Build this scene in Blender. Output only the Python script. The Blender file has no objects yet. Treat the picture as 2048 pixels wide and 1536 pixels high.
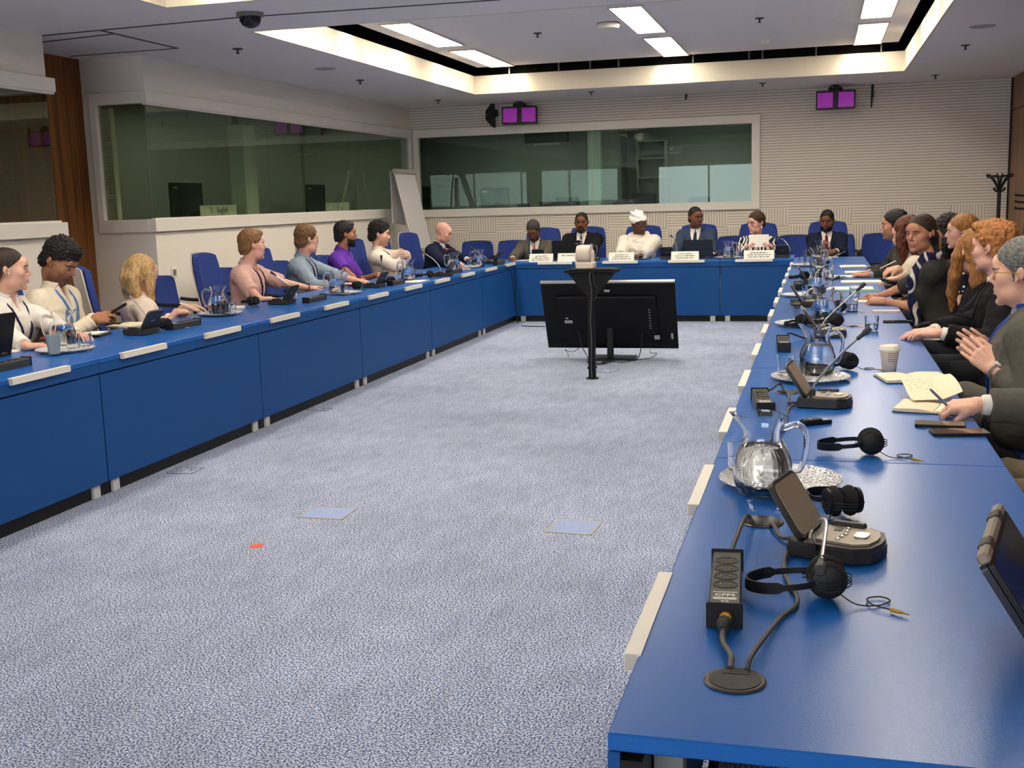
import bpy, math, random, time
import numpy as np
from mathutils import Vector, Matrix
from concurrent.futures import ThreadPoolExecutor

C = bpy.context.scene.collection
PI = math.pi
random.seed(5)

# ------------------------------------------------------------------ camera
F_PX, YAW, PITCH, ROLL, EYE = 2258.32, .267766, .160822, .028907, 1.5

def cam_axes():
    cy, sy, cp, sp = math.cos(YAW), math.sin(YAW), math.cos(PITCH), math.sin(PITCH)
    fwd = np.array([-sy * cp, cy * cp, -sp])
    right = np.array([cy, sy, 0.])
    down = np.cross(fwd, right)
    r = math.cos(ROLL) * right + math.sin(ROLL) * down
    d = -math.sin(ROLL) * right + math.cos(ROLL) * down
    return r, d, fwd

CR, CD, CF = cam_axes()

def ray(px, py):
    return CR * (px - 1024) / F_PX + CD * (py - 768) / F_PX + CF

def atz(px, py, z=.74):
    r = ray(px, py)
    t = (z - EYE) / r[2]
    return np.array([t * r[0], t * r[1], z])

def atx(px, py, x):
    r = ray(px, py)
    t = x / r[0]
    return np.array([x, t * r[1], EYE + t * r[2]])

def aty(px, py, y):
    r = ray(px, py)
    t = y / r[1]
    return np.array([t * r[0], y, EYE + t * r[2]])

def proj(p):
    v = np.asarray(p, float) - np.array([0, 0, EYE])
    z = v @ CF
    return 1024 + F_PX * (v @ CR) / z, 768 + F_PX * (v @ CD) / z

def make_camera():
    cd = bpy.data.cameras.new('camera')
    cd.sensor_width = 36
    cd.lens = F_PX / 2048 * 36
    cd.clip_start = .05
    cd.clip_end = 100
    o = bpy.data.objects.new('camera', cd)
    m = Matrix.Identity(4)
    for i in range(3):
        m[i][0], m[i][1], m[i][2] = CR[i], -CD[i], -CF[i]
    m[0][3], m[1][3], m[2][3] = 0, 0, EYE
    o.matrix_world = m
    C.objects.link(o)
    bpy.context.scene.camera = o

# ------------------------------------------------------------------ materials
MATS = {}

def srgb(r, g, b):
    def f(c):
        c /= 255.
        return c / 12.92 if c <= .04045 else ((c + .055) / 1.055) ** 2.4
    return (f(r), f(g), f(b), 1)

def mat(name, col, rough=.5, metal=0., spec=.5, noise=None, bump=None, trans=0., ior=1.45, emit=None, coat=0., coord='Object'):
    """noise=(scale, amount, [stretch xyz]) varies the colour; bump=(scale, strength, [stretch])."""
    if name in MATS:
        return MATS[name]
    m = bpy.data.materials.new(name)
    m.use_nodes = True
    nt = m.node_tree
    b = nt.nodes['Principled BSDF']
    b.inputs['Base Color'].default_value = col
    b.inputs['Roughness'].default_value = rough
    b.inputs['Metallic'].default_value = metal
    b.inputs['Specular IOR Level'].default_value = spec
    b.inputs['IOR'].default_value = ior
    b.inputs['Transmission Weight'].default_value = trans
    b.inputs['Coat Weight'].default_value = coat
    if emit:
        b.inputs['Emission Color'].default_value = emit[0]
        b.inputs['Emission Strength'].default_value = emit[1]
    if noise or bump:
        tc = nt.nodes.new('ShaderNodeTexCoord')
    def tex(scale, st, detail=3):
        mp = nt.nodes.new('ShaderNodeMapping')
        mp.inputs['Scale'].default_value = st
        nt.links.new(tc.outputs[coord], mp.inputs[0])
        n = nt.nodes.new('ShaderNodeTexNoise')
        n.inputs['Scale'].default_value = scale
        n.inputs['Detail'].default_value = detail
        nt.links.new(mp.outputs[0], n.inputs['Vector'])
        return n
    if noise:
        n = tex(noise[0], noise[2] if len(noise) > 2 else (1, 1, 1))
        r = nt.nodes.new('ShaderNodeMapRange')
        r.inputs[1].default_value, r.inputs[2].default_value = .25, .75
        r.inputs[3].default_value, r.inputs[4].default_value = 1 - noise[1], 1 + noise[1]
        nt.links.new(n.outputs[0], r.inputs[0])
        h = nt.nodes.new('ShaderNodeVectorMath')
        h.operation = 'SCALE'
        h.inputs[0].default_value = col[:3]
        nt.links.new(r.outputs[0], h.inputs['Scale'])
        nt.links.new(h.outputs[0], b.inputs['Base Color'])
    if bump:
        n = tex(bump[0], bump[2] if len(bump) > 2 else (1, 1, 1))
        bp = nt.nodes.new('ShaderNodeBump')
        bp.inputs['Strength'].default_value = bump[1]
        bp.inputs['Distance'].default_value = .005
        nt.links.new(n.outputs[0], bp.inputs['Height'])
        nt.links.new(bp.outputs[0], b.inputs['Normal'])
    MATS[name] = m
    return m

def nodes_of(m):
    return m.node_tree.nodes, m.node_tree.links, m.node_tree.nodes['Principled BSDF']

# ------------------------------------------------------------------ objects
def tag(o, label=None, cat=None, group=None, kind=None):
    if label: o['label'] = label
    if cat: o['category'] = cat
    if group: o['group'] = group
    if kind: o['kind'] = kind
    return o

def empty(name, loc=(0, 0, 0), rz=0, label=None, cat=None, group=None):
    o = bpy.data.objects.new(name, None)
    o.empty_display_size = .1
    C.objects.link(o)
    o.location = loc
    o.rotation_euler = (0, 0, rz)
    return tag(o, label, cat, group)

def link_mesh(name, me, parent=None, loc=None, rz=0):
    o = bpy.data.objects.new(name, me)
    C.objects.link(o)
    if parent: o.parent = parent
    if loc is not None: o.location = loc
    if rz: o.rotation_euler = (0, 0, rz)
    return o

def kids(o):
    return [c for c in bpy.data.objects if c.parent == o]

CHILD = {}

def copy_tree(o, parent=None):
    c = o.copy()
    C.objects.link(c)
    c.parent = parent
    for ch in o.children:
        copy_tree(ch, c)
    return c

def place(proto, used, loc, rz, label, group=None):
    """First call moves the prototype itself, later calls copy it and its parts."""
    o = copy_tree(proto) if used else proto
    o.location = loc
    o.rotation_euler = (0, 0, rz)
    o['label'] = label
    if group: o['group'] = group
    return o

class MB:
    def __init__(s):
        s.v, s.f, s.m = [], [], []
        s.mi = 0
        s.M = Matrix.Identity(4)
    def add(s, vs, fs):
        n = len(s.v)
        s.v += [tuple(s.M @ Vector(v)) for v in vs]
        s.f += [tuple(n + i for i in f) for f in fs]
        s.m += [s.mi] * len(fs)
        return s
    def box(s, lo, hi, bev=0.):
        x0, y0, z0 = lo; x1, y1, z1 = hi
        b = min(bev, (x1 - x0) / 2.01, (y1 - y0) / 2.01, (z1 - z0) / 2.01)
        if b <= 0:
            vs = [(x, y, z) for z in (z0, z1) for y in (y0, y1) for x in (x0, x1)]
            return s.add(vs, [(0, 2, 3, 1), (4, 5, 7, 6), (0, 1, 5, 4), (2, 6, 7, 3), (0, 4, 6, 2), (1, 3, 7, 5)])
        # chamfered box: 24 vertices
        vs, idx = [], {}
        for ix, x in enumerate((x0, x1)):
            for iy, y in enumerate((y0, y1)):
                for iz, z in enumerate((z0, z1)):
                    sx, sy, sz = (1, -1)[ix], (1, -1)[iy], (1, -1)[iz]
                    for a in range(3):
                        p = [x + sx * b, y + sy * b, z + sz * b]
                        p[a] = (x, y, z)[a]
                        idx[(ix, iy, iz, a)] = len(vs)
                        vs.append(tuple(p))
        fs = []
        for a in range(3):
            for e in (0, 1):
                q = []
                for (i, j) in ((0, 0), (1, 0), (1, 1), (0, 1)):
                    k = [0, 0, 0]
                    k[a] = e; k[(a + 1) % 3] = i; k[(a + 2) % 3] = j
                    q.append(idx[(*k, a)])
                fs.append(tuple(q if e else q[::-1]))
        for a in range(3):
            u, w = (a + 1) % 3, (a + 2) % 3
            for i in (0, 1):
                for j in (0, 1):
                    k0 = [0, 0, 0]; k1 = [0, 0, 0]
                    k0[u] = k1[u] = i; k0[w] = k1[w] = j; k1[a] = 1
                    q = [idx[(*k0, u)], idx[(*k1, u)], idx[(*k1, w)], idx[(*k0, w)]]
                    fs.append(tuple(q if (i ^ j) else q[::-1]))
        for ix in (0, 1):
            for iy in (0, 1):
                for iz in (0, 1):
                    q = [idx[(ix, iy, iz, a)] for a in range(3)]
                    fs.append(tuple(q if (ix + iy + iz) % 2 else q[::-1]))
        return s.add(vs, fs)
    def cbox(s, c, size, bev=0., rot=None):
        M0 = s.M
        s.M = M0 @ Matrix.Translation(c) @ (rot.to_4x4() if rot is not None else Matrix.Identity(4))
        s.box([-q / 2 for q in size], [q / 2 for q in size], bev)
        s.M = M0
        return s
    def lathe(s, prof, c=(0, 0, 0), n=24, sx=1., sy=1., cap0=True, cap1=True):
        vs = [(c[0] + r * sx * math.cos(2 * PI * i / n), c[1] + r * sy * math.sin(2 * PI * i / n), c[2] + z) for r, z in prof for i in range(n)]
        fs = [(j * n + i, j * n + (i + 1) % n, (j + 1) * n + (i + 1) % n, (j + 1) * n + i) for j in range(len(prof) - 1) for i in range(n)]
        if cap0: fs.append(tuple(range(n))[::-1])
        if cap1: fs.append(tuple((len(prof) - 1) * n + i for i in range(n)))
        return s.add(vs, fs)
    def tube(s, pts, r, n=8, closed=False, flat=1.):
        pts = [Vector(p) for p in pts]
        rs = r if isinstance(r, (list, tuple)) else [r] * len(pts)
        N = len(pts)
        vs, prev = [], None
        for i, p in enumerate(pts):
            a = pts[(i - 1) % N] if closed or i else p
            b = pts[(i + 1) % N] if closed or i < N - 1 else p
            t = (b - a)
            if t.length < 1e-9: t = Vector((0, 0, 1))
            t.normalize()
            u = prev if prev is not None else (Vector((0, 0, 1)) if abs(t.z) < .9 else Vector((1, 0, 0)))
            u = (u - t * u.dot(t))
            if u.length < 1e-6: u = t.orthogonal()
            u.normalize(); prev = u
            w = t.cross(u)
            for k in range(n):
                q = 2 * PI * k / n
                vs.append(tuple(p + u * (rs[i] * math.cos(q)) + w * (rs[i] * flat * math.sin(q))))
        fs = []
        for j in range(N if closed else N - 1):
            j2 = (j + 1) % N
            fs += [(j * n + k, j * n + (k + 1) % n, j2 * n + (k + 1) % n, j2 * n + k) for k in range(n)]
        if not closed:
            fs += [tuple(range(n))[::-1], tuple((N - 1) * n + k for k in range(n))]
        return s.add(vs, fs)
    def ball(s, c, r, n=16, m=10):
        r3 = r if isinstance(r, (tuple, list)) else (r, r, r)
        vs = [(c[0], c[1], c[2] - r3[2])]
        for j in range(1, m):
            a = -PI / 2 + PI * j / m
            vs += [(c[0] + r3[0] * math.cos(a) * math.cos(2 * PI * i / n), c[1] + r3[1] * math.cos(a) * math.sin(2 * PI * i / n), c[2] + r3[2] * math.sin(a)) for i in range(n)]
        vs.append((c[0], c[1], c[2] + r3[2]))
        fs = [(0, 1 + (i + 1) % n, 1 + i) for i in range(n)]
        for j in range(m - 2):
            fs += [(1 + j * n + i, 1 + j * n + (i + 1) % n, 1 + (j + 1) * n + (i + 1) % n, 1 + (j + 1) * n + i) for i in range(n)]
        L = len(vs) - 1
        fs += [(L, 1 + (m - 2) * n + i, 1 + (m - 2) * n + (i + 1) % n) for i in range(n)]
        return s.add(vs, fs)
    def prism(s, poly, z0, z1):
        n = len(poly)
        vs = [(x, y, z0) for x, y in poly] + [(x, y, z1) for x, y in poly]
        return s.add(vs, [tuple(range(n))[::-1], tuple(range(n, 2 * n))] + [(i, (i + 1) % n, n + (i + 1) % n, n + i) for i in range(n)])
    def sheet(s, rows, thick=0.):
        """grid of points; thick>0 makes a closed slab (along -z of the points' order normal)."""
        R, K = len(rows), len(rows[0])
        vs = [tuple(p) for r in rows for p in r]
        fs = [(j * K + i, j * K + i + 1, (j + 1) * K + i + 1, (j + 1) * K + i) for j in range(R - 1) for i in range(K - 1)]
        if thick:
            nv = len(vs)
            g = [[Vector(p) for p in r] for r in rows]
            for j in range(R):
                for i in range(K):
                    du = g[j][min(i + 1, K - 1)] - g[j][max(i - 1, 0)]
                    dv = g[min(j + 1, R - 1)][i] - g[max(j - 1, 0)][i]
                    q = du.cross(dv)
                    q.normalize()
                    vs.append(tuple(g[j][i] - q * thick))
            fs += [tuple(nv + a for a in f[::-1]) for f in fs]
            ring = [i for i in range(K)] + [j * K + K - 1 for j in range(1, R)] + [(R - 1) * K + i for i in range(K - 2, -1, -1)] + [j * K for j in range(R - 2, 0, -1)]
            m = len(ring)
            fs += [(ring[(i + 1) % m], ring[i], nv + ring[i], nv + ring[(i + 1) % m]) for i in range(m)]
        return s.add(vs, fs)
    def mesh(s, name, mats, smooth=35):
        me = bpy.data.meshes.new(name)
        me.from_pydata(s.v, [], s.f)
        if not isinstance(mats, (list, tuple)): mats = [mats]
        for m in mats: me.materials.append(m)
        me.polygons.foreach_set('material_index', s.m)
        if smooth:
            me.polygons.foreach_set('use_smooth', [True] * len(s.f))
            me.set_sharp_from_angle(angle=math.radians(smooth))
        me.update()
        return me
    def build(s, name, mats, parent=None, smooth=35, loc=None, rz=0):
        return link_mesh(name, s.mesh(name, mats, smooth), parent, loc, rz)

def rot(axis, deg):
    return Matrix.Rotation(math.radians(deg), 3, axis)

def rrect(w, h, r, n=5):
    """rounded rectangle outline centred on 0,0 (counter-clockwise)"""
    out = []
    for (cx, cy, a0) in ((w / 2 - r, h / 2 - r, 0), (-w / 2 + r, h / 2 - r, 90), (-w / 2 + r, -h / 2 + r, 180), (w / 2 - r, -h / 2 + r, 270)):
        for i in range(n):
            a = math.radians(a0 + 90 * i / (n - 1))
            out.append((cx + r * math.cos(a), cy + r * math.sin(a)))
    return out

def spline(pts, n=8):
    """Catmull-Rom through the points"""
    P = [np.asarray(p, float) for p in pts]
    P = [2 * P[0] - P[1]] + P + [2 * P[-1] - P[-2]]
    out = []
    for i in range(1, len(P) - 2):
        p0, p1, p2, p3 = P[i - 1:i + 3]
        for k in range(n):
            t = k / n
            out.append(.5 * (2 * p1 + (p2 - p0) * t + (2 * p0 - 5 * p1 + 4 * p2 - p3) * t * t + (-p0 + 3 * p1 - 3 * p2 + p3) * t ** 3))
    out.append(P[-2])
    return [tuple(p) for p in out]

def text_mesh(body, size, name='lettering', align='CENTER', extrude=.0004):
    cu = bpy.data.curves.new(name, 'FONT')
    cu.body = body
    cu.size = size
    cu.align_x = align
    cu.align_y = 'CENTER'
    cu.extrude = extrude
    o = bpy.data.objects.new(name, cu)
    C.objects.link(o)
    dg = bpy.context.evaluated_depsgraph_get()
    me = bpy.data.meshes.new_from_object(o.evaluated_get(dg))
    C.objects.unlink(o)
    bpy.data.objects.remove(o)
    return me
# ================================================================== people: implicit surfaces meshed with surface nets
def nrm(v):
    v = np.asarray(v, float)
    return v / max(np.linalg.norm(v), 1e-9)

def frame(f, up):
    """rows: x (right), y (forward f), z (up)"""
    y = nrm(f)
    x = nrm(np.cross(y, up))
    return np.stack([x, y, np.cross(x, y)])

def rz3(a):
    c, s = math.cos(a), math.sin(a)
    return np.array([[c, -s, 0], [s, c, 0], [0, 0, 1.]])

def loc3(R, c, P):
    x, y, z = P[0] - c[0], P[1] - c[1], P[2] - c[2]
    return [R[i, 0] * x + R[i, 1] * y + R[i, 2] * z for i in range(3)]

def op(fn, lo, hi, k=.02, mode='u'):
    return (fn, np.asarray(lo, float), np.asarray(hi, float), k, mode)

def cap(a, b, r1, r2, k=.02, mode='u', cut=None, cut0=None):
    a, b = np.asarray(a, float), np.asarray(b, float)
    ba = b - a
    L2 = max(ba @ ba, 1e-9)
    L = math.sqrt(L2)
    def fn(P):
        x, y, z = P[0] - a[0], P[1] - a[1], P[2] - a[2]
        tt = (x * ba[0] + y * ba[1] + z * ba[2]) / L2
        t = np.clip(tt, 0, 1)
        d = np.sqrt((x - t * ba[0]) ** 2 + (y - t * ba[1]) ** 2 + (z - t * ba[2]) ** 2) - (r1 + (r2 - r1) * t)
        if cut is not None: d = np.maximum(d, (tt - cut) * L)
        if cut0 is not None: d = np.maximum(d, (cut0 - tt) * L)
        return d
    R = max(r1, r2)
    return op(fn, np.minimum(a, b) - R, np.maximum(a, b) + R, k, mode)

def ell(c, r, R=None, k=.02, mode='u'):
    c, r = np.asarray(c, float), np.asarray(r, float)
    R = np.eye(3) if R is None else R
    def fn(P):
        q = loc3(R, c, P)
        k0 = np.sqrt((q[0] / r[0]) ** 2 + (q[1] / r[1]) ** 2 + (q[2] / r[2]) ** 2)
        k1 = np.sqrt((q[0] / r[0] ** 2) ** 2 + (q[1] / r[1] ** 2) ** 2 + (q[2] / r[2] ** 2) ** 2)
        return k0 * (k0 - 1) / np.maximum(k1, 1e-6)
    e = np.abs(R.T) @ r
    return op(fn, c - e, c + e, k, mode)

def rbox(c, h, R, rad, k=.01, mode='u'):
    c, h = np.asarray(c, float), np.asarray(h, float)
    def fn(P):
        q = loc3(R, c, P)
        d = [np.abs(q[i]) - (h[i] - rad) for i in range(3)]
        return np.sqrt(sum(np.maximum(e, 0) ** 2 for e in d)) + np.minimum(np.maximum(np.maximum(d[0], d[1]), d[2]), 0) - rad
    e = np.abs(R.T) @ h
    return op(fn, c - e, c + e, k, mode)

def smin(a, b, k):
    h = np.clip(.5 + .5 * (a - b) / k, 0, 1)
    return a + (b - a) * h - k * h * (1 - h)

def run(ops, ax):
    X, Y, Z = ax
    F = np.full((len(X), len(Y), len(Z)), .5, np.float32)
    for fn, lo, hi, k, mode in ops:
        m = k + .03
        s = [slice(max(np.searchsorted(A, lo[i] - m) - 1, 0), np.searchsorted(A, hi[i] + m) + 1) for i, A in enumerate(ax)]
        if any(q.stop - q.start < 2 for q in s): continue
        P = (X[s[0]][:, None, None], Y[s[1]][None, :, None], Z[s[2]][None, None, :])
        d = fn(P).astype(np.float32)
        V = F[s[0], s[1], s[2]]
        if mode == 'u': V[...] = smin(V, d, k) if k > 0 else np.minimum(V, d)
        elif mode == 's': V[...] = -smin(-V, d, k)      # carve out
        elif mode == 'i': V[...] = np.maximum(V, d)
    return F

def axis(lo, hi, h, fines=()):
    ev = sorted((max(a, lo), min(b, hi), f) for a, b, f in fines if min(b, hi) > max(a, lo))
    out, x = [lo], lo
    while x < hi:
        step = h
        for a, b, f in ev:
            if a - 1e-6 <= x < b: step = min(step, f)
            elif a > x: step = min(step, max(a - x, f))
        x += step
        out.append(x)
    return np.array(out)

def nets(F, ax):
    S = F < 0
    n = [q - 1 for q in F.shape]
    cs = np.zeros(n, np.int8)
    for i in (0, 1):
        for j in (0, 1):
            for k in (0, 1):
                cs += S[i:i + n[0], j:j + n[1], k:k + n[2]]
    act = np.argwhere((cs > 0) & (cs < 8))
    if len(act) == 0: return np.zeros((0, 3)), np.zeros((0, 4), int)
    idx = np.full(n, -1, np.int64)
    idx[act[:, 0], act[:, 1], act[:, 2]] = np.arange(len(act))
    acc = np.zeros((len(act), 3)); cnt = np.zeros(len(act))
    cor = [(i, j, k) for i in (0, 1) for j in (0, 1) for k in (0, 1)]
    val = {c: F[act[:, 0] + c[0], act[:, 1] + c[1], act[:, 2] + c[2]] for c in cor}
    pos = [[A[act[:, i]], A[act[:, i] + 1]] for i, A in enumerate(ax)]
    for c in cor:
        for a in range(3):
            if c[a]: continue
            d = list(c); d[a] = 1; d = tuple(d)
            v0, v1 = val[c], val[d]
            w = (v0 < 0) != (v1 < 0)
            t = np.where(w, v0 / np.where(w, v0 - v1, 1), 0)
            for b in range(3):
                p = pos[b][0] + t * (pos[b][1] - pos[b][0]) if b == a else pos[b][c[b]]
                acc[:, b] += np.where(w, p, 0)
            cnt += w
    V = acc / cnt[:, None]
    quads = []
    for a in range(3):
        u, w = (a + 1) % 3, (a + 2) % 3
        s0 = [slice(1, -1)] * 3; s1 = [slice(1, -1)] * 3
        s0[a] = slice(0, -1); s1[a] = slice(1, None)
        A, B = S[tuple(s0)], S[tuple(s1)]
        for flip, M in ((False, A & ~B), (True, ~A & B)):
            e = np.argwhere(M)
            if not len(e): continue
            for q in (0, 1, 2):
                if q != a: e[:, q] += 1
            q = []
            for du, dw in ((-1, -1), (0, -1), (0, 0), (-1, 0)):
                c = e.copy(); c[:, u] += du; c[:, w] += dw
                q.append(idx[c[:, 0], c[:, 1], c[:, 2]])
            q = np.stack(q, 1)
            quads.append(q[:, ::-1] if flip else q)
    Q = np.concatenate(quads)
    return V, Q[(Q >= 0).all(1)]

def vnormals(V, Q):
    n = np.cross(V[Q[:, 2]] - V[Q[:, 0]], V[Q[:, 3]] - V[Q[:, 1]])
    N = np.zeros_like(V)
    for i in range(4): np.add.at(N, Q[:, i], n)
    return N / np.maximum(np.linalg.norm(N, axis=1, keepdims=True), 1e-12)

def wob(V, wl, seed, st=(1, 1, 1)):
    """smooth pseudo-noise in -1..1, wavelength wl"""
    r = np.random.RandomState(seed)
    out = np.zeros(len(V))
    for i in range(5):
        d = r.normal(size=3); d /= np.linalg.norm(d)
        w = wl * (.6 + .9 * r.rand())
        out += np.sin((V * np.array(st)) @ d * 2 * PI / w + r.rand() * 6.28 + 1.5 * np.sin((V @ np.roll(d, 1)) * 2 * PI / (w * 1.7)))
    return out / 5

def displace(V, Q, terms, seed):
    N = vnormals(V, Q)
    d = sum(a * wob(V, wl, seed + i, st) for i, (a, wl, st) in enumerate(terms))
    return V + N * d[:, None]

# ---- the head: local frame x right, y face, z up, origin between the ears
def head_ops(c, R, s=1., fem=False, wide=1., lid=.5, nose=1.):
    def L(x, y, z): return c + R.T @ (np.array([x * wide, y, z]) * s)
    def E(x, y, z, rx, ry, rz, k=.02, mode='u'): return ell(L(x, y, z), np.array([rx * wide, ry, rz]) * s, R, k * s, mode)
    def K(p, q, r1, r2, k=.01, mode='u'): return cap(L(*p), L(*q), r1 * s, r2 * s, k * s, mode)
    j = .9 if fem else 1.
    o = [E(0, -.012, .045, .0745, .096, .083), E(0, .028, -.02, .063, .066, .085, .03),
         E(0, .034, -.078, .05 * j, .05, .036 * j, .03), E(0, .083, -.100, .021 * j, .016, .017 * j, .022),
         E(0, .086, .045, .05, .018, .03, .03)]
    for q in (-1, 1):
        o += [E(q * .045, .056, -.016, .020, .021, .020, .035),
              K((q * .012, .0905, .028), (q * .045, .080, .026), .0085 if not fem else .006, .006, .015),
              E(q * .032, .099, .008, .016, .013, .0105, .012, 's'),
              E(q * .031, .0765, .013 + .004 * (1 - lid), .0165, .0145, .0095, .004),
              E(q * .031, .0765, .0005, .0155, .0135, .006, .004),
              E(q * .047 * j, .03, -.07, .016, .03, .022, .03),
              K((q * .073, -.006, .004), (q * .075, .0, -.020), .011, .0065, .008),
              E(q * .084, -.018, .006, .006, .014, .024, .006), E(q * .0835, -.005, -.004, .006, .008, .014, .005, 's')]
    o += [K((0, .092, .018), (0, .1135 * (1 if nose == 1 else 1 + .08 * (nose - 1)), -.020), .0085, .0115 * nose, .010),
          E(-.0125, .1, -.0255, .0085 * nose, .010, .0075, .006), E(.0125, .1, -.0255, .0085 * nose, .010, .0075, .006),
          E(0, .085, -.052, .03, .016, .024, .02),
          K((-.019, .0945, -.0575), (0, .1015, -.0545), .0045, .0058, .005), K((.019, .0945, -.0575), (0, .1015, -.0545), .0045, .0058, .005),
          K((-.016, .094, -.0675), (0, .1, -.069), .005, .0068, .005), K((.016, .094, -.0675), (0, .1, -.069), .005, .0068, .005),
          K((-.024, .0975, -.0615), (0, .1085, -.0615), .0012, .002, .004, 's'), K((.024, .0975, -.0615), (0, .1085, -.0615), .0012, .002, .004, 's'),
          E(0, .099, -.084, .022, .006, .005, .012, 's')]
    return o

def hand_ops(W, f, n, side, pose, s=1.):
    """W wrist, f finger direction, n back of the hand, side +1 right / -1 left. pose: curls of index..little, spread, thumb."""
    R = frame(f, n)                      # x = right of the hand seen from the back
    th = -side                           # the thumb of a right hand (palm down) is on its left
    def L(x, y, z): return W + R.T @ (np.array([x * th, y, z]) * s)
    curl, spread, thumb = pose
    palm = [cap(L(.022, .012, 0), L(.030, .078, .002), .0155 * s, .0125 * s, .02 * s), cap(L(.004, .010, 0), L(.008, .084, .004), .0165 * s, .0125 * s, .02 * s),
            cap(L(-.014, .012, 0), L(-.013, .080, .003), .0155 * s, .012 * s, .02 * s), cap(L(-.022, .014, -.002), L(-.031, .072, -.001), .015 * s, .0115 * s, .02 * s),
            cap(L(.018, .012, -.006), L(.036, .045, -.012), .015 * s, .014 * s, .02 * s)]
    fing = []
    for i, (x0, y0, ln, r) in enumerate(((.030, .080, .074, .0092), (.0085, .086, .081, .0094), (-.0125, .082, .075, .009), (-.031, .074, .060, .008))):
        cu = curl[i] if isinstance(curl, (tuple, list)) else curl
        a = spread * (1.2, .3, -.4, -1.3)[i]
        d = np.array([math.sin(a), math.cos(a)])
        p = np.array([x0, y0, .002]); ang = 0.
        segs = []
        for m, (fr, cf) in enumerate(((.46, .75), (.30, 1.1), (.24, .8))):
            ang += cu * cf
            q = p + ln * fr * np.array([d[0] * math.cos(ang), d[1] * math.cos(ang), -math.sin(ang)])
            segs.append(cap(L(*p), L(*q), (r - .0006 * m) * s, (r - .0006 * (m + 1)) * s, .003))
            p = q
        fing.append(segs)
    t0 = np.array([.034, .040, -.010])
    tx, ty, tz = thumb
    d1 = nrm((.75 + tx, .75 + ty, -.25 + tz)); d2 = nrm((.25 + tx, 1. + ty, -.2 + tz * 1.6))
    t1 = t0 + d1 * .038; t2 = t1 + d2 * .030; t3 = t2 + nrm(d2 + np.array([-.25, .1, -.1])) * .024
    fing.append([cap(L(*t0), L(*t1), .0125 * s, .0105 * s, .006), cap(L(*t1), L(*t2), .0102 * s, .0092 * s, .003), cap(L(*t2), L(*t3), .0092 * s, .0078 * s, .003)])
    allp = palm + [q for g in fing for q in g]
    lo = np.min([q[1] for q in allp], 0); hi = np.max([q[2] for q in allp], 0)
    def fn(P):
        A = palm[0][0](P)
        for q in palm[1:]: A = smin(A, q[0](P), .014 * s)
        G = None
        for g in fing:
            d = g[0][0](P)
            for q in g[1:]: d = smin(d, q[0](P), .003)
            G = d if G is None else np.minimum(G, d)
        return smin(A, G, .007 * s)
    tip = L(*(np.array([.012, .12, -.03])))
    return op(fn, lo, hi, .014), lo, hi, tip

POSES = {'flat': (.12, .10, (0, 0, 0)), 'relax': ((.35, .42, .5, .55), .06, (0, 0, 0)), 'rest': ((.25, .3, .36, .4), .05, (-.1, 0, 0)),
         'fist': ((1.25, 1.3, 1.32, 1.3), 0., (-.75, .2, -.25)), 'hold': ((.75, .8, .85, .9), .02, (-.3, .2, -.5)),
         'write': ((.72, .80, .98, 1.1), 0., (-.45, .35, -.55)), 'press': ((.06, .04, .06, .1), .05, (-.35, .1, 0)), 'clasp': ((.85, .9, .95, 1.), 0., (-.5, .3, -.1))}

def ik(S, W, l1, l2, hint):
    d = W - S
    D = np.linalg.norm(d)
    if D > (l1 + l2) * .998:
        k = D / ((l1 + l2) * .998); l1 *= k; l2 *= k
    a = (l1 * l1 - l2 * l2 + D * D) / (2 * D)
    h = math.sqrt(max(l1 * l1 - a * a, 0))
    u = d / D
    hv = np.asarray(hint, float) - u * (np.asarray(hint, float) @ u)
    return S + u * a + nrm(hv) * h

TOR = np.array([[-.06, .10, .07, 0], [0, .168, .118, 0], [.2, .152, .112, .008], [.4, .152, .112, .01], [.62, .172, .12, .008], [.78, .182, .112, 0], [.88, .168, .092, -.006], [.95, .10, .066, -.008], [1.03, .04, .04, -.005]])
TORF = TOR.copy(); TORF[:, 1] *= np.array([.95, 1.0, .86, .82, .85, .87, .86, .85, .9]); TORF[:, 2] *= np.array([1, 1, .88, .86, .9, .9, .9, .9, .9])

def torso_op(H, N, ex, prof, infl, sc, twist=0., k=.03, p=2.3, zcut=None):
    H, N = np.asarray(H), np.asarray(N)
    L = np.linalg.norm(N - H)
    az = (N - H) / L
    ex = nrm(ex - az * (ex @ az)); ey = np.cross(az, ex)
    def coords(P):
        x, y, z = P[0] - H[0], P[1] - H[1], P[2] - H[2]
        t = (x * az[0] + y * az[1] + z * az[2]) / L
        u = x * ex[0] + y * ex[1] + z * ex[2]; v = x * ey[0] + y * ey[1] + z * ey[2]
        if twist:
            c, s = np.cos(twist * np.clip(t, 0, 1)), np.sin(twist * np.clip(t, 0, 1))
            u, v = c * u + s * v, -s * u + c * v
        return t, u, v
    def fn(P):
        t, u, v = coords(P)
        a = np.interp(t, prof[:, 0], prof[:, 1]) * sc + infl
        b = np.interp(t, prof[:, 0], prof[:, 2]) * sc + infl
        v = v - np.interp(t, prof[:, 0], prof[:, 3]) * sc
        d = ((np.abs(u) / a) ** p + (np.abs(v) / b) ** p) ** (1 / p)
        d = (d - 1) * np.minimum(a, b)
        lo_t = prof[0, 0] if zcut is None else zcut
        return np.maximum(np.maximum(d, (t - prof[-1, 0]) * L - infl * .6), (lo_t - t) * L)
    r = prof[:, 1].max() * sc + infl + .05
    o = op(fn, np.minimum(H - az * .08, N) - r, np.maximum(H, N + az * .05) + r, k)
    return o, coords, L

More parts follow.
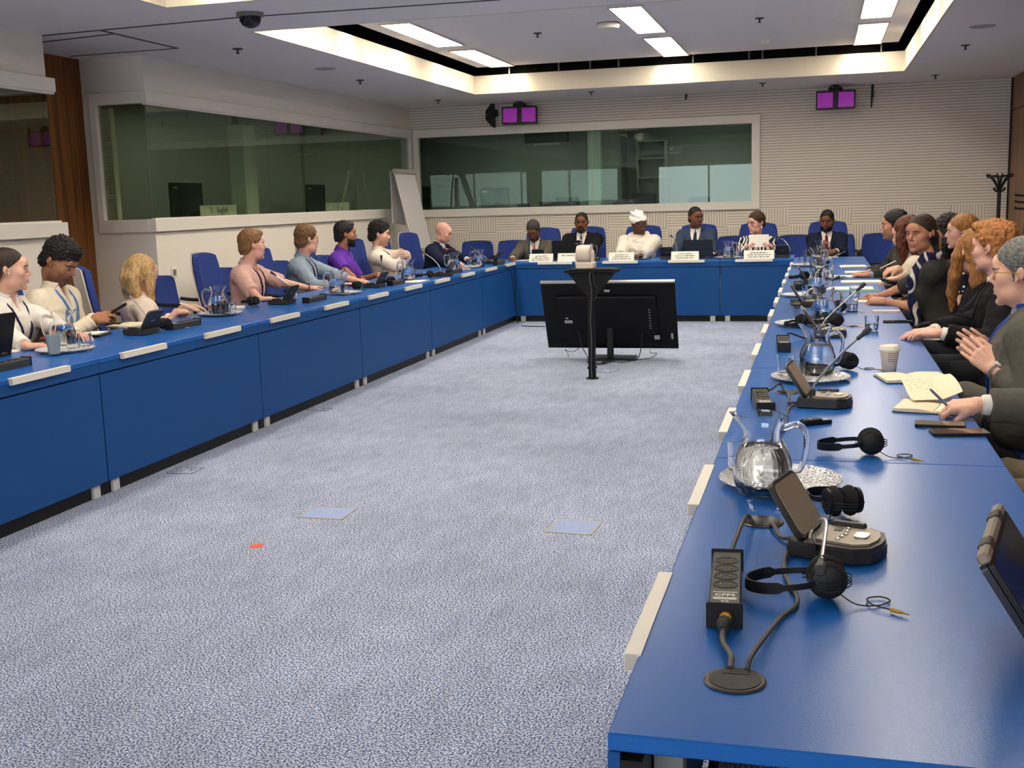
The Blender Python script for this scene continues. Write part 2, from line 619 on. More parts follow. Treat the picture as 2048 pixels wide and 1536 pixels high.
def person_data(sp):
    """All the numpy work for one person. Coordinates are world, relative to sp['root']."""
    g = sp.get
    s = g('s', 1.)
    hs = g('hs', 1.06) * s
    fem = g('fem', False)
    head = np.array(sp['head'], float)
    fa = math.radians(sp['face'])                    # body facing, degrees from +X counter-clockwise
    fwd = np.array([math.cos(fa), math.sin(fa), 0.]); right = np.array([math.sin(fa), -math.cos(fa), 0.])
    hy, hp, hr = [math.radians(q) for q in g('look', (0, 0, 0))]
    ha = fa + hy                                      # yaw: + turns to the person's left
    hf = np.array([math.cos(ha) * math.cos(hp), math.sin(ha) * math.cos(hp), math.sin(hp)])
    hup = np.array([0, 0, 1.]) + math.sin(hr) * np.array([math.sin(ha), -math.cos(ha), 0])
    HR = frame(hf, hup)
    lean = math.radians(g('lean', 6))
    side = g('side', 0.)
    up = nrm(fwd * math.sin(lean) + right * side + np.array([0, 0, math.cos(lean)]))
    # neck base under the head
    neck_l = .155 * s
    N = head - up * neck_l * .80 - np.array([0, 0, .028 if sp['wear']['type'] in ('suit', 'robe') else .045]) * s - fwd * g('poke', .03) * s
    hipz = g('seat', .47) + .085
    tl = (N[2] - hipz) / up[2]
    H = N - up * tl
    tw = math.radians(g('twist', 0))
    sc = g('bulk', 1.) * s
    prof = TORF if fem else TOR
    root = np.array([H[0], H[1], 0.])
    sp['root'] = root
    res = g('res', .004)
    rel = lambda p: np.asarray(p, float) - root
    head, N, H = rel(head), rel(N), rel(H)
    tb, coords, TL = torso_op(H, N, right, prof, -.004, sc, tw)
    exs = rz3(tw) @ right
    shw = (.172 if not fem else .150) * sc
    S = {q: N + exs * q * shw - up * .075 * s - (np.cross(up, exs)) * .004 for q in (1, -1)}
    chin_base = head + HR.T @ (np.array([0, -.018, -.075]) * hs)
    body = [tb, cap(N - up * .03, chin_base, (.058 if not fem else .05) * s, (.055 if not fem else .046) * hs, .025)]
    for q in (1, -1):
        body += [cap(N - up * .02, S[q], .030 * s, .046 * s, .035), cap(S[q] - exs * q * .04, S[q], .05 * s, .052 * s, .03)]
    body += head_ops(head, HR, hs, fem, g('wide', 1.), g('lid', .6), g('nose', 1.))
    arms, hb = {}, []
    for q, key in ((1, 'rh'), (-1, 'lh')):
        hd = g(key)
        if hd is None:
            W = H + fwd * .30 + right * q * .12 + np.array([0, 0, .09]); hd = dict(w=W + root, f=fwd * .9 - right * q * .3 + np.array([0, 0, -.15]), n=(0, 0, 1), pose='rest')
        W = rel(hd['w'])
        hint = np.asarray(hd.get('hint', right * q * .55 - fwd * .35 + np.array([0, 0, -1.])), float)
        l1, l2 = .285 * s, .255 * s
        E = ik(S[q], W, l1, l2, hint)
        arms[q] = (S[q], E, W)
        r = .9 if fem else 1.
        body += [cap(S[q], E, .046 * s * r, .037 * s * r, .02), cap(E, W, .039 * s * r, .0255 * s * r, .015)]
        ho, lo, hi, tip = hand_ops(W, np.asarray(hd['f'], float), np.asarray(hd['n'], float), q, hd['pose'] if isinstance(hd['pose'], tuple) else POSES[hd['pose']], g('hand', 1.03) * s)
        body.append(ho)
        hb.append((lo - .01, hi + .01))
    hlo, hhi = head - .145 * hs, head + .15 * hs
    fines = [(hlo, hhi, res)] + [(lo, hi, g('hres', res)) for lo, hi in hb]
    alo = np.min([o[1] for o in body], 0) - .03; ahi = np.max([o[2] for o in body], 0) + .03
    ax = [axis(alo[i], ahi[i], .014, [(f[0][i], f[1][i], f[2]) for f in fines]) for i in range(3)]
    out = []
    V, Q = nets(run(body, ax), ax)
    hl = (V - head) @ HR.T / hs
    lip = np.clip(1.25 - np.sqrt((hl[:, 0] / .023) ** 2 + ((hl[:, 2] + .062) / .0115) ** 2), 0, 1) * (hl[:, 1] > .085) * g('lip', .8)
    fl = np.clip(1 - np.sqrt((hl[:, 0] / .03) ** 2 + ((hl[:, 2] + .02) / .03) ** 2), 0, 1) * (hl[:, 1] > .06) * .3
    st = 0
    if g('stubble'):
        st = np.clip((-.028 - hl[:, 2] - .25 * np.clip(.05 - hl[:, 1], 0, 1)) / .045 + .25, 0, 1) * np.clip((hl[:, 1] + .02) / .03, 0, 1) * (hl[:, 2] > -.125) * g('stubble')
        st = np.maximum(st, 0)
    out.append(('body', V, Q, sp['skin'], None, {'lip': np.clip(lip + fl * .3, 0, 1), 'stubble': np.zeros(len(V)) + st}))
    # ---------------- head field for brows, beard, hair
    hx = [axis(head[i] - .21 * hs, head[i] + .21 * hs, max(res, .0035)) for i in range(3)]
    P = (hx[0][:, None, None], hx[1][None, :, None], hx[2][None, None, :])
    HF = run(head_ops(head, HR, hs, fem, g('wide', 1.), g('lid', .6), g('nose', 1.)), hx)
    lx, ly, lz = [q / hs for q in loc3(HR, head, P)]
    br = np.full(HF.shape, .5)
    for q in (-1, 1):
        for (x0, z0, x1, z1) in ((.013, .0265, .034, .031), (.034, .031, .052, .025)):
            px, pz = lx * q - x0, lz - z0
            ux, uz = x1 - x0, z1 - z0
            tq = np.clip((px * ux + pz * uz) / (ux * ux + uz * uz), 0, 1)
            br = np.minimum(br, np.sqrt((px - tq * ux) ** 2 + (pz - tq * uz) ** 2) - (.0042 if not fem else .003))
    br = np.maximum(br, .05 - ly) * hs
    out.append(('eyebrows', *nets(np.maximum(HF - .0025 * hs, br), hx), g('browmat', sp.get('hair')), None, None))
    if g('beard'):
        kind, th = g('beard')
        if kind == 'full':
            reg = (lz - (-.028 - .38 * np.clip(ly - .005, 0, .06) + .25 * np.clip(ly - .075, 0, .05))) * .8
            reg = np.maximum(reg, .004 - ly)
            reg = np.maximum(reg, -(np.sqrt((lx / .026) ** 2 + ((lz + .062) / .0125) ** 2) - 1) * .012)
            reg = np.maximum(reg, lz + .034 + (np.abs(lx) < .018) * .004)
        else:
            g1 = np.maximum(np.abs(lx) - .027, lz + .076)
            g2 = np.sqrt((lx / .032) ** 2 + ((lz + .046) / .010) ** 2) - 1
            reg = np.minimum(g1, g2 * .01)
            if kind == 'lip': reg = g2 * .01
            if kind == 'goatee': reg = np.minimum(reg, np.maximum(np.abs(np.abs(lx) - .027) - .006, np.maximum(lz + .045, -lz - .09)))
            reg = np.maximum(reg, .05 - ly)
            reg = np.maximum(reg, -(np.sqrt((lx / .024) ** 2 + ((lz + .062) / .0105) ** 2) - 1) * .012)
        Vb, Qb = nets(np.maximum(HF - th * hs, reg * hs), hx)
        if len(Vb): Vb = displace(Vb, Qb, [(.0018, .012, (1, 1, 1))], 3)
        out.append(('beard', Vb, Qb, g('beardmat', sp.get('hair')), None, None))
    # ---------------- hair
    hz = g('hairdo')
    if hz:
        top, back, sidew, fr = hz.get('vol', (.014, .012, .010, .006))
        cut = np.array(hz.get('cut', [(-.12, -.085), (-.06, -.08), (-.035, -.04), (-.02, .0), (-.010, .012), (.004, .012), (.008, -.010), (.020, -.012), (.027, .018), (.052, .038), (.07, .052), (.12, .058)]))
        cc = np.array([0, -.012 - (back - fr) / 2, .045 + top / 2 - .004])
        rr = np.array([(.0745 * g('wide', 1.) + sidew), .096 + (back + fr) / 2, .083 + top / 2 + .004])
        eo = ell(head + HR.T @ (cc * hs), rr * hs, HR)[0](P)
        low = ell(head + HR.T @ (np.array([0, -.03, -.02]) * hs), np.array([.066 * g('wide', 1.) + sidew, .075 + back, .075]) * hs, HR)[0](P)
        hf_ = smin(eo, low, .02 * hs)
        cz = np.interp(ly + 0 * lz + 0 * lx, cut[:, 0], cut[:, 1])
        part = hz.get('widow', 0.)
        cz = cz + part * (np.abs(lx) / .05) ** 2 * (ly > .03) + hz.get('sweep', 0.) * lx * (ly > .0)
        hf_ = np.maximum(hf_, (cz - lz) * .75 * hs)
        for e in hz.get('add', ()):
            if e[0] == 'b': hf_ = smin(hf_, ell(head + HR.T @ (np.array(e[1]) * hs), np.array(e[2]) * hs, HR)[0](P), .015)
            elif e[0] == 'c': hf_ = smin(hf_, cap(head + HR.T @ (np.array(e[1]) * hs), head + HR.T @ (np.array(e[2]) * hs), e[3] * hs, e[4] * hs)[0](P), .015)
        if hz.get('bald'): hf_ = np.maximum(hf_, -(lz - hz['bald']) * hs)
        for e in hz.get('not', ()):
            hf_ = np.maximum(hf_, -ell(head + HR.T @ (np.array(e[0]) * hs), np.array(e[1]) * hs, HR)[0](P))
        Vh, Qh = nets(hf_, hx)
        # long locks continue below the head grid: world-space tubes
        terms = hz.get('noise', [(.003, .03, (1, 1, 1)), (.0015, .010, (1, 1, .3))])
        if len(Vh): Vh = displace(Vh, Qh, terms, g('seed', 1))
        out.append(('hair', Vh, Qh, sp['hair'], None, None))
        if hz.get('locks'):
            lo_ = []
            for pts, rad in hz['locks']:
                w = [head + HR.T @ (np.array(p[:3]) * hs) if len(p) == 3 else head + np.array(p[:3]) @ np.stack([right, fwd, [0, 0, 1]]) for p in pts]
                for a, b, r1, r2 in zip(w[:-1], w[1:], rad[:-1], rad[1:]): lo_.append(cap(a, b, r1, r2, .012))
            l0 = np.min([o[1] for o in lo_], 0) - .02; l1 = np.max([o[2] for o in lo_], 0) + .02
            lax = [axis(l0[i], l1[i], max(res, .005)) for i in range(3)]
            Vl, Ql = nets(run(lo_, lax), lax)
            if len(Vl): Vl = displace(Vl, Ql, hz.get('lnoise', [(.004, .05, (1, 1, .25)), (.002, .014, (1, 1, .15))]), 7)
            out.append(('hair_lengths', Vl, Ql, sp['hair'], None, None))
    # ---------------- clothes
    cres = g('cres', .008)
    def sleeve(q, e, upto, r0=(.046, .040, .040, .0275)):
        Sx, Ex, Wx = arms[q]
        f = .92 if fem else 1.
        r_ = [x * s * f + e for x in r0]
        if upto <= 1: return [cap(Sx, Ex, r_[0] + .004, r_[1] + .004, .03, cut=upto)]
        return [cap(Sx, Ex, r_[0] + .004, r_[1] + .002, .03), cap(Ex, Wx, r_[2], r_[3], .02, cut=upto - 1)]
    def top_ops(e, upto, zcut, sq=0.):
        o = [torso_op(H, N, right, prof, e, sc, tw, zcut=zcut, k=.03)[0]]
        for q in (1, -1):
            u = upto[q] if isinstance(upto, dict) else upto
            o += [cap(N - up * .02, S[q] + up * sq, .031 * s + e, .046 * s + e, .04), cap(S[q] - exs * q * .05, S[q] + up * sq * .5, .05 * s + e, .05 * s + e, .03)] + sleeve(q, e, u)
        if fem:
            for q in (1, -1): o.append(ell(N - up * .20 * s + exs * q * .072 * s + np.cross(up, exs) * .085 * s, np.array([.062, .052, .06]) * s + e * .5, np.stack([exs, np.cross(up, exs), up]), .04))
        return o
    def fabric(name, ops, m, h=cres, post=None, terms=((.0035, .10, (1, 1, 1)), (.002, .04, (1, 1, 1))), seed=11):
        lo = np.min([o[1] for o in ops], 0) - .02; hi = np.max([o[2] for o in ops], 0) + .02
        a = [axis(lo[i], hi[i], h) for i in range(3)]
        F = run(ops, a)
        PP = (a[0][:, None, None], a[1][None, :, None], a[2][None, None, :])
        if post is not None: F = post(F, PP)
        Vc, Qc = nets(F, a)
        if len(Vc) and terms: Vc = displace(Vc, Qc, terms, seed + g('seed', 1))
        if len(Vc): out.append((name, Vc, Qc, m, None, None))
    # chest-plane masks (u across, t along the spine, v towards the front)
    def chest(P):
        t, u, v = coords(P)
        return (t - 1) * TL, u, v
    def vee(P, wtop, depth, z0=.03):
        t, u, v = chest(P)
        return (np.abs(u) - wtop * np.clip((t + depth) / (depth + z0), 0, 2)) * .9, t, u, v
    clo = g('wear')
    def chest_axes(h=.0045, d=.46, half=.2, updir=.06):
        lo = N - .30; hi = N + .30
        fr = np.cross(up, exs)
        pts = [N + exs * a * half + up * b + fr * c_ for a in (-1, 1) for b in (-d, updir) for c_ in (-.02, .22)]
        lo, hi = np.min(pts, 0), np.max(pts, 0)
        return [axis(lo[i], hi[i], h) for i in range(3)]
    def decal(name, ops, e, maskfn, m, h=.0045, **kw):
        a = chest_axes(h, **kw)
        F = run(ops, a)
        PP = (a[0][:, None, None], a[1][None, :, None], a[2][None, None, :])
        t, u, v = chest(PP)
        Vc, Qc = nets(np.maximum(np.maximum(F - e, maskfn(t, u, v)), .02 - v), a)
        if len(Vc): out.append((name, Vc, Qc, m, None, None))
    nr = (.058 if not fem else .05) * s
    def collar(m, e, hgt=.042, gap=.35, thick=.0045, name='collar'):
        ax_ = nrm(chin_base - (N - up * .03))
        ctr = N + up * .010 * s
        frv = np.cross(up, exs)
        a = [axis(ctr[i] - .12, ctr[i] + .12, .004) for i in range(3)]
        PP = (a[0][:, None, None], a[1][None, :, None], a[2][None, None, :])
        x, y, z = [PP[i] - ctr[i] for i in range(3)]
        hh = x * ax_[0] + y * ax_[1] + z * ax_[2]
        rx = x - hh * ax_[0]; ry = y - hh * ax_[1]; rz_ = z - hh * ax_[2]
        rad = np.sqrt(rx * rx + ry * ry + rz_ * rz_)
        cf = (rx * frv[0] + ry * frv[1] + rz_ * frv[2]) / np.maximum(rad, 1e-5)
        cx = (rx * exs[0] + ry * exs[1] + rz_ * exs[2])
        r0 = nr + e + .007 + np.clip(-hh, -.03, .03) * .35
        d = np.abs(rad - r0) - thick
        topz = hgt * (1 - .55 * np.clip(cf, 0, 1))
        lowz = -.012 - .045 * np.clip(cf, 0, 1) * np.clip(np.abs(cx) / .03, 0, 1)
        d = np.maximum(d, np.maximum(hh - topz, lowz - hh))
        d = np.maximum(d, (gap * .055 * np.clip(1 - hh / .05, .25, 2) - np.abs(cx)) * (cf > 0) - (cf <= 0) * .02)
        Vc, Qc = nets(d.astype(np.float32), a)
        if len(Vc): out.append((name, Vc, Qc, m, None, None))
    if clo['type'] == 'suit':
        sh = top_ops(.006, clo.get('shirtcuff', 1.97), -.0)
        jk = top_ops(g('jk', .020), clo.get('cuff', 1.88), -.06, .008)
        fabric('shirt', sh, clo['shirt'], terms=())
        vw, vd = clo.get('vee', (.062, .30))
        def post(F, PP):
            dv, t, u, v = vee(PP, vw, vd)
            return np.maximum(F, -np.maximum(dv, .03 - v))
        fabric('jacket', jk, clo['mat'], post=post, h=g('jres', .007))
        def lap(t, u, v):
            au = np.abs(u)
            edge = vw * np.clip((t + vd) / (vd + .03), 0, 2)
            wid = np.interp(t, [-vd, -vd * .45, -.105, -.1, -.09, .0], [.004, .042, .062, .048, .05, .026])
            return np.maximum(np.maximum(edge - au + .001, au - edge - wid), np.maximum(-vd - t, t - .005))
        decal('lapels', jk, .0055, lap, clo.get('lapel', clo['mat']))
        collar(clo['shirt'], .006, gap=.1)
        if clo.get('tie'):
            def tie(t, u, v):
                w = np.interp(t, [-.46, -.44, -.06, -.035, -.015, .0], [.0, .04, .020, .017, .022, .022])
                return np.maximum(np.abs(u) - w, np.maximum(t + .012, -t - .46))
            decal('tie', sh, .010, tie, clo['tie'], h=.004)
    else:
        e = g('loose', .012)
        tops = top_ops(e, clo.get('sleeve', 1.93), -.06)
        neckv = clo.get('neck')
        def post(F, PP):
            if not neckv: return F
            dv, t, u, v = vee(PP, neckv[0], neckv[1])
            return np.maximum(F, -np.maximum(dv, .02 - v))
        fabric(clo.get('name', 'shirt'), tops, clo['mat'], post=post if neckv else None, h=g('jres', .007))
        if clo.get('collar', True): collar(clo.get('collarmat', clo['mat']), e * .6, gap=clo.get('gap', .6), hgt=clo.get('chgt', .045))
        if clo.get('placket'):
            decal('placket', tops, .003, lambda t, u, v: np.maximum(np.abs(u) - .014, np.maximum(t + (neckv[1] if neckv else .03), -t - .42)), clo['mat'], h=.005)
    if g('lanyard'):
        lm, wid, dep = g('lanyard')
        base = [torso_op(H, N, right, prof, g('jk', .020) if clo['type'] == 'suit' else g('loose', .012), sc, tw, zcut=-.06)[0]]
        ee = .034 if fem else .012
        if fem: base = [q for q in tops[:1] + tops[-2:]]; ee = .010
        def lan(t, u, v):
            c_ = np.interp(t, [-dep, -.02, .06], [.004, .072, .075])
            d1 = np.maximum(np.abs(np.abs(u) - c_) - wid, np.maximum(-dep - t, t - .05))
            return d1
        decal('lanyard', base, ee, lan, lm, h=.0045, d=dep + .03)
    for fn in g('extra', ()):
        fn(locals())
    # ---------------- legs
    lm = g('legs', None)
    if lm:
        knee = g('knee', {})
        tr = [ell(H + np.array([0, 0, .0]), np.array([.175 * sc, .13 * sc, .10]), np.stack([right, fwd, [0, 0, 1]]), .04)]
        shoes = []
        for q in (1, -1):
            hj = H + right * q * .09 * s + np.array([0, 0, -.01])
            kn = rel(knee[q][0]) if q in knee else hj + fwd * .43 * s + right * q * .05 + np.array([0, 0, .01])
            an = rel(knee[q][1]) if q in knee else np.array([kn[0], kn[1], .10]) - fwd * .03
            tr += [cap(hj, kn, .088 * sc, .062 * s, .05), cap(kn, an, .062 * s, .048 * s, .03)]
            fd = nrm(fwd + right * q * .2)
            fr = frame(fd, (0, 0, 1))
            shoes.append([ell(an + fd * .05 + np.array([0, 0, -.055]), (.045, .125, .045), fr, .02), cap(an + (0, 0, .0), an - np.array([0, 0, .04]), .042, .045, .03)])
        fabric('trousers', tr, lm, h=.011, terms=((.004, .12, (1, 1, 1)), (.002, .05, (1, 1, 1))))
        for so in shoes:
            lo = np.min([o[1] for o in so], 0) - .02; hi = np.max([o[2] for o in so], 0) + .02
            a = [axis(lo[i], hi[i], .011) for i in range(3)]
            F = run(so, a)
            F = np.maximum(F, .004 - (a[2][None, None, :] + 0 * F))
            out.append(('shoe', *nets(F, a), g('shoemat'), None, None))
    sp['frames'] = dict(head=head, HR=HR, hs=hs, arms=arms, N=N, H=H, up=up, exs=exs, right=right, fwd=fwd, root=root)
    return out

def np_mesh(name, V, Q, m, attrs=None):
    me = bpy.data.meshes.new(name)
    me.vertices.add(len(V)); me.vertices.foreach_set('co', V.astype(np.float32).ravel())
    me.loops.add(Q.size); me.loops.foreach_set('vertex_index', Q.astype(np.int32).ravel())
    me.polygons.add(len(Q))
    me.polygons.foreach_set('loop_start', np.arange(0, Q.size, 4, dtype=np.int32))
    me.polygons.foreach_set('use_smooth', np.ones(len(Q), bool))
    me.update(calc_edges=True)
    if m: me.materials.append(m)
    for k, a in (attrs or {}).items():
        at = me.attributes.new(k, 'FLOAT', 'POINT')
        at.data.foreach_set('value', np.asarray(a, np.float32))
    return me

def glasses_mesh(fr, rx=.024, rz=.019, y=.103, thick=.0016, cx=.032):
    b = MB()
    s = fr['hs']
    M = Matrix.Identity(4)
    for i in range(3):
        for j in range(3): M[i][j] = fr['HR'].T[i][j] * s
        M[i][3] = fr['head'][i]
    b.M = M
    for q in (-1, 1):
        pts = [(q * cx + x, y - .25 * abs(q * cx + x) ** 2 / .05, .005 + z) for x, z in rrect(2 * rx, 2 * rz, min(rx, rz) * .8, 6)]
        b.tube(pts, thick, 6, closed=True)
        b.tube([(q * (cx + rx), y - .018, .010), (q * .077, y - .03, .012), (q * .083, .02, .010), (q * .084, -.015, .008), (q * .082, -.032, -.008)], thick, 6)
    b.tube([(-cx + rx, y - .0005, .008), (0, y + .003, .011), (cx - rx, y - .0005, .008)], thick, 6)
    return b

def make_person(sp, parts):
    base = None
    mats = sp
    fr = sp['frames']
    for name, V, Q, m, _, attrs in parts:
        if not len(V): continue
        me = np_mesh('person' if name == 'body' else name, V, Q, m, attrs)
        if name == 'body':
            base = link_mesh('person', me, loc=fr['root'])
            tag(base, sp['label'], 'person', sp.get('group'))
        else:
            link_mesh(name, me, base)
    # eyes
    HR, hs, hc = fr['HR'], fr['hs'], fr['head']
    gz = nrm(np.array([sp.get('gaze', 0.), 1, -.15 * (1 - sp.get('lid', .6))]))
    for q in (-1, 1):
        b = MB()
        Rm = frame(HR.T @ gz, HR[2])
        c = hc + HR.T @ (np.array([q * .031 * sp.get('wide', 1.), .0775, .0075]) * hs)
        M = Matrix.Identity(4)
        # ball's pole (z) points along the gaze
        for i in range(3):
            M[i][0], M[i][1], M[i][2] = Rm[0][i], -Rm[2][i], Rm[1][i]
            M[i][3] = c[i]
        b.M = M
        b.ball((0, 0, 0), .0128 * hs, 12, 12)
        me = b.mesh('eye', [M_['eye_white'], M_['iris']])
        for p in me.polygons:
            cz = (Vector(p.center) - Vector(c)).dot(Vector(Rm[1])) / (.0128 * hs)
            p.material_index = 1 if cz > .84 else 0
        link_mesh('eye', me, base)
    if sp.get('glasses'):
        kw = dict(sp['glasses']); m = kw.pop('mat')
        glasses_mesh(fr, **kw).build('glasses', m, base)
    return base
# ================================================================== palette
M_ = {}

def skin(name, col, lip, stub=None):
    m = mat('skin_' + name, col, rough=.52, spec=.35, noise=(30, .06), bump=(260, .06))
    nt = m.node_tree
    b = nt.nodes['Principled BSDF']
    src = b.inputs['Base Color'].links[0].from_socket
    for at, c in (('lip', lip), ('stubble', stub or (.03, .022, .02, 1))):
        a = nt.nodes.new('ShaderNodeAttribute'); a.attribute_name = at
        mx = nt.nodes.new('ShaderNodeMix'); mx.data_type = 'RGBA'
        nt.links.new(a.outputs['Fac'], mx.inputs[0])
        nt.links.new(src, mx.inputs[6])
        mx.inputs[7].default_value = c
        src = mx.outputs[2]
    nt.links.new(src, b.inputs['Base Color'])
    b.inputs['Subsurface Weight'].default_value = .08
    b.inputs['Subsurface Radius'].default_value = (.012, .005, .003)
    return m

def hairm(name, col):
    return mat('hair_' + name, col, rough=.48, spec=.4, noise=(110, .6, (1, 1, .18)), bump=(170, 1.0, (1, 1, .15)))

def cloth(name, col, rough=.85, amt=.07, bump=.25):
    return mat('cloth_' + name, col, rough=rough, spec=.2, noise=(40, amt), bump=(420, bump))

def palette():
    M_['eye_white'] = mat('eye_white', (.72, .68, .64, 1), rough=.2)
    M_['iris'] = mat('iris', (.02, .013, .01, 1), rough=.1)
    M_['s_fair'] = skin('fair', srgb(222, 172, 148), srgb(188, 108, 100))
    M_['s_pink'] = skin('pink', srgb(224, 170, 150), srgb(196, 118, 110))
    M_['s_tan'] = skin('tan', srgb(190, 134, 104), srgb(160, 92, 82))
    M_['s_olive'] = skin('olive', srgb(172, 118, 86), srgb(140, 82, 70))
    M_['s_brown'] = skin('brown', srgb(118, 74, 52), srgb(104, 58, 50))
    M_['s_dark'] = skin('dark', srgb(92, 58, 42), srgb(88, 50, 44))
    for n, c in dict(black=(22, 18, 16), dark=(50, 36, 27), brown=(66, 44, 28), light=(128, 92, 56), wavy=(112, 80, 48), blonde=(196, 160, 108), ginger=(172, 112, 60), grey=(110, 108, 104), salt=(58, 56, 54), auburn=(92, 44, 26), honey=(160, 108, 60), white=(225, 225, 225)).items():
        M_['h_' + n] = hairm(n, srgb(*c))
# ================================================================== the room
XL, XR, YB, ZC, ZU = -6.05, 2.44, 16.6, 2.92, 3.25
XA, Y8, Y95 = -6.72, 8.1, 9.5                 # alcove between the two interpreter booths
TT = .74                                      # table top height

def struct(name, mb, m, parent=None, smooth=30):
    o = mb.build(name, m, parent, smooth)
    if parent is None: o['kind'] = 'structure'
    return o

def B(*boxes, bev=0.):
    b = MB()
    for lo, hi in boxes: b.box(lo, hi, bev)
    return b

def carpet_mat():
    m = mat('carpet', srgb(165, 170, 188), rough=.95, spec=.1)
    n, l, b = nodes_of(m)
    tc = n.new('ShaderNodeTexCoord')
    def noise(sc, det=2, st=(1, 1, 1)):
        mp = n.new('ShaderNodeMapping'); mp.inputs['Scale'].default_value = st
        l.new(tc.outputs['Object'], mp.inputs[0])
        t = n.new('ShaderNodeTexNoise'); t.inputs['Scale'].default_value = sc; t.inputs['Detail'].default_value = det
        l.new(mp.outputs[0], t.inputs['Vector']); return t
    t1 = noise(150, 2); t2 = noise(1.1, 3); t3 = noise(14, 3, (1, .35, 1))
    r = n.new('ShaderNodeValToRGB')
    r.color_ramp.elements[0].position = .40; r.color_ramp.elements[0].color = srgb(62, 78, 114)
    r.color_ramp.elements[1].position = .60; r.color_ramp.elements[1].color = srgb(206, 210, 224)
    e = r.color_ramp.elements.new(.48); e.color = srgb(136, 147, 174)
    l.new(t1.outputs[0], r.inputs[0])
    def scale(col, t, a):
        mr = n.new('ShaderNodeMapRange'); mr.inputs[1].default_value, mr.inputs[2].default_value = .3, .7
        mr.inputs[3].default_value, mr.inputs[4].default_value = 1 - a, 1 + a
        l.new(t.outputs[0], mr.inputs[0])
        v = n.new('ShaderNodeVectorMath'); v.operation = 'SCALE'
        l.new(col, v.inputs[0]); l.new(mr.outputs[0], v.inputs['Scale']); return v.outputs[0]
    c = scale(scale(r.outputs[0], t2, .13), t3, .10)
    l.new(c, b.inputs['Base Color'])
    bp = n.new('ShaderNodeBump'); bp.inputs['Strength'].default_value = .6; bp.inputs['Distance'].default_value = .006
    l.new(t1.outputs[0], bp.inputs['Height']); l.new(bp.outputs[0], b.inputs['Normal'])
    return m

def wood_mat(name, c1, c2, sc=1.):
    m = mat(name, c1, rough=.45, spec=.3)
    n, l, b = nodes_of(m)
    tc = n.new('ShaderNodeTexCoord')
    mp = n.new('ShaderNodeMapping'); mp.inputs['Scale'].default_value = (9 * sc, 9 * sc, .35 * sc)
    l.new(tc.outputs['Object'], mp.inputs[0])
    t = n.new('ShaderNodeTexNoise'); t.inputs['Scale'].default_value = 2.2; t.inputs['Detail'].default_value = 6; t.inputs['Distortion'].default_value = .6
    l.new(mp.outputs[0], t.inputs['Vector'])
    r = n.new('ShaderNodeValToRGB')
    r.color_ramp.elements[0].position = .3; r.color_ramp.elements[0].color = c1
    r.color_ramp.elements[1].position = .7; r.color_ramp.elements[1].color = c2
    l.new(t.outputs[0], r.inputs[0]); l.new(r.outputs[0], b.inputs['Base Color'])
    return m

def slot_mat(name, col, mode):
    """acoustic boards: narrow horizontal slots; mode 'mix' turns the slots upright in every other square panel and crosses them in some."""
    m = mat(name, col, rough=.8, spec=.2)
    n, l, b = nodes_of(m)
    tc = n.new('ShaderNodeTexCoord')
    sp = n.new('ShaderNodeSeparateXYZ'); l.new(tc.outputs['Object'], sp.inputs[0])
    def math_(o, a, c=None):
        q = n.new('ShaderNodeMath'); q.operation = o
        for i, v in enumerate((a, c)):
            if v is None: continue
            if hasattr(v, 'links'): l.new(v, q.inputs[i])
            else: q.inputs[i].default_value = v
        return q.outputs[0]
    def slots(s, pitch):
        f = math_('FRACT', math_('DIVIDE', s, pitch))
        return math_('GREATER_THAN', f, .66)
    h = slots(sp.outputs['Z'], .0385)
    if mode == 'mix':
        v = slots(sp.outputs['X'], .0385)
        a = math_('FLOOR', math_('DIVIDE', sp.outputs['X'], .43))
        c_ = math_('FLOOR', math_('DIVIDE', math_('ADD', sp.outputs['Z'], .25), .43))
        par = math_('MODULO', math_('ADD', math_('ADD', a, c_), 200), 2.)
        par = math_('GREATER_THAN', par, .5)
        mx = n.new('ShaderNodeMix'); l.new(par, mx.inputs[0]); l.new(h, mx.inputs[2]); l.new(v, mx.inputs[3])
        s = mx.outputs[0]
    else:
        s = h
    mc = n.new('ShaderNodeMix'); mc.data_type = 'RGBA'
    l.new(s, mc.inputs[0]); mc.inputs[6].default_value = col
    mc.inputs[7].default_value = tuple(q * .6 for q in col[:3]) + (1,)
    l.new(mc.outputs[2], b.inputs['Base Color'])
    inv = math_('SUBTRACT', 1., s)
    bp = n.new('ShaderNodeBump'); bp.inputs['Strength'].default_value = .5; bp.inputs['Distance'].default_value = .006
    l.new(inv, bp.inputs['Height']); l.new(bp.outputs[0], b.inputs['Normal'])
    return m

def pane_mat(name, tint, refl=1.):
    m = bpy.data.materials.new(name); m.use_nodes = True
    n, l = m.node_tree.nodes, m.node_tree.links
    n.clear()
    out = n.new('ShaderNodeOutputMaterial')
    t = n.new('ShaderNodeBsdfTransparent'); t.inputs[0].default_value = tint
    g = n.new('ShaderNodeBsdfGlossy'); g.inputs['Roughness'].default_value = .015; g.inputs[0].default_value = (.9, 1, .95, 1)
    f = n.new('ShaderNodeFresnel')
    ge = n.new('ShaderNodeNewGeometry'); io = n.new('ShaderNodeMapRange'); io.inputs[3].default_value = 1.5; io.inputs[4].default_value = 1 / 1.5
    l.new(ge.outputs['Backfacing'], io.inputs[0]); l.new(io.outputs[0], f.inputs[0])
    q = n.new('ShaderNodeMath'); q.operation = 'MULTIPLY'; q.use_clamp = True; q.inputs[1].default_value = refl
    l.new(f.outputs[0], q.inputs[0])
    mx = n.new('ShaderNodeMixShader')
    l.new(q.outputs[0], mx.inputs[0]); l.new(t.outputs[0], mx.inputs[1]); l.new(g.outputs[0], mx.inputs[2]); l.new(mx.outputs[0], out.inputs[0])
    MATS[name] = m
    return m

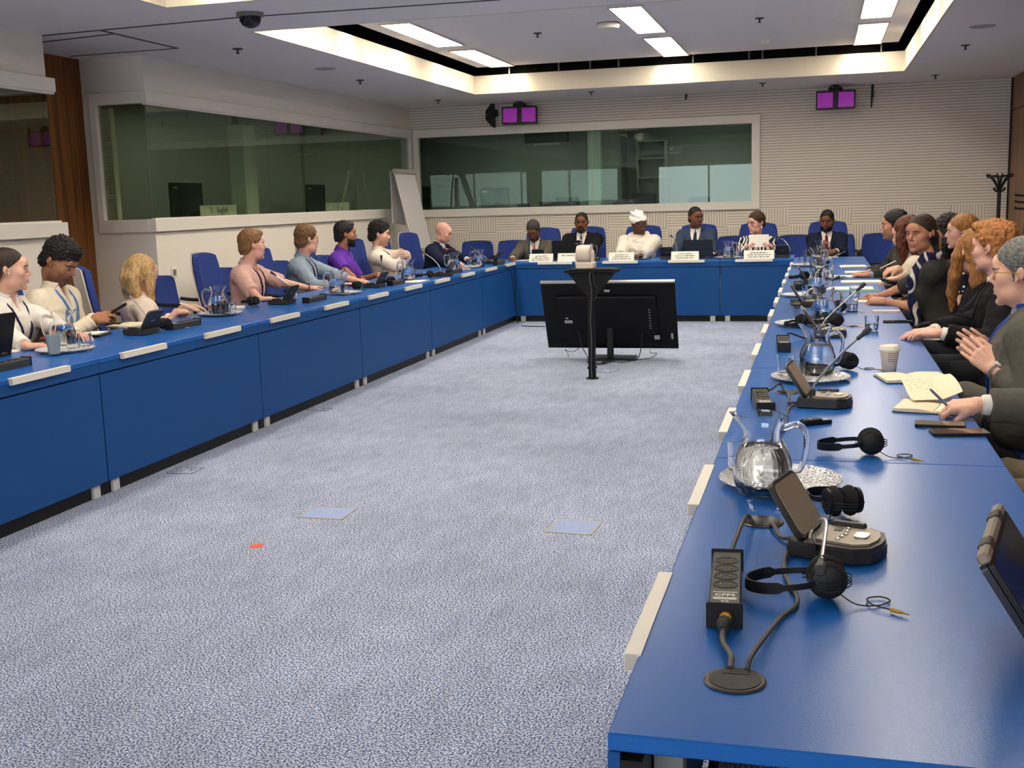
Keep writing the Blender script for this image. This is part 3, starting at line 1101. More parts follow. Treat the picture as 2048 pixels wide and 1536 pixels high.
def build_room():
    wallm = mat('wall_paint', srgb(232, 225, 215), rough=.75, spec=.2, bump=(90, .08))
    framem = mat('frame_paint', srgb(232, 226, 216), rough=.45, spec=.3)
    ceilm = mat('ceiling_paint', srgb(238, 233, 230), rough=.9, spec=.1, bump=(60, .15))
    upm = mat('upstand_paint', srgb(212, 202, 182), rough=.85, spec=.1)
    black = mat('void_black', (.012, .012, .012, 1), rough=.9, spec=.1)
    darkw = mat('booth_wall', srgb(176, 176, 164), rough=.9, spec=.1)
    wood = wood_mat('wood_dark', srgb(78, 46, 20), srgb(148, 92, 46))
    woodr = wood_mat('wood_right', srgb(118, 84, 56), srgb(150, 112, 78), .6)
    # floor (the booths behind the glass included)
    struct('floor', B(((-9.2, -6, -.12), (2.6, 19.4, 0))), carpet_mat())
    # left wall: first booth, alcove, second booth
    struct('wall_left', B(((XL - .1, -6, 0), (XL, Y8, 1.32)), ((XL - .1, -6, 2.585), (XL, Y8, ZC)),
                          ((XA, Y8 - .1, 0), (XL - .1, Y8, 1.32)), ((XA, Y8 - .1, 2.585), (XL - .1, Y8, ZC)),
                          ((XL - .1, Y95, 0), (XL, YB, 1.31)), ((XL - .1, Y95, 2.595), (XL, YB, ZC)),
                          ((XA, Y95, 0), (XL - .1, Y95 + .1, 1.31)), ((XA, Y95, 2.595), (XL - .1, Y95 + .1, ZC)),
                          ((XA - .1, Y95, 1.31), (-6.60, Y95 + .1, 2.595))), wallm)
    struct('wall_alcove', B(((XA - .12, Y8 - 1.2, 0), (XA, Y95, ZC))), wood)
    # back wall with its window opening
    o = struct('wall_back', B(((-6.05, YB, 2.60), (2.6, YB + .12, ZC)), ((-.83, YB, 1.28), (2.6, YB + .12, 2.60)), ((-6.05, YB, 0), (-6.0, YB + .12, 2.6))), slot_mat('slot_boards', srgb(232, 222, 210), 'h'))
    struct('wall_back_lower', B(((-6.0, YB, 0), (2.6, YB + .12, 1.28))), slot_mat('slot_boards_mixed', srgb(234, 224, 210), 'mix'))
    struct('wall_right', B(((XR, -6, 0), (XR + .12, YB, ZC))), woodr)
    struct('trim_1', B(((XR - .006, 1, 2.485), (XR + .01, YB, 2.495)), ((XR - .006, 14.2, 0), (XR + .01, 14.21, ZC)), ((XR - .02, YB - .03, 0), (XR, YB, ZC))), mat('seam_dark', (.02, .015, .01, 1), rough=.8))
    # wall behind the camera; unseen glowing panes added there as fill light
    struct('wall_near', B(((-9.2, -6.12, 0), (2.6, -6, 1.0)), ((-9.2, -6.12, 2.55), (2.6, -6, 3.7)), ((-9.2, -6.12, 1.0), (-5.4, -6, 2.55)), ((1.6, -6.12, 1.0), (2.6, -6, 2.55))), wallm)
    f = MB()
    for x in (-5.4, -3.68, -1.94, -.2, 1.54): f.box((x, -6.08, 1.0), (x + .06, -5.98, 2.55))
    for z in (1.0, 2.49): f.box((-5.4, -6.08, z), (1.6, -5.98, z + .06))
    fill_win = f.build('fill_window', framem); fill_win['kind'] = 'structure'
    fill_m = mat('fill_pane', (.8, .9, 1, 1), rough=.4, emit=((.9, .95, 1, 1), FILL))
    for x in (-5.34, -3.62, -1.88, -.14): B(((x, -6.06, 1.06), (x + 1.68, -6.05, 2.49))).build('pane', fill_m, fill_win, 0)
    # frames of the two booth windows and the back window
    f = MB()
    for z0, z1 in ((1.305, 1.425), (2.49, 2.60)):
        f.box((XL - .04, Y95 - .04, z0), (XL + .04, YB, z1), .004)
        f.box((XA + .09, Y95 - .04, z0), (XL - .04, Y95 + .06, z1), .004)
    f.box((XL - .04, YB - .10, 1.425), (XL + .04, YB, 2.49), .004)
    f.box((XA + .09, Y95 - .04, 1.425), (XA + .16, Y95 + .06, 2.49), .004)
    f.box((XL - .02, Y95 - .03, 2.475), (XL + .025, YB - .1, 2.492))
    f.box((XL - .03, Y95, 1.42), (XL + .012, YB - .1, 1.435))
    win1 = f.build('window_1', framem); win1['kind'] = 'structure'
    f = MB()
    for z0, z1 in ((1.315, 1.43), (2.475, 2.585)):
        f.box((XL - .04, -6, z0), (XL + .05, Y8 + .05, z1), .004)
        f.box((XA + .02, Y8 - .05, z0), (XL - .04, Y8 + .05, z1), .004)
    f.box((XL - .02, -6, 2.458), (XL + .03, Y8 + .05, 2.477))
    f.box((XL - .03, -6, 1.43), (XL + .012, Y8 + .02, 1.445))
    win2 = f.build('window_2', framem); win2['kind'] = 'structure'
    f = MB()
    f.box((-6.0, YB - .04, 1.285), (-.83, YB + .06, 1.40), .004); f.box((-6.0, YB - .04, 2.48), (-.83, YB + .06, 2.60), .004)
    f.box((-6.0, YB - .04, 1.40), (-5.92, YB + .06, 2.48), .004); f.box((-.945, YB - .04, 1.40), (-.83, YB + .06, 2.48), .004)
    f.box((-6.0, YB - .02, 1.28), (-.83, YB + .02, 1.29))
    win3 = f.build('window_3', framem); win3['kind'] = 'structure'
    g1 = pane_mat('booth_glass', (.76, .80, .71, 1), 1.0)
    g2 = pane_mat('back_glass', (.78, .86, .82, 1), .6)
    def pane(parent, lo, hi, m):
        o = B((lo, hi)).build('pane', m, parent, 0); return o
    ys = [Y95, 11.9, 14.2, YB - .08]
    for a, b in zip(ys[:-1], ys[1:]): pane(win1, (XL - .012, a + .004, 1.42), (XL - .006, b - .004, 2.495), g1)
    pane(win1, (XA + .14, Y95 + .006, 1.42), (XL - .02, Y95 + .012, 2.495), g1)
    for a, b in ((-6, 1), (1, 4.6), (4.6, Y8)): pane(win2, (XL - .012, a + .004, 1.43), (XL - .006, b - .004, 2.48), g1)
    pane(win2, (XA + .02, Y8 - .012, 1.43), (XL - .02, Y8 - .006, 2.48), g1)
    for a, b in ((-5.94, -3.24), (-3.24, -.93)): pane(win3, (a + .004, YB + .01, 1.39), (b - .004, YB + .016, 2.49), g2)
    # slatted white strip inside the end pane of the second booth
    s = MB()
    s.box((-6.575, Y95 + .03, 1.425), (-6.565, Y95 + .10, 2.47)); s.box((-6.47, Y95 + .03, 1.425), (-6.46, Y95 + .10, 2.47))
    for k in range(62): s.cbox((-6.517, Y95 + .06, 1.432 + k * .0168), (.10, .05, .010), 0, rot('X', 20))
    sl = s.build('window_blind', framem)
    tag(sl, 'narrow white slatted strip inside the corner of the booth window', 'blind')
    # booth rooms behind the glass
    struct('wall_booth', B(((-9.2, -6, 0), (-9.1, 19.4, 3.0)), ((-9.1, 19.3, 0), (2.6, 19.4, 3.0)), ((-.45, YB + .12, 0), (-.35, 19.3, 3.0)),
                           ((-9.1, 11.75, 0), (XL - .35, 11.9, 2.9)), ((-9.1, 14.1, 0), (-6.7, 14.2, 2.9)), ((-3.32, YB + .3, 0), (-3.16, 19.3, 2.9)),
                           ((-9.1, YB + .12, 0), (-6.0, YB + .2, 2.9)), ((-9.1, 3.0, 0), (XL - .6, 3.1, 2.9)), ((-9.1, 6.8, 0), (XA - .12, 6.9, 2.9))), darkw)
    struct('ceiling_booth', B(((-9.2, -6, 2.72), (XL - .1, Y8 - 1.25, 2.8)), ((-9.2, Y95 + .1, 2.72), (XL - .1, YB + .12, 2.8)), ((-9.2, YB + .12, 2.72), (2.6, 19.4, 2.8))), darkw)
    pale = mat('booth_pale', srgb(196, 204, 190), rough=.7)
    struct('trim_2', B(((XL - .34, 11.62, 1.2), (XL - .16, 11.9, 2.42)), ((-3.33, YB + .14, 1.2), (-3.14, YB + .30, 2.7))), pale)
    # ceiling
    recs = ((-4.5, .98, 8.66, 14.9), (-4.5, .98, .6, 7.41), (-4.5, .98, -5.6, -.65))
    boxes = [((-6.84, -6, ZC), (-4.5, YB, ZC + .04)), ((.98, -6, ZC), (XR + .12, YB, ZC + .04))]
    yy = -6
    for x0, x1, y0, y1 in sorted(recs, key=lambda r: r[2]):
        boxes.append(((x0, yy, ZC), (x1, y0, ZC + .04))); yy = y1
    boxes.append(((-4.5, yy, ZC), (.98, YB, ZC + .04)))
    struct('ceiling', B(*boxes), ceilm)
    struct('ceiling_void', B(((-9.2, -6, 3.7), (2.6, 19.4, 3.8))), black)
    up, pan, vo = [], [], []
    for x0, x1, y0, y1 in recs:
        t = .02
        up += [((x0, y0, ZC - .002), (x0 + t, y1, 3.155)), ((x1 - t, y0, ZC - .002), (x1, y1, 3.155)), ((x0 + t, y1 - t, ZC - .002), (x1 - t, y1, 3.155)), ((x0 + t, y0, ZC - .002), (x1 - t, y0 + t, 3.155))]
        pan.append(((x0 + .10, y0 + .10, ZU), (x1 - .10, y1 - .13, ZU + .03)))
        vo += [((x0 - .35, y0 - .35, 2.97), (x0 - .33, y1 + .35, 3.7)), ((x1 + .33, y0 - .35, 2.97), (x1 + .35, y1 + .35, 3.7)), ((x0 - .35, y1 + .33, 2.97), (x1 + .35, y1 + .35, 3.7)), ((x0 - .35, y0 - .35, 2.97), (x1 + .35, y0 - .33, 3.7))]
    struct('trim_3', B(*up), upm)
    struct('ceiling_panel', B(*pan), ceilm)
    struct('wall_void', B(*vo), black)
    # thin dark service tracks in the soffit
    tr = MB()
    for p, q in (((80, 72), (480, 35)), ((480, 35), (1000, 0)), ((80, 85), (228, 68)), ((205, 62), (355, 97)), ((355, 97), (140, 113))):
        a, b = atz(*p, ZC - .002), atz(*q, ZC - .002)
        d = (b - a) / np.linalg.norm(b - a); nrm_ = np.array([-d[1], d[0], 0]) * .018
        tr.add([a + nrm_, a - nrm_, b - nrm_, b + nrm_, a + nrm_ + (0, 0, .004), a - nrm_ + (0, 0, .004), b - nrm_ + (0, 0, .004), b + nrm_ + (0, 0, .004)],
               [(0, 1, 2, 3), (4, 7, 6, 5), (0, 4, 5, 1), (1, 5, 6, 2), (2, 6, 7, 3), (3, 7, 4, 0)])
    struct('trim_4', tr, mat('track_dark', (.03, .028, .026, 1), rough=.6))
    # hangers in the dark gap above the back upstand
    hg = MB()
    for px in (1018, 1117, 1180, 1237, 1386, 1498, 1525, 1632, 1762):
        p = aty(px, 120, 14.86); hg.box((p[0] - .008, 14.85, 3.15), (p[0] + .008, 14.88, 3.4))
    struct('trim_5', hg, mat('hanger_grey', srgb(120, 116, 110), rough=.6))

def ceiling_gear():
    frm = mat('lamp_frame', srgb(206, 196, 186), rough=.5)
    dif = mat('lamp_diffuser', (1, .97, .88, 1), rough=.6, emit=((1, .91, .76, 1), LAMP))
    n, l, b = nodes_of(dif)
    tc = n.new('ShaderNodeTexCoord'); sp = n.new('ShaderNodeSeparateXYZ'); l.new(tc.outputs['Object'], sp.inputs[0])
    def mth(o, a, c):
        q = n.new('ShaderNodeMath'); q.operation = o
        for i, v in enumerate((a, c)):
            if hasattr(v, 'links'): l.new(v, q.inputs[i])
            else: q.inputs[i].default_value = v
        return q.outputs[0]
    fr = mth('FRACT', mth('DIVIDE', sp.outputs['Y'], .058), 0)
    s = mth('MULTIPLY_ADD', mth('GREATER_THAN', fr, .86), -.94); s.node.inputs[2].default_value = 1.
    ab = mth('ABSOLUTE', sp.outputs['X'], 0)
    s2 = mth('MULTIPLY_ADD', mth('LESS_THAN', ab, .008), -.94); s2.node.inputs[2].default_value = 1.
    l.new(mth('MULTIPLY', mth('MULTIPLY', s, s2), LAMP), b.inputs['Emission Strength'])
    used = False
    proto = None
    places = []
    for x, side in ((-4.05, 'left'), (-1.775, 'middle'), (.52, 'right')):
        for y, e in ((11.68, 'nearer'), (13.86, 'farther')):
            places.append((x, y, '%s of the two bright panel lights in the %s row of the ceiling recess' % (e, side), None))
    for y in (9.55, 3.95, 6.15, -2.2):  # first row is unseen, added to brighten the far end of the room
        for x in (-4.05, -1.775, .52):
            places.append((x, y, 'bright panel light hidden from view in the ceiling recesses', 'panel lights out of the picture'))
    for x, y, lab, g in places:
        if proto is None:
            proto = empty('ceiling_light', cat='ceiling light')
            fb = MB()
            for lo, hi in (((-.165, -.89, -.014), (-.148, .89, .0)), ((.148, -.89, -.014), (.165, .89, .0)), ((-.148, -.89, -.014), (.148, -.872, 0)), ((-.148, .872, -.014), (.148, .89, 0))): fb.box(lo, hi)
            fb.build('frame', frm, proto)
            B(((-.148, -.872, -.008), (.148, .872, -.002))).build('diffuser', dif, proto, 0)
        o = place(proto, used, (x, y, ZU), 0, lab, g or 'panel lights in the recess'); used = True
    # small spots that wash the upstand of the recess
    spots = []
    for x in (-3.95, -1.86, .42): spots.append(((x, 14.62, 3.17), (0, 1, -.6)))
    for y in (9.2, 10.6, 12.0, 13.4): spots.append(((-4.22, y, 3.17), (-1, 0, -.6)))
    for y in (9.5, 10.9, 12.3, 13.7): spots.append(((.70, y, 3.17), (1, 0, -.6)))
    for x in (-4.0, -2.9, -1.8, -.7, .4): spots.append(((x, 7.15, 3.17), (0, 1, -.55)))
    for y in (2.2, 3.8, 5.4): spots += [((-4.22, y, 3.17), (-1, 0, -.6)), ((.70, y, 3.17), (1, 0, -.6))]
    for p, d in spots:
        ld = bpy.data.lights.new('recess_spot', 'SPOT'); ld.energy = SPOT; ld.color = (1, .80, .50); ld.spot_size = math.radians(94); ld.spot_blend = .9; ld.shadow_soft_size = .03
        o = bpy.data.objects.new('recess_spot', ld); C.objects.link(o); o.location = p
        o.rotation_euler = Vector(d).to_track_quat('-Z', 'Y').to_euler()
    dark = mat('sprinkler_metal', srgb(70, 66, 62), rough=.4, metal=.6)
    proto, used = None, False
    for (px, py, z, lab) in ((475, 97, ZC, 'ceiling sprinkler nearest the dark dome camera'), (720, 160, ZC, 'ceiling sprinkler on the soffit between the round speaker and the back corner'), (876, 200, ZC, 'ceiling sprinkler by the left back corner of the room'),
                             (1182, 183, ZC, 'ceiling sprinkler in front of the back wall between the two purple emitters'), (1525, 166, ZC, 'ceiling sprinkler above the right end of the back window'), (1871, 150, ZC, 'ceiling sprinkler at the far right corner of the room'),
                             (1931, 90, ZC, 'ceiling sprinkler on the right soffit below the round speaker'), (1075, 66, ZU, 'ceiling sprinkler inside the recess beside the smoke detector'), (1519, 36, ZU, 'ceiling sprinkler inside the recess between middle and right light rows')):
        if proto is None:
            proto = empty('sprinkler', cat='sprinkler')
            MB().lathe([(.045, 0), (.045, -.008), (.02, -.012)], n=16).build('plate', dark, proto)
            MB().lathe([(.010, -.01), (.010, -.04), (.018, -.042), (.018, -.047)], n=10).build('head', dark, proto)
        p = atz(px, py, z)
        place(proto, used, (p[0], p[1], z), 0, lab, 'ceiling sprinklers'); used = True
    # dome camera
    p = atz(500, 26, ZC)
    t = empty('dome_camera', (p[0], p[1], ZC), 0, 'black dome security camera hanging from the front soffit', 'camera')
    MB().lathe([(.10, 0), (.10, -.025), (.085, -.03)], n=24).build('ring', mat('dome_ring', srgb(120, 116, 112), rough=.5), t)
    MB().lathe([(.083, -.028), (.078, -.06), (.06, -.088), (.035, -.103), (.006, -.11)], n=24).build('dome', mat('dome_black', (.01, .01, .012, 1), rough=.08), t)
    p = atz(1217, 46, ZU)
    t = empty('smoke_detector', (p[0], p[1], ZU), 0, 'round white smoke detector beside the middle row of lights', 'detector')
    MB().lathe([(.11, 0), (.115, -.03), (.10, -.055), (.03, -.062)], n=28).build('housing', framem_(), t)
    MB().lathe([(.118, -.001), (.118, -.006)], n=28).build('base_ring', dark, t)
    p = atz(1531, 80, ZU)
    t = MB().lathe([(.045, 0), (.045, -.02), (.03, -.05), (.008, -.056)], n=18).build('motion_sensor', framem_(), loc=(p[0], p[1], ZU)); tag(t, 'small white motion sensor at the back edge of the ceiling recess', 'sensor')
    spk = mat('speaker_cover', srgb(172, 167, 164), rough=.8, bump=(400, .5))
    for px, py, lab in ((650, 137, 'flat round ceiling speaker on the left soffit'), (1965, 52, 'flat round ceiling speaker on the right soffit')):
        p = atz(px, py, ZC)
        t = MB().lathe([(.11, 0), (.11, -.006), (.10, -.009), (.01, -.010)], n=28).build('ceiling_speaker', spk, loc=(p[0], p[1], ZC)); tag(t, lab, 'speaker', 'round ceiling speakers')

def framem_():
    return mat('frame_paint', srgb(214, 208, 198))

def wall_gear():
    blk = mat('gear_black', (.012, .012, .013, 1), rough=.45)
    # purple infrared emitters above the back window
    pur = mat('emitter_purple', srgb(112, 46, 118), rough=.25, emit=(srgb(150, 40, 160), .35), noise=(30, .15))
    for i, (cx, cz, lab) in enumerate(((-4.235, 2.725, 'purple two panel infrared emitter above the middle of the back window'), (.18, 2.72, 'purple two panel infrared emitter on the bare right part of the back wall'))):
        if i == 0:
            e = empty('infrared_emitter', cat='emitter')
            b = MB(); b.box((-.255, -.06, -.125), (.255, .03, .105), .006); b.box((-.24, -.065, -.03), (-.225, -.05, .0))
            b.box((-.255, -.075, .10), (.255, -.055, .113)); b.box((-.255, -.075, -.128), (.255, -.055, -.115)); b.box((-.255, -.075, -.12), (-.243, -.055, .11)); b.box((.243, -.075, -.12), (.255, -.055, .11)); b.box((-.03, -.072, -.12), (.03, -.055, .11))
            b.build('housing', blk, e)
            for q in (-1, 1):
                MB().box((q * .137 - .1, -.068, -.108), (q * .137 + .1, -.058, .092)).build('emitter_panel', pur, e)
            b = MB(); b.box((-.09, .0, .105), (.09, .05, .17), .01); b.tube(spline([(-.07, .0, .11), (-.09, -.03, .15), (-.02, -.04, .19), (.05, -.02, .17), (.07, .0, .12)], 5), .008); b.box((-.02, .03, .1), (.02, .25, .14)); b.box((-.03, -.02, .15), (.03, .22, .20))
            b.build('bracket', blk, e)
            proto = e
        o = place(proto, i > 0, (cx, YB - .30, cz), 0, lab, 'infrared emitters')
        o.rotation_euler = (math.radians(-6), 0, math.radians(6 if i == 0 else 0))
    # triangular black loudspeaker at the left
    p = aty(980, 228, YB - .12)
    t = empty('wall_loudspeaker', (p[0], YB - .12, p[2]), 0, 'black wedge shaped loudspeaker on the wall left of the purple emitter', 'loudspeaker')
    b = MB(); b.add([(-.055, -.05, .04), (-.055, -.05, -.08), (.055, -.09, -.20), (.065, -.09, .17), (-.03, .02, .04), (-.03, .02, -.08), (.07, .03, -.20), (.07, .03, .17)], [(0, 1, 2, 3), (4, 7, 6, 5), (0, 4, 5, 1), (1, 5, 6, 2), (2, 6, 7, 3), (3, 7, 4, 0)])
    b.build('cabinet', blk, t, 20)
    MB().box((.05, -.02, -.04), (.10, .10, .06), .01).build('bracket', blk, t)
    MB().box((-.058, -.058, -.03), (-.02, -.05, -.01)).build('badge', mat('badge_grey', srgb(150, 150, 150)), t)
    # antennas
    for px, py, lab, h in ((1373, 192, 'short black wall microphone hanging above the back window', .09), (1745, 186, 'long thin black antenna hanging on the wall right of the purple emitter', .32)):
        p = aty(px, py, YB - .05)
        b = MB(); b.box((-.035, -.02, h * .4), (.035, .05, h * .4 + .03), .004); b.tube([(0, 0, h * .4), (-.005, -.005, 0), (-.012, -.01, -h * .6)], [.02, .015, .008])
        if h > .2: b.box((-.02, -.02, -.06), (.02, .02, .03), .005)
        o = b.build('wall_antenna' if h > .2 else 'wall_microphone', blk, loc=p); tag(o, lab, 'antenna' if h > .2 else 'microphone')
    # socket on the left wall behind the empty chair
    p = atx(349, 545, XL + .012)
    t = empty('wall_socket', p, 0, 'grey wall socket low on the white wall behind the empty chairs', 'socket')
    B(((-.012, -.045, -.05), (.002, .045, .05)), bev=.003).build('plate', framem_(), t); B(((.0, -.028, -.032), (.006, .028, .03)), bev=.003).build('insert', mat('socket_grey', srgb(120, 116, 112)), t)
    # booth signs standing on the sill
    card = mat('sign_card', srgb(226, 226, 214), rough=.7); ink = mat('ink_dark', (.03, .03, .035, 1), rough=.7)
    for (x0, x1, yb, txt, lab) in ((402, 474, 432, '3    English', 'white booth sign reading 3 English on the window sill'), (653, 699, 425, '1    عربي', 'white booth sign in Arabic lettering further along the window sill')):
        a = atx(x0, yb, XL - .03); b_ = atx(x1, yb - 2, XL - .03)
        w = b_[1] - a[1]
        t = empty('booth_sign', (XL - .035, (a[1] + b_[1]) / 2, 1.437), 0, lab, 'sign')
        B(((-.004, -w / 2, 0), (.004, w / 2, .105))).build('card', card, t)
        me = text_mesh(txt, .085 if 'E' in txt else .07); me.materials.append(ink)
        o = link_mesh('lettering', me, t, (.0065, 0, .052)); o.rotation_euler = (PI / 2, 0, PI / 2)
        o.scale = (1.0, 1, 1)
    # things inside the booths
    scr = mat('booth_screen', (.02, .022, .024, 1), rough=.25)
    def monitor(loc, rz, w, h, lab, blue=None):
        t = empty('booth_monitor', loc, rz, lab, 'monitor')
        B(((-w / 2, -.02, .06), (w / 2, .02, .06 + h)), bev=.006).build('back_panel', scr, t)
        b = MB(); b.box((-.03, .01, -.05), (.03, .05, .15)); b.box((-.12, -.08, -.06), (.12, .1, -.045)); b.build('stand', blk, t)
        B(((-w / 2 + .03, -.024, h - .0), (-w / 2 + .10, -.018, h + .018))).build('badge', mat('badge_grey', srgb(150, 150, 150)), t)
    desk = mat('booth_desk', srgb(80, 78, 70), rough=.6)
    for lo, hi, lab in (((-7.1, 9.72, 1.22), (XL - .13, 11.6, 1.26), 'narrow booth desk under the corner window with monitor'), ((-6.65, 12.0, 1.22), (XL - .13, 14.0, 1.26), 'long booth desk behind the left window by the flip chart'), ((-5.8, YB + .16, 1.22), (-3.35, YB + .8, 1.26), 'booth desk behind the left pane of the back window'), ((-3.1, YB + .16, 1.22), (-.5, YB + .8, 1.26), 'booth desk behind the right pane of the back window'), ((-6.6, 3.2, 1.22), (XL - .16, 6.7, 1.26), 'booth desk behind the nearest left window')):
        t = empty('booth_desk', ((lo[0] + hi[0]) / 2, (lo[1] + hi[1]) / 2, 0), 0, lab, 'desk')
        c = ((lo[0] + hi[0]) / 2, (lo[1] + hi[1]) / 2, 0)
        B((np.subtract(lo, c), np.subtract(hi, c))).build('desk_top', desk, t)
        for sx in (-1, 1):
            for sy in (-1, 1):
                px_, py_ = sx * ((hi[0] - lo[0]) / 2 - .06), sy * ((hi[1] - lo[1]) / 2 - .06)
                B(((px_ - .02, py_ - .02, 0), (px_ + .02, py_ + .02, 1.22))).build('leg', desk, t)
    def sill(px, py, x): return atx(px, py, x)
    p = sill(375, 428, -6.35); monitor((p[0], p[1], 1.32), PI / 2, .60, .40, 'dark monitor behind the 3 English sign in the corner booth')
    p = sill(632, 415, -6.35); monitor((p[0], p[1], 1.32), PI / 2, .55, .40, 'dark monitor in the booth behind the Arabic sign')
    p = aty(855, 410, YB + .35); monitor((p[0], p[1], 1.32), math.radians(-55), .42, .38, 'dark monitor turned sideways at the left end of the back window')
    p = aty(990, 405, YB + .35); monitor((p[0], p[1], 1.32), math.radians(8), .44, .32, 'dark monitor in the middle of the left back pane')
    p = aty(1120, 405, YB + .3)
    t = empty('mixing_console', (p[0], p[1], 1.30), 0, 'black sound mixing console behind the left back pane', 'console')
    b = MB(); b.box((-.30, -.1, .03), (.28, .16, .17), .01); b.build('body', blk, t)
    b = MB(); b.box((-.05, -.05, .17), (.27, .1, .235), .008); b.build('top_unit', scr, t)
    b = MB()
    for k in range(12): b.box((-.28 + k * .045, -.105, .09), (-.255 + k * .045, -.099, .10))
    b.box((-.25, -.105, .14), (-.12, -.099, .155)); b.box((.16, -.105, .14), (.22, -.099, .15)); b.build('labels', mat('badge_grey', srgb(150, 150, 150)), t)
    p = aty(1093, 277, YB + .5)
    t = empty('hanging_monitor', (p[0], p[1], 2.36), 0, 'dark monitor hanging from the ceiling inside the back booth', 'monitor')
    B(((-.34, -.03, 0), (.34, .03, .17)), bev=.005).build('screen', scr, t); B(((-.02, .0, .17), (.02, .04, .36))).build('pole', blk, t); B(((-.2, -.02, -.04), (.2, .02, -.015))).build('light_bar', mat('bar_pale', srgb(200, 204, 196)), t)
    # dark booth chairs seen through the right pane
    bc = mat('booth_chair', srgb(44, 46, 60), rough=.8)
    for i, (px, w, h, lab) in enumerate(((1288, .36, .17, 'dark blue booth chair in front of the shelves behind the right back pane'), (1398, .32, .09, 'low black booth chair back behind the right back pane'), (1047, .2, .06, 'small black chair top beside the mixing console'), (1220, .26, .14, 'dark lumpy bag lying on the booth desk behind the right back pane'))):
        p = aty(px + (22 if i == 3 else 0), 408, YB + .95 if i != 3 else YB + .5)
        if i == 3:
            b = MB(); b.ball((0, 0, .08), (.18, .1, .10), 14, 8); b.ball((.08, 0, .13), (.09, .07, .06), 12, 8); o = b.build('bag', bc, loc=(p[0], p[1], 1.27)); tag(o, lab, 'bag'); continue
        t = empty('booth_chair', (p[0], p[1], 0), 0, lab, 'chair', 'chairs inside the back booth')
        B(((-w / 2, -.02, 1.0), (w / 2, .03, 1.39 + h)), bev=.02).build('backrest', bc, t)
        B(((-w / 2, -.4, .78), (w / 2, .02, .86)), bev=.02).build('seat', bc, t)
        b = MB(); b.tube([(0, -.2, .04), (0, -.2, .8)], .025); b.tube([(0, -.02, .82), (0, .03, 1.1)], .02)
        for k in range(5):
            a = k * 2 * PI / 5; b.tube([(0, -.2, .06), (.26 * math.cos(a), -.2 + .26 * math.sin(a), .03)], .018)
        b.build('base', blk, t)
    # unseen fill lamps added to brighten the booth interiors
    bl_ = mat('booth_fill_glow', (1, 1, 1, 1), emit=((.9, 1, .86, 1), BOOTH_FILL))
    proto = None
    for i, (x, y, lab) in enumerate(((-7.6, 10.7, 'added fill lamp inside the corner booth'), (-7.6, 13.0, 'added fill lamp inside the middle left booth'), (-7.6, 15.4, 'added fill lamp inside the farthest left booth'), (-7.9, 5.0, 'added fill lamp inside the nearest left booth'), (-4.6, 18.0, 'added fill lamp inside the left back booth'), (-1.8, 18.0, 'added fill lamp inside the right back booth'))):
        if proto is None:
            proto = empty('booth_fill', cat='ceiling light')
            MB().lathe([(.16, 0), (.17, -.02), (.15, -.03)], n=24).build('rim', blk, proto); MB().lathe([(.14, -.025), (.14, -.034), (.05, -.038)], n=24).build('diffuser', bl_, proto)
        place(proto, i > 0, (x, y, 2.72), 0, lab, 'added booth fill lamps')
    # shelf tower and white door inside the right back booth
    sh = mat('shelf_pale', srgb(170, 170, 156), rough=.7)
    b = MB(); x0 = aty(1273, 350, 18.6)[0]; x1 = aty(1332, 350, 18.6)[0]
    t = empty('booth_shelf', ((x0 + x1) / 2, 18.6, 0), 0, 'pale shelf unit at the back of the right booth', 'shelf')
    w = (x1 - x0) / 2
    B(((-w, 0, 0), (-w + .02, .4, 2.4)), ((w - .02, 0, 0), (w, .4, 2.4)), ((-w, .38, 0), (w, .4, 2.4))).build('carcass', sh, t)
    for z in (.05, .9, 1.2, 1.5, 1.8, 2.1, 2.38): B(((-w + .02, 0, z), (w - .02, .38, z + .02))).build('shelf_board', sh, t)
    # red and green pinpoints of light on booth equipment
    led = mat('led_green', (.05, .6, .2, 1), emit=((.1, 1, .35, 1), 6))
    for px, py, lab in ((420, 366, 'left of two tiny green lights in the corner booth'), (447, 366, 'right of two tiny green lights in the corner booth')):
        p = atx(px, py, -7.4)
        t = empty('charging_rack', (p[0], p[1], 1.2), 0, lab, 'indicator')
        B(((-.12, -.02, 0), (-.02, .02, p[2] - 1.2 + .03))).build('post', blk, t)
        MB().ball((-.012, 0, p[2] - 1.2), .012, 8, 6).build('lamp', led, t)
        B(((-.12, -.08, -1.2), (-.02, .08, .01))).build('cabinet', desk, t)
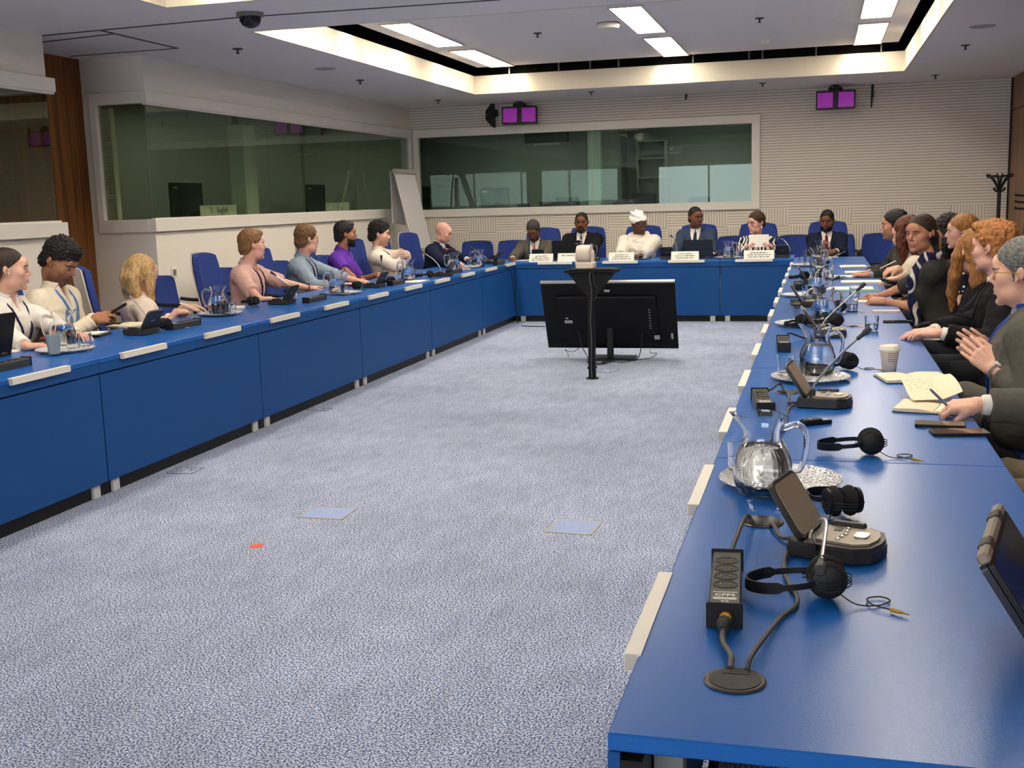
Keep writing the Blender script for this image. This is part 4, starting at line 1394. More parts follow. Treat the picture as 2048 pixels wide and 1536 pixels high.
# ================================================================== desks, chairs and what stands on them
def blue_mats():
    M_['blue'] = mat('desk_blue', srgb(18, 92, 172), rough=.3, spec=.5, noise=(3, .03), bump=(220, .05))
    M_['blue_shaded'] = mat('desk_blue_shaded', srgb(20, 74, 136), rough=.5, spec=.25, noise=(3, .03))  # darker copy of the desk blue: shade on the fronts put into the colour
    M_['metal'] = mat('grey_metal', srgb(150, 150, 150), rough=.4, metal=.7)
    M_['foot'] = mat('foot_grey', srgb(196, 196, 194), rough=.5)
    M_['white_pl'] = mat('white_plastic', srgb(232, 226, 212), rough=.4)
    M_['black'] = mat('black_plastic', (.010, .010, .011, 1), rough=.42, spec=.3)
    M_['rubber'] = mat('black_rubber', (.02, .02, .02, 1), rough=.75)
    M_['foam'] = mat('black_foam', (.016, .015, .014, 1), rough=.95, bump=(600, .6))
    M_['dgrey'] = mat('dark_grey', srgb(58, 56, 54), rough=.5)
    M_['unit'] = mat('unit_bronze', srgb(150, 138, 120), rough=.42, metal=.25)
    M_['unit_dark'] = mat('unit_dark', srgb(46, 42, 38), rough=.45)
    M_['silver'] = mat('silver', srgb(190, 186, 180), rough=.28, metal=.8)
    M_['chrome'] = mat('chrome', srgb(210, 208, 204), rough=.15, metal=1.)
    M_['watch'] = mat('watch_steel', srgb(206, 204, 200), rough=.35, metal=.35)
    M_['gold'] = mat('contact_gold', srgb(200, 160, 60), rough=.3, metal=.8)
    M_['yellow'] = mat('plug_yellow', srgb(226, 164, 30), rough=.5)
    M_['cable'] = mat('cable_grey', srgb(74, 68, 64), rough=.55)
    M_['paper'] = mat('paper', srgb(238, 232, 218), rough=.8, noise=(20, .02))
    M_['cream'] = mat('page_cream', srgb(234, 220, 190), rough=.8, noise=(25, .02))
    M_['ink'] = mat('ink_dark', (.03, .03, .035, 1), rough=.7)
    M_['chair'] = mat('chair_blue', srgb(50, 70, 142), rough=.85, spec=.2, noise=(25, .06), bump=(500, .3))
    M_['shell'] = mat('chair_shell', srgb(196, 188, 176), rough=.45)
    M_['screen'] = mat('screen_dark', (.006, .007, .012, 1), rough=.12)
    g = mat('clear_glass', (1, 1, 1, 1), rough=0., trans=1., ior=1.46); M_['glass'] = g
    M_['water'] = mat('water', (.94, .97, 1, 1), rough=0., trans=1., ior=1.33)
    # cut-glass plate: frosted white ribs between clear cells
    m = mat('cut_glass', (.95, .95, .95, 1), rough=.12, trans=.55, ior=1.45)
    n, l, b = nodes_of(m)
    tc = n.new('ShaderNodeTexCoord'); v = n.new('ShaderNodeTexVoronoi'); v.inputs['Scale'].default_value = 88; v.feature = 'DISTANCE_TO_EDGE'
    l.new(tc.outputs['Object'], v.inputs['Vector'])
    r = n.new('ShaderNodeMapRange'); r.inputs[1].default_value, r.inputs[2].default_value, r.inputs[3].default_value, r.inputs[4].default_value = .05, .22, .15, .8
    l.new(v.outputs['Distance'], r.inputs[0]); l.new(r.outputs[0], b.inputs['Transmission Weight'])
    bp = n.new('ShaderNodeBump'); bp.inputs['Strength'].default_value = .9; bp.inputs['Distance'].default_value = .004
    l.new(v.outputs['Distance'], bp.inputs['Height']); l.new(bp.outputs[0], b.inputs['Normal'])
    M_['cut'] = m

def desk_parts(L, D, n_end='desk'):
    """a desk along local y, front at x=0 facing +x"""
    t = empty('conference_desk', cat='desk')
    h = L / 2 - .0015
    B(((-D, -h, .712), (0, h, TT)), bev=.003).build('desk_top', M_['blue'], t)
    B(((-.018, -h, .662), (0, h, .7115))).build('apron', M_['blue_shaded'], t)
    B(((-.018, -h + .003, .075), (0, h - .003, .654))).build('front_panel', M_['blue_shaded'], t)
    b = MB(); b.box((-.05, -h + .001, .63), (-.019, h - .001, .70)); b.box((-D + .04, -h + .01, .66), (-D + .07, h - .01, .71)); b.box((-.045, -h, .0), (-.03, h, .064)); b.box((-.03, -h, .064), (-.0185, -h + .012, .64)); b.box((-.03, h - .012, .064), (-.0185, h, .64))  # black end strips added to block light leaking through the panel seams
    b.build('rail_and_seam_stop', M_['black'], t)
    for sy in (-1, 1):
        for x in (-.075, -D + .09):
            b = MB(); y = sy * (h - .12); b.box((x - .022, y - .022, .06), (x + .022, y + .022, .712)); b.build('leg', M_['metal'], t)
        b = MB(); b.box((-.06, sy * (h - .085) - .03, .0), (-.012, sy * (h - .085) + .03, .072), .004); b.build('foot', M_['foot'], t)
    return t

def desks():
    p, used = None, False
    ordinal = ('nearest', 'second', 'third', 'fourth', 'fifth', 'sixth', 'seventh')
    L = 1.772
    p = desk_parts(L, .79)
    for i in range(7):
        y = 1.586 + L * (i + .5)
        place(p, i > 0, (-3.67, y, 0), 0, 'blue desk unit in the left row, %s from the near end' % ordinal[i], 'blue desks of the left row')
    q = copy_tree(p)
    for i in range(7):
        y = 1.5 + L * (i + .5)
        place(q, i > 0, (-.285, y, 0), PI, 'blue desk unit in the right row, %s from the near end' % ordinal[i], 'blue desks of the right row')
    for x0, x1, lab in ((-3.665, -2.72, 'left'), (-2.718, -1.14, 'middle'), (-1.138, -.29, 'right')):
        t = desk_parts(x1 - x0, .79)
        t.location = ((x0 + x1) / 2, 13.65, 0); t.rotation_euler = (0, 0, -PI / 2)
        tag(t, 'blue head desk facing the camera across the back, %s one of three' % lab, group='blue desks across the back')
    t = desk_parts(.45, .79); t.location = (-3.67, 13.99 + .225, 0); tag(t, 'short blue corner desk joining left row and back row', group='blue desks of the left row')
    # holders for name cards along the edges
    pr = empty('name_card_holder', cat='card holder')
    b = MB(); b.prism([(-.006, .003), (.022, .003), (.022, -.028), (.016, -.028), (.016, -.004), (-.006, -.004)], -.215, .215)
    b.v = [(x, z, y) for x, y, z in b.v]; b.f = [f[::-1] for f in b.f]
    b.box((.001, -.215, -.03), (.016, .215, -.004)); b.build('rail_body', M_['white_pl'], pr)
    for q in (-.2165, .2148): MB().box((.0, q, -.026), (.021, q + .0017, .002)).build('end_cap', M_['shell'], pr)
    u = False
    ly = [4.655, 5.54, 6.42, 7.30, 8.20, 9.08, 9.96, 10.81, 11.68, 12.58, 13.42]
    od = ('nearest', 'second', 'third', 'fourth', 'fifth', 'sixth', 'seventh', 'eighth', 'ninth', 'tenth', 'eleventh', 'twelfth', 'thirteenth')
    for i, y in enumerate(ly):
        place(pr, u, (-3.6695, y, TT), 0, 'white card holder on the left desk edge, %s from the near end' % od[i], 'card holders'); u = True
    for i, y in enumerate((2.0, 2.955, 3.845, 4.75, 5.66, 6.55, 7.42, 8.32, 9.2, 10.1, 10.95, 11.8, 12.7)):
        place(pr, u, (-.2855, y, TT), PI, 'white card holder on the right desk edge, %s from the near end' % od[i], 'card holders')
    for x, w in ((-3.15, 'man in the grey suit'), (-2.337, 'man in the turban'), (-1.536, 'man in the dark blue suit'), (-.745, 'woman in the patterned blouse')):
        place(pr, u, (x, 13.6495, TT), -PI / 2, 'white card holder on the back desk edge before the %s' % w, 'card holders')

def sheet_back(z0, z1, w0, w1, curve, thick, tilt, top_drop=.0):
    """chair back: curved slab; local y forward; returns rows"""
    rows = []
    n, k = 12, 13
    for j in range(n):
        v = j / (n - 1)
        z = z0 + (z1 - z0) * v
        w = w0 + (w1 - w0) * v
        e = 1.
        if v > .82: e = 1 - .13 * ((v - .82) / .18) ** 2.2
        if v < .12: e = 1 - .10 * ((.12 - v) / .12) ** 2
        row = []
        for i in range(k):
            u = -1 + 2 * i / (k - 1)
            y = -tilt * (z - z0) + curve * u * u + .05 * math.sin(v * PI) * -.4
            zz = z - top_drop * abs(u) ** 3 * v
            row.append((u * w * e / 2, y, zz))
        rows.append(row)
    return rows

def chair_parts(high):
    t = empty('conference_chair' if high else 'visitor_chair', cat='chair')
    ch, bl = M_['chair'], M_['rubber']
    b = MB(); b.lathe([(.0, .0), (.2, 0), (.235, .015), (.24, .04), (.225, .062), (.15, .072), (.0, .066)], (0, .02, .41), 28, 1.0, .98, False, False); b.build('seat', ch, t)
    if high:
        rows = sheet_back(.46, 1.13, .50, .45, .05, .05, .22, .03)
    else:
        rows = sheet_back(.52, .92, .50, .44, .05, .05, .18, .02)
    off = -.20
    b = MB(); b.sheet([[(x, y + off, z) for x, y, z in r] for r in rows], -.045); b.build('backrest', ch, t, 50)
    b = MB(); b.sheet([[(x * 1.03, y + off - .055, z + (.006 if z > .8 else -.006)) for x, y, z in r] for r in rows], -.012); b.build('back_shell', M_['shell'] if high else bl, t, 50)
    for q in (-1, 1):
        z = .66 if high else .68
        pts = [(q * .26, -.20, z + .02), (q * .275, -.08, z + .005), (q * .275, .10, z), (q * .27, .17, z - .03), (q * .25, .16, z - .14), (q * .23, .06, .46)]
        MB().tube(spline(pts, 5), .016, 8, flat=1.3).build('armrest', bl, t)
    if high:
        b = MB(); b.tube([(0, 0, .06), (0, 0, .41)], .028, 10); b.build('column', bl, t)
        b = MB()
        for k in range(5):
            a = k * 2 * PI / 5 + .3
            b.tube([(0, 0, .085), (.15 * math.cos(a), .15 * math.sin(a), .075), (.29 * math.cos(a), .29 * math.sin(a), .055)], [.024, .02, .015], 8)
        b.build('base', bl, t)
        for k in range(5):
            a = k * 2 * PI / 5 + .3
            MB().cbox((.29 * math.cos(a), .29 * math.sin(a), .028), (.05, .05, .056), .012).build('caster', bl, t)
        MB().tube([(0, -.05, .40), (0, -.20, .42), (0, -.265, .56)], .025, 8).build('back_support', bl, t)
    else:
        for q in (-1, 1):
            pts = [(q * .23, .06, .46), (q * .24, .22, .42), (q * .245, .24, .2), (q * .245, .22, .02), (q * .245, -.2, .014), (q * .245, -.3, .02)]
            MB().tube(spline(pts, 4), .013, 8).build('sled_leg', bl, t)
            MB().tube([(q * .23, .0, .44), (q * .2, -.20, .46), (q * .2, -.235, .62)], .013, 8).build('back_support', bl, t)
    return t

# ------------------------------------------------------------------ small things
def proto_jug():
    t = empty('water_jug', cat='jug')
    prof = [(.052, .0), (.064, .005), (.072, .03), (.0745, .06), (.072, .085), (.064, .110), (.053, .130), (.048, .145), (.048, .160), (.053, .180), (.058, .195), (.0585, .200)]
    inner = [(r - .0035, z) for r, z in prof[::-1]]
    inner[-1] = (.045, .010); inner[-2] = (.058, .012)
    n = 40
    vs = []
    for r, z in prof + inner:
        for i in range(n):
            a = 2 * PI * i / n
            k = max(0, (z - .15) / .05)
            sp = max(0, math.cos(a - PI)) ** 10 * k * k * .026          # pouring lip at -x
            vs.append(((r + sp) * math.cos(a), (r + sp) * math.sin(a), z + .012 * k * k * max(0, math.cos(a - PI)) ** 6 - .004 * k * math.cos(2 * a)))
    m = len(prof) + len(inner)
    b = MB(); b.add(vs, [(j * n + i, j * n + (i + 1) % n, (j + 1) * n + (i + 1) % n, (j + 1) * n + i) for j in range(m - 1) for i in range(n)] + [tuple(range(n))[::-1], tuple((m - 1) * n + i for i in range(n))])
    b.build('jug_body', M_['glass'], t, 60)
    b = MB(); b.tube(spline([(.050, 0, .168), (.085, 0, .178), (.105, 0, .155), (.103, 0, .10), (.090, 0, .06), (.0735, 0, .055)], 6), .0075, 10, flat=1.5); b.build('handle', M_['glass'], t, 60)
    b = MB(); b.lathe([(.044, .0105), (.057, .0125), (.0678, .03), (.0702, .06), (.0678, .085), (.0600, .110), (.0530, .123), (.001, .123)], n=32, cap1=False); b.build('water', M_['water'], t, 60)
    return t

def proto_tumbler(full=.0):
    t = empty('tumbler', cat='glass')
    b = MB(); b.lathe([(.030, 0), (.034, .002), (.036, .045), (.037, .088), (.0355, .0885), (.034, .045), (.032, .014), (.0, .012)], n=28, cap1=False); b.build('tumbler_glass', M_['glass'], t, 50)
    if full: MB().lathe([(.0315, .0145), (.0335, .045), (.0338, full), (.0, full)], n=28, cap1=False).build('water', M_['water'], t, 50)
    return t

def proto_plate():
    b = MB(); n = 64
    prof = [(.0, .004), (.10, .004), (.118, .006), (.145, .014), (.158, .018), (.157, .021), (.144, .018), (.116, .010), (.10, .0085), (.0, .0085)]
    vs = []
    for r, z in prof:
        for i in range(n):
            a = 2 * PI * i / n
            s = 1 + (.012 * abs(math.sin(a * 16)) if r > .14 else 0)
            vs.append((r * s * math.cos(a), r * s * math.sin(a), z))
    b.add(vs, [(j * n + i, j * n + (i + 1) % n, (j + 1) * n + (i + 1) % n, (j + 1) * n + i) for j in range(len(prof) - 1) for i in range(n)])
    o = b.build('glass_plate', M_['cut'], None, 50); o['category'] = 'plate'
    return o

def proto_unit():
    """conference microphone unit: user on +x, raised loudspeaker lid at -x"""
    t = empty('microphone_unit', cat='microphone')
    b = MB()
    out = [(-.085, -.078), (.055, -.085), (.088, -.062), (.10, -.02), (.10, .02), (.088, .062), (.055, .085), (-.085, .078)]
    b.prism(out, .004, .026); b.prism([(x * .97, y * .97) for x, y in out], .026, .036)
    b.build('base', M_['unit_dark'], t, 30)
    b = MB(); b.prism([(-.03, -.055), (.05, -.066), (.078, -.048), (.087, -.015), (.087, .015), (.078, .048), (.05, .066), (-.03, .055)], .036, .041); b.build('key_panel', M_['unit'], t, 30)
    kp = kids(t)[-1]
    b = MB(); b.prism([(x + .052, y) for x, y in rrect(.028, .040, .010)], .041, .0445); b.build('talk_button', M_['silver'], t)
    for k in range(5):
        MB().lathe([(.0048, .041), (.0048, .0436), (.003, .0442)], (.018 - .003 * abs(k - 2), -.042 + .021 * k, 0), 10, 1, 1.3).build('key', M_['silver'], t)
    MB().box((-.012, .018, .041), (.004, .042, .0425)).build('display', M_['unit_dark'], t)
    b = MB(); b.box((-.03, .055, .034), (.045, .075, .05), .004); b.build('card_slot', M_['unit_dark'], t)
    # the lid leans back towards -x
    b = MB(); M0 = Matrix.Translation((-.055, 0, .036)) @ Matrix.Rotation(math.radians(-32), 4, 'Y'); b.M = M0
    pr = rrect(.156, .135, .022, 5)
    b.prism([(x, y) for x, y in pr], -.006, .006)
    b.v = [tuple(M0 @ Vector((q.z, q.x, q.y + .0675))) for q in [M0.inverted() @ Vector(v) for v in b.v]]
    b.build('speaker_lid', M_['unit_dark'], t, 30)
    b = MB(); b.M = M0
    b.prism(rrect(.142, .120, .018, 5), .0055, .0085)
    b.v = [tuple(M0 @ Vector((q.z, q.x, q.y + .0675))) for q in [M0.inverted() @ Vector(v) for v in b.v]]
    b.build('speaker_grille', M_['unit'], t, 30)
    b = MB(); b.M = M0; b.box((-.009, -.02, .062), (-.0055, .02, .066)); b.build('badge', M_['silver'], t)
    return t

def gooseneck(t, pts):
    """pts: world points from the foot to the tip; added as a part of unit t"""
    M = Matrix.Translation(t.location) @ Matrix.Rotation(t.rotation_euler[2], 4, 'Z')
    q = [M.inverted() @ Vector(p) for p in spline(pts, 8)]
    n = len(q)
    g = MB().tube(q, .0042, 8).build('gooseneck', M_['silver'], t)
    d = (q[-1] - q[-4]).normalized()
    e = q[-1]
    MB().tube([e - d * .005, e, e + d * .012, e + d * .026, e + d * .030, e + d * .052, e + d * .056], [.0045, .0075, .0075, .009, .0115, .0115, .008], 12).build('microphone_capsule', M_['dgrey'], g)
    MB().tube([q[0] - (q[1] - q[0]).normalized() * .004, q[0] + (q[1] - q[0]).normalized() * .03], [.011, .007], 10).build('collar', M_['unit_dark'], g)

def proto_headset(tail=True):
    t = empty('headset', cat='headset')
    path = spline([(.0, .034, .04), (-.04, .050, .036), (-.10, .046, .030), (-.135, .018, .027), (-.135, -.018, .027), (-.10, -.046, .030), (-.04, -.050, .036), (.0, -.034, .04)], 6)
    b = MB()
    rows = []
    P = [np.array(p) for p in path]
    for i, p in enumerate(P):
        d = P[min(i + 1, len(P) - 1)] - P[max(i - 1, 0)]
        nn = np.array([-d[1], d[0], 0]); nn /= np.linalg.norm(nn)
        wv = .011 if 10 < i < len(P) - 10 else .006
        rows.append([p + np.array([0, 0, wv]), p - np.array([0, 0, wv])])
    b.sheet(rows, .003); b.build('headband', M_['black'], t, 40)
    for q in (-1, 1):
        b = MB(); b.M = Matrix.Translation((.012, q * .019, .041)) @ Matrix.Rotation(PI / 2, 4, 'X')
        b.lathe([(.0, -.014), (.026, -.013), (.035, -.006), (.037, .002), (.033, .011), (.02, .015), (.0, .0155)], n=22, cap0=False, cap1=False); b.build('ear_cushion', M_['foam'], t, 60)
        b = MB(); b.M = Matrix.Translation((.012, q * .036, .041)) @ Matrix.Rotation(PI / 2, 4, 'X')
        b.lathe([(.03, -.006), (.031, .002), (.018, .006)], n=20); b.build('ear_shell', M_['black'], t, 40)
    b = MB()
    for k in range(3):
        z = .028 + k * .007
        b.tube(spline([(-.03, .03, z), (.02, .045 + k * .003, z - .004), (.054, .02, z), (.052, -.022, z + .003), (.015, -.046, z - .002), (-.028, -.03, z + .002)], 5), .0013, 5)
    tailp = [(.03, -.03, .02), (.06, -.05, .006), (.10, -.045, .003), (.125, -.02, .004), (.11, .0, .004), (.085, -.012, .004), (.09, -.05, .006), (.12, -.075, .006)]
    b.tube(spline(tailp, 6), .0015, 6); b.build('cord', M_['rubber'], t)
    b = MB(); b.tube([(.118, -.073, .006), (.135, -.087, .006)], [.004, .003], 8); b.tube([(.135, -.087, .006), (.146, -.096, .006)], .0017, 8); b.build('jack_plug', M_['gold'], kids(t)[-1])
    return t

def proto_strip():
    t = empty('power_strip', cat='power strip')
    b = MB(); b.prism([(-.027, .0), (.027, .0), (.029, .006), (.029, .036), (.026, .042), (-.026, .042), (-.029, .036), (-.029, .006)], -.155, .155)
    b.v = [(x, z, y) for x, y, z in b.v]; b.f = [f[::-1] for f in b.f]; b.build('strip_body', M_['dgrey'], t, 20)
    for q in (-1, 1): B(((-.032, q * .157 - .003, 0), (.032, q * .157 + .003, .047)), bev=.0015).build('end_plate', M_['black'], t)
    for k in range(4):
        b = MB(); b.lathe([(.0235, .042), (.0235, .0432), (.0205, .0432), (.020, .0425), (.0, .0422)], (0, .095 - k * .047, 0), 24, 1, .9, True, False); b.build('socket', M_['black'], t, 30)
        s = kids(t)[-1]
        for q in (-1, 1): MB().ball((q * .0085, .095 - k * .047, .0428), .0022, 8, 6).build('contact', M_['gold'], s)
    me = text_mesh('CPPS', .017); me.materials.append(M_['paper']); o = link_mesh('lettering', me, t, (0, -.104, .0423))
    me = text_mesh('CE', .012); me.materials.append(M_['paper']); o = link_mesh('lettering', me, t, (0, -.137, .0423))
    b = MB()
    for k, (y, w) in enumerate(((-.088, .022), (-.117, .022), (-.121, .02), (-.125, .021))): b.box((-w, y - .0009, .042), (w, y + .0009, .0426))
    b.build('fine_print', M_['paper'], t, 0)
    return t

def proto_grommet():
    t = empty('cable_grommet', cat='cable outlet')
    MB().lathe([(.047, 0), (.049, .002), (.046, .0045), (.041, .004)], n=36).build('rim', mat('rim_bronze', srgb(92, 84, 74), rough=.35, metal=.7), t)
    MB().lathe([(.041, .001), (.0405, .0052), (.02, .0055)], n=36).build('cap', M_['black'], t)
    MB().box((-.02, .016, .0054), (.02, .038, .0062)).build('slot', M_['rubber'], t)
    return t

def cable(name, pts, r, m, lab, cat='cable', n=8, group=None):
    P = [np.array(p, float) for p in pts]
    o0 = P[0].copy(); 
    b = MB(); b.tube(spline([p - o0 for p in P], n), r, 8)
    o = b.build(name, m, loc=o0)
    return tag(o, lab, cat, group)

def phone(loc, rz, lab, w=.075, l=.15, cover=None, scr=None):
    t = empty('mobile_phone', loc, rz, lab, 'phone')
    b = MB(); b.prism(rrect(l, w, .012), .0, .010); b.build('phone_body', cover or M_['black'], t, 30)
    b = MB(); b.prism(rrect(l - .008, w - .008, .009), .010, .0108); b.build('phone_screen', scr or M_['screen'], t, 0)
    return t

def lines(b, x0, x1, y0, y1, n, z, seed, th=.0008):
    r = random.Random(seed)
    for k in range(n):
        y = y0 + (y1 - y0) * k / max(n - 1, 1)
        x = x0
        e = x1 - r.random() * (x1 - x0) * .3
        while x < e:
            w = .004 + r.random() * .012
            b.box((x, y - th, z), (min(x + w, e), y + th, z + .0002)); x += w + .004

def paper_stack(px, py, w, l, n, rz, lab, m=None, cat='papers', z=None):
    p = atz(px, py, TT)
    b = MB(); r = random.Random(px)
    h = 0
    for k in range(n):
        b.M = Matrix.Translation((r.uniform(-.006, .006), r.uniform(-.006, .006), 0)) @ Matrix.Rotation(r.uniform(-.06, .06), 4, 'Z')
        hh = .0035 if k else .002
        b.box((-w / 2, -l / 2, h), (w / 2, l / 2, h + hh)); h += hh
    t = empty('paper_stack', p, rz, lab, cat)
    b.build('sheets', m or M_['paper'], t, 0)
    return t

def name_card(x, z, y, lab, w=.30, h=.10, n=3, seed=1):
    t = empty('name_card', (x, y, z), 0, lab, 'name card')
    b = MB(); b.prism([(-.045, 0), (-.043, 0), (.0, h - .004), (.043, 0), (.045, 0), (.002, h), (-.002, h)], -w / 2, w / 2)
    b.v = [(zz, xx, yy) for xx, yy, zz in b.v]; b.build('card', M_['paper'], t, 0)
    b = MB(); r = random.Random(seed)
    for k in range(n):
        zc = h * (.72 - .24 * k); ln = w * (.30 if k == 0 else .38) * r.uniform(.8, 1)
        x_ = -ln
        fy = lambda z: -.045 + .043 * z / h - .0012
        while x_ < ln:
            ww = r.uniform(.008, .03); e_ = min(x_ + ww, ln)
            b.add([(x_, fy(zc - .005), zc - .005), (e_, fy(zc - .005), zc - .005), (e_, fy(zc + .004), zc + .004), (x_, fy(zc + .004), zc + .004)], [(0, 1, 2, 3)]); x_ += ww + .008
    b.build('print', M_['ink'], t, 0)
    return t

def laptop(loc, rz, lab, tilt=20, col=None, w=.33, d=.23, badge=None, open_scr=True):
    """user on local -y; lid at +y"""
    t = empty('laptop', loc, rz, lab, 'laptop')
    c = col or M_['black']
    b = MB(); b.prism(rrect(w, d, .012), 0, .016); b.build('keyboard_base', c, t, 30)
    MB().box((-w / 2 + .02, -.02, .016), (w / 2 - .02, d / 2 - .03, .0175)).build('keys', M_['rubber'], t, 0)
    Mx = Matrix.Translation((0, d / 2 - .004, .014)) @ Matrix.Rotation(math.radians(90 - tilt), 4, 'X')
    b = MB(); b.M = Mx; b.prism([(x, y + d / 2) for x, y in rrect(w, d, .012)], -.0, .008); b.build('lid', c, t, 30)
    lid = kids(t)[-1]
    b = MB(); b.M = Mx; b.box((-w / 2 + .008, .012, .0078), (w / 2 - .008, d - .008, .0086)); b.build('screen', M_['screen'], lid, 0)
    for q in (-1, 1):
        MB().tube([(q * w * .32 - .025, d / 2, .014), (q * w * .32 + .025, d / 2, .014)], .008, 10).build('hinge', M_['dgrey'], t)
    if badge:
        b = MB(); b.M = Mx; b.box((badge[0] - .018, badge[1] - .006, -.001), (badge[0] + .018, badge[1] + .006, .0)); b.build('badge', M_['silver'], lid, 0)
    return t
def floor_things():
    brass = mat('brass_edge', srgb(176, 160, 120), rough=.4, metal=.5)
    lid = mat('hatch_carpet', srgb(150, 164, 200), rough=.95, noise=(120, .25))
    for i, (q, lab) in enumerate((([(600, 1036), (687, 1040), (715, 1016), (622, 1013)], 'square floor hatch with brass edge left of centre on the carpet'), ([(1094, 1065), (1185, 1071), (1204, 1043), (1110, 1038)], 'square floor hatch with brass edge right of centre on the carpet'), ([(330, 947), (378, 948), (413, 936), (362, 934)], 'faint floor hatch in the carpet by the left desks'), ([(610, 820), (650, 822), (665, 817), (630, 815)], 'small faint floor hatch beside the left desks further back'), ([(1190, 744), (1225, 746), (1236, 738), (1200, 737)], 'small faint floor hatch behind the camera stand'))):
        P = [atz(x, y, 0) for x, y in q]
        c = sum(P) / 4
        w = (np.linalg.norm(P[1] - P[0]) + np.linalg.norm(P[2] - P[3])) / 4; l = (np.linalg.norm(P[3] - P[0]) + np.linalg.norm(P[2] - P[1])) / 4
        t = empty('floor_hatch', (c[0], c[1], 0), math.atan2(*(P[1] - P[0])[1::-1]) , lab, 'floor hatch', 'floor hatches')
        e = .007 if i < 2 else .003
        b = MB()
        for lo, hi in (((-w, -l), (w, -l + e)), ((-w, l - e), (w, l)), ((-w, -l), (-w + e, l)), ((w - e, -l), (w, l))): b.box((*lo, 0), (*hi, .003))
        b.build('edge_frame', brass if i < 2 else mat('edge_dark', srgb(96, 98, 100), rough=.7), t, 0)
        B(((-w + e, -l + e, 0), (w - e, l - e, .0022))).build('lid', lid if i < 2 else MATS['carpet'], t, 0)
    p = atz(513, 1092, 0)
    o = MB().lathe([(.035, 0), (.035, .001), (.033, .0015)], n=20, sx=.9).build('floor_sticker', mat('sticker_red', srgb(216, 92, 64), rough=.7), loc=(p[0], p[1], 0)); tag(o, 'small round red sticker on the carpet', 'sticker')

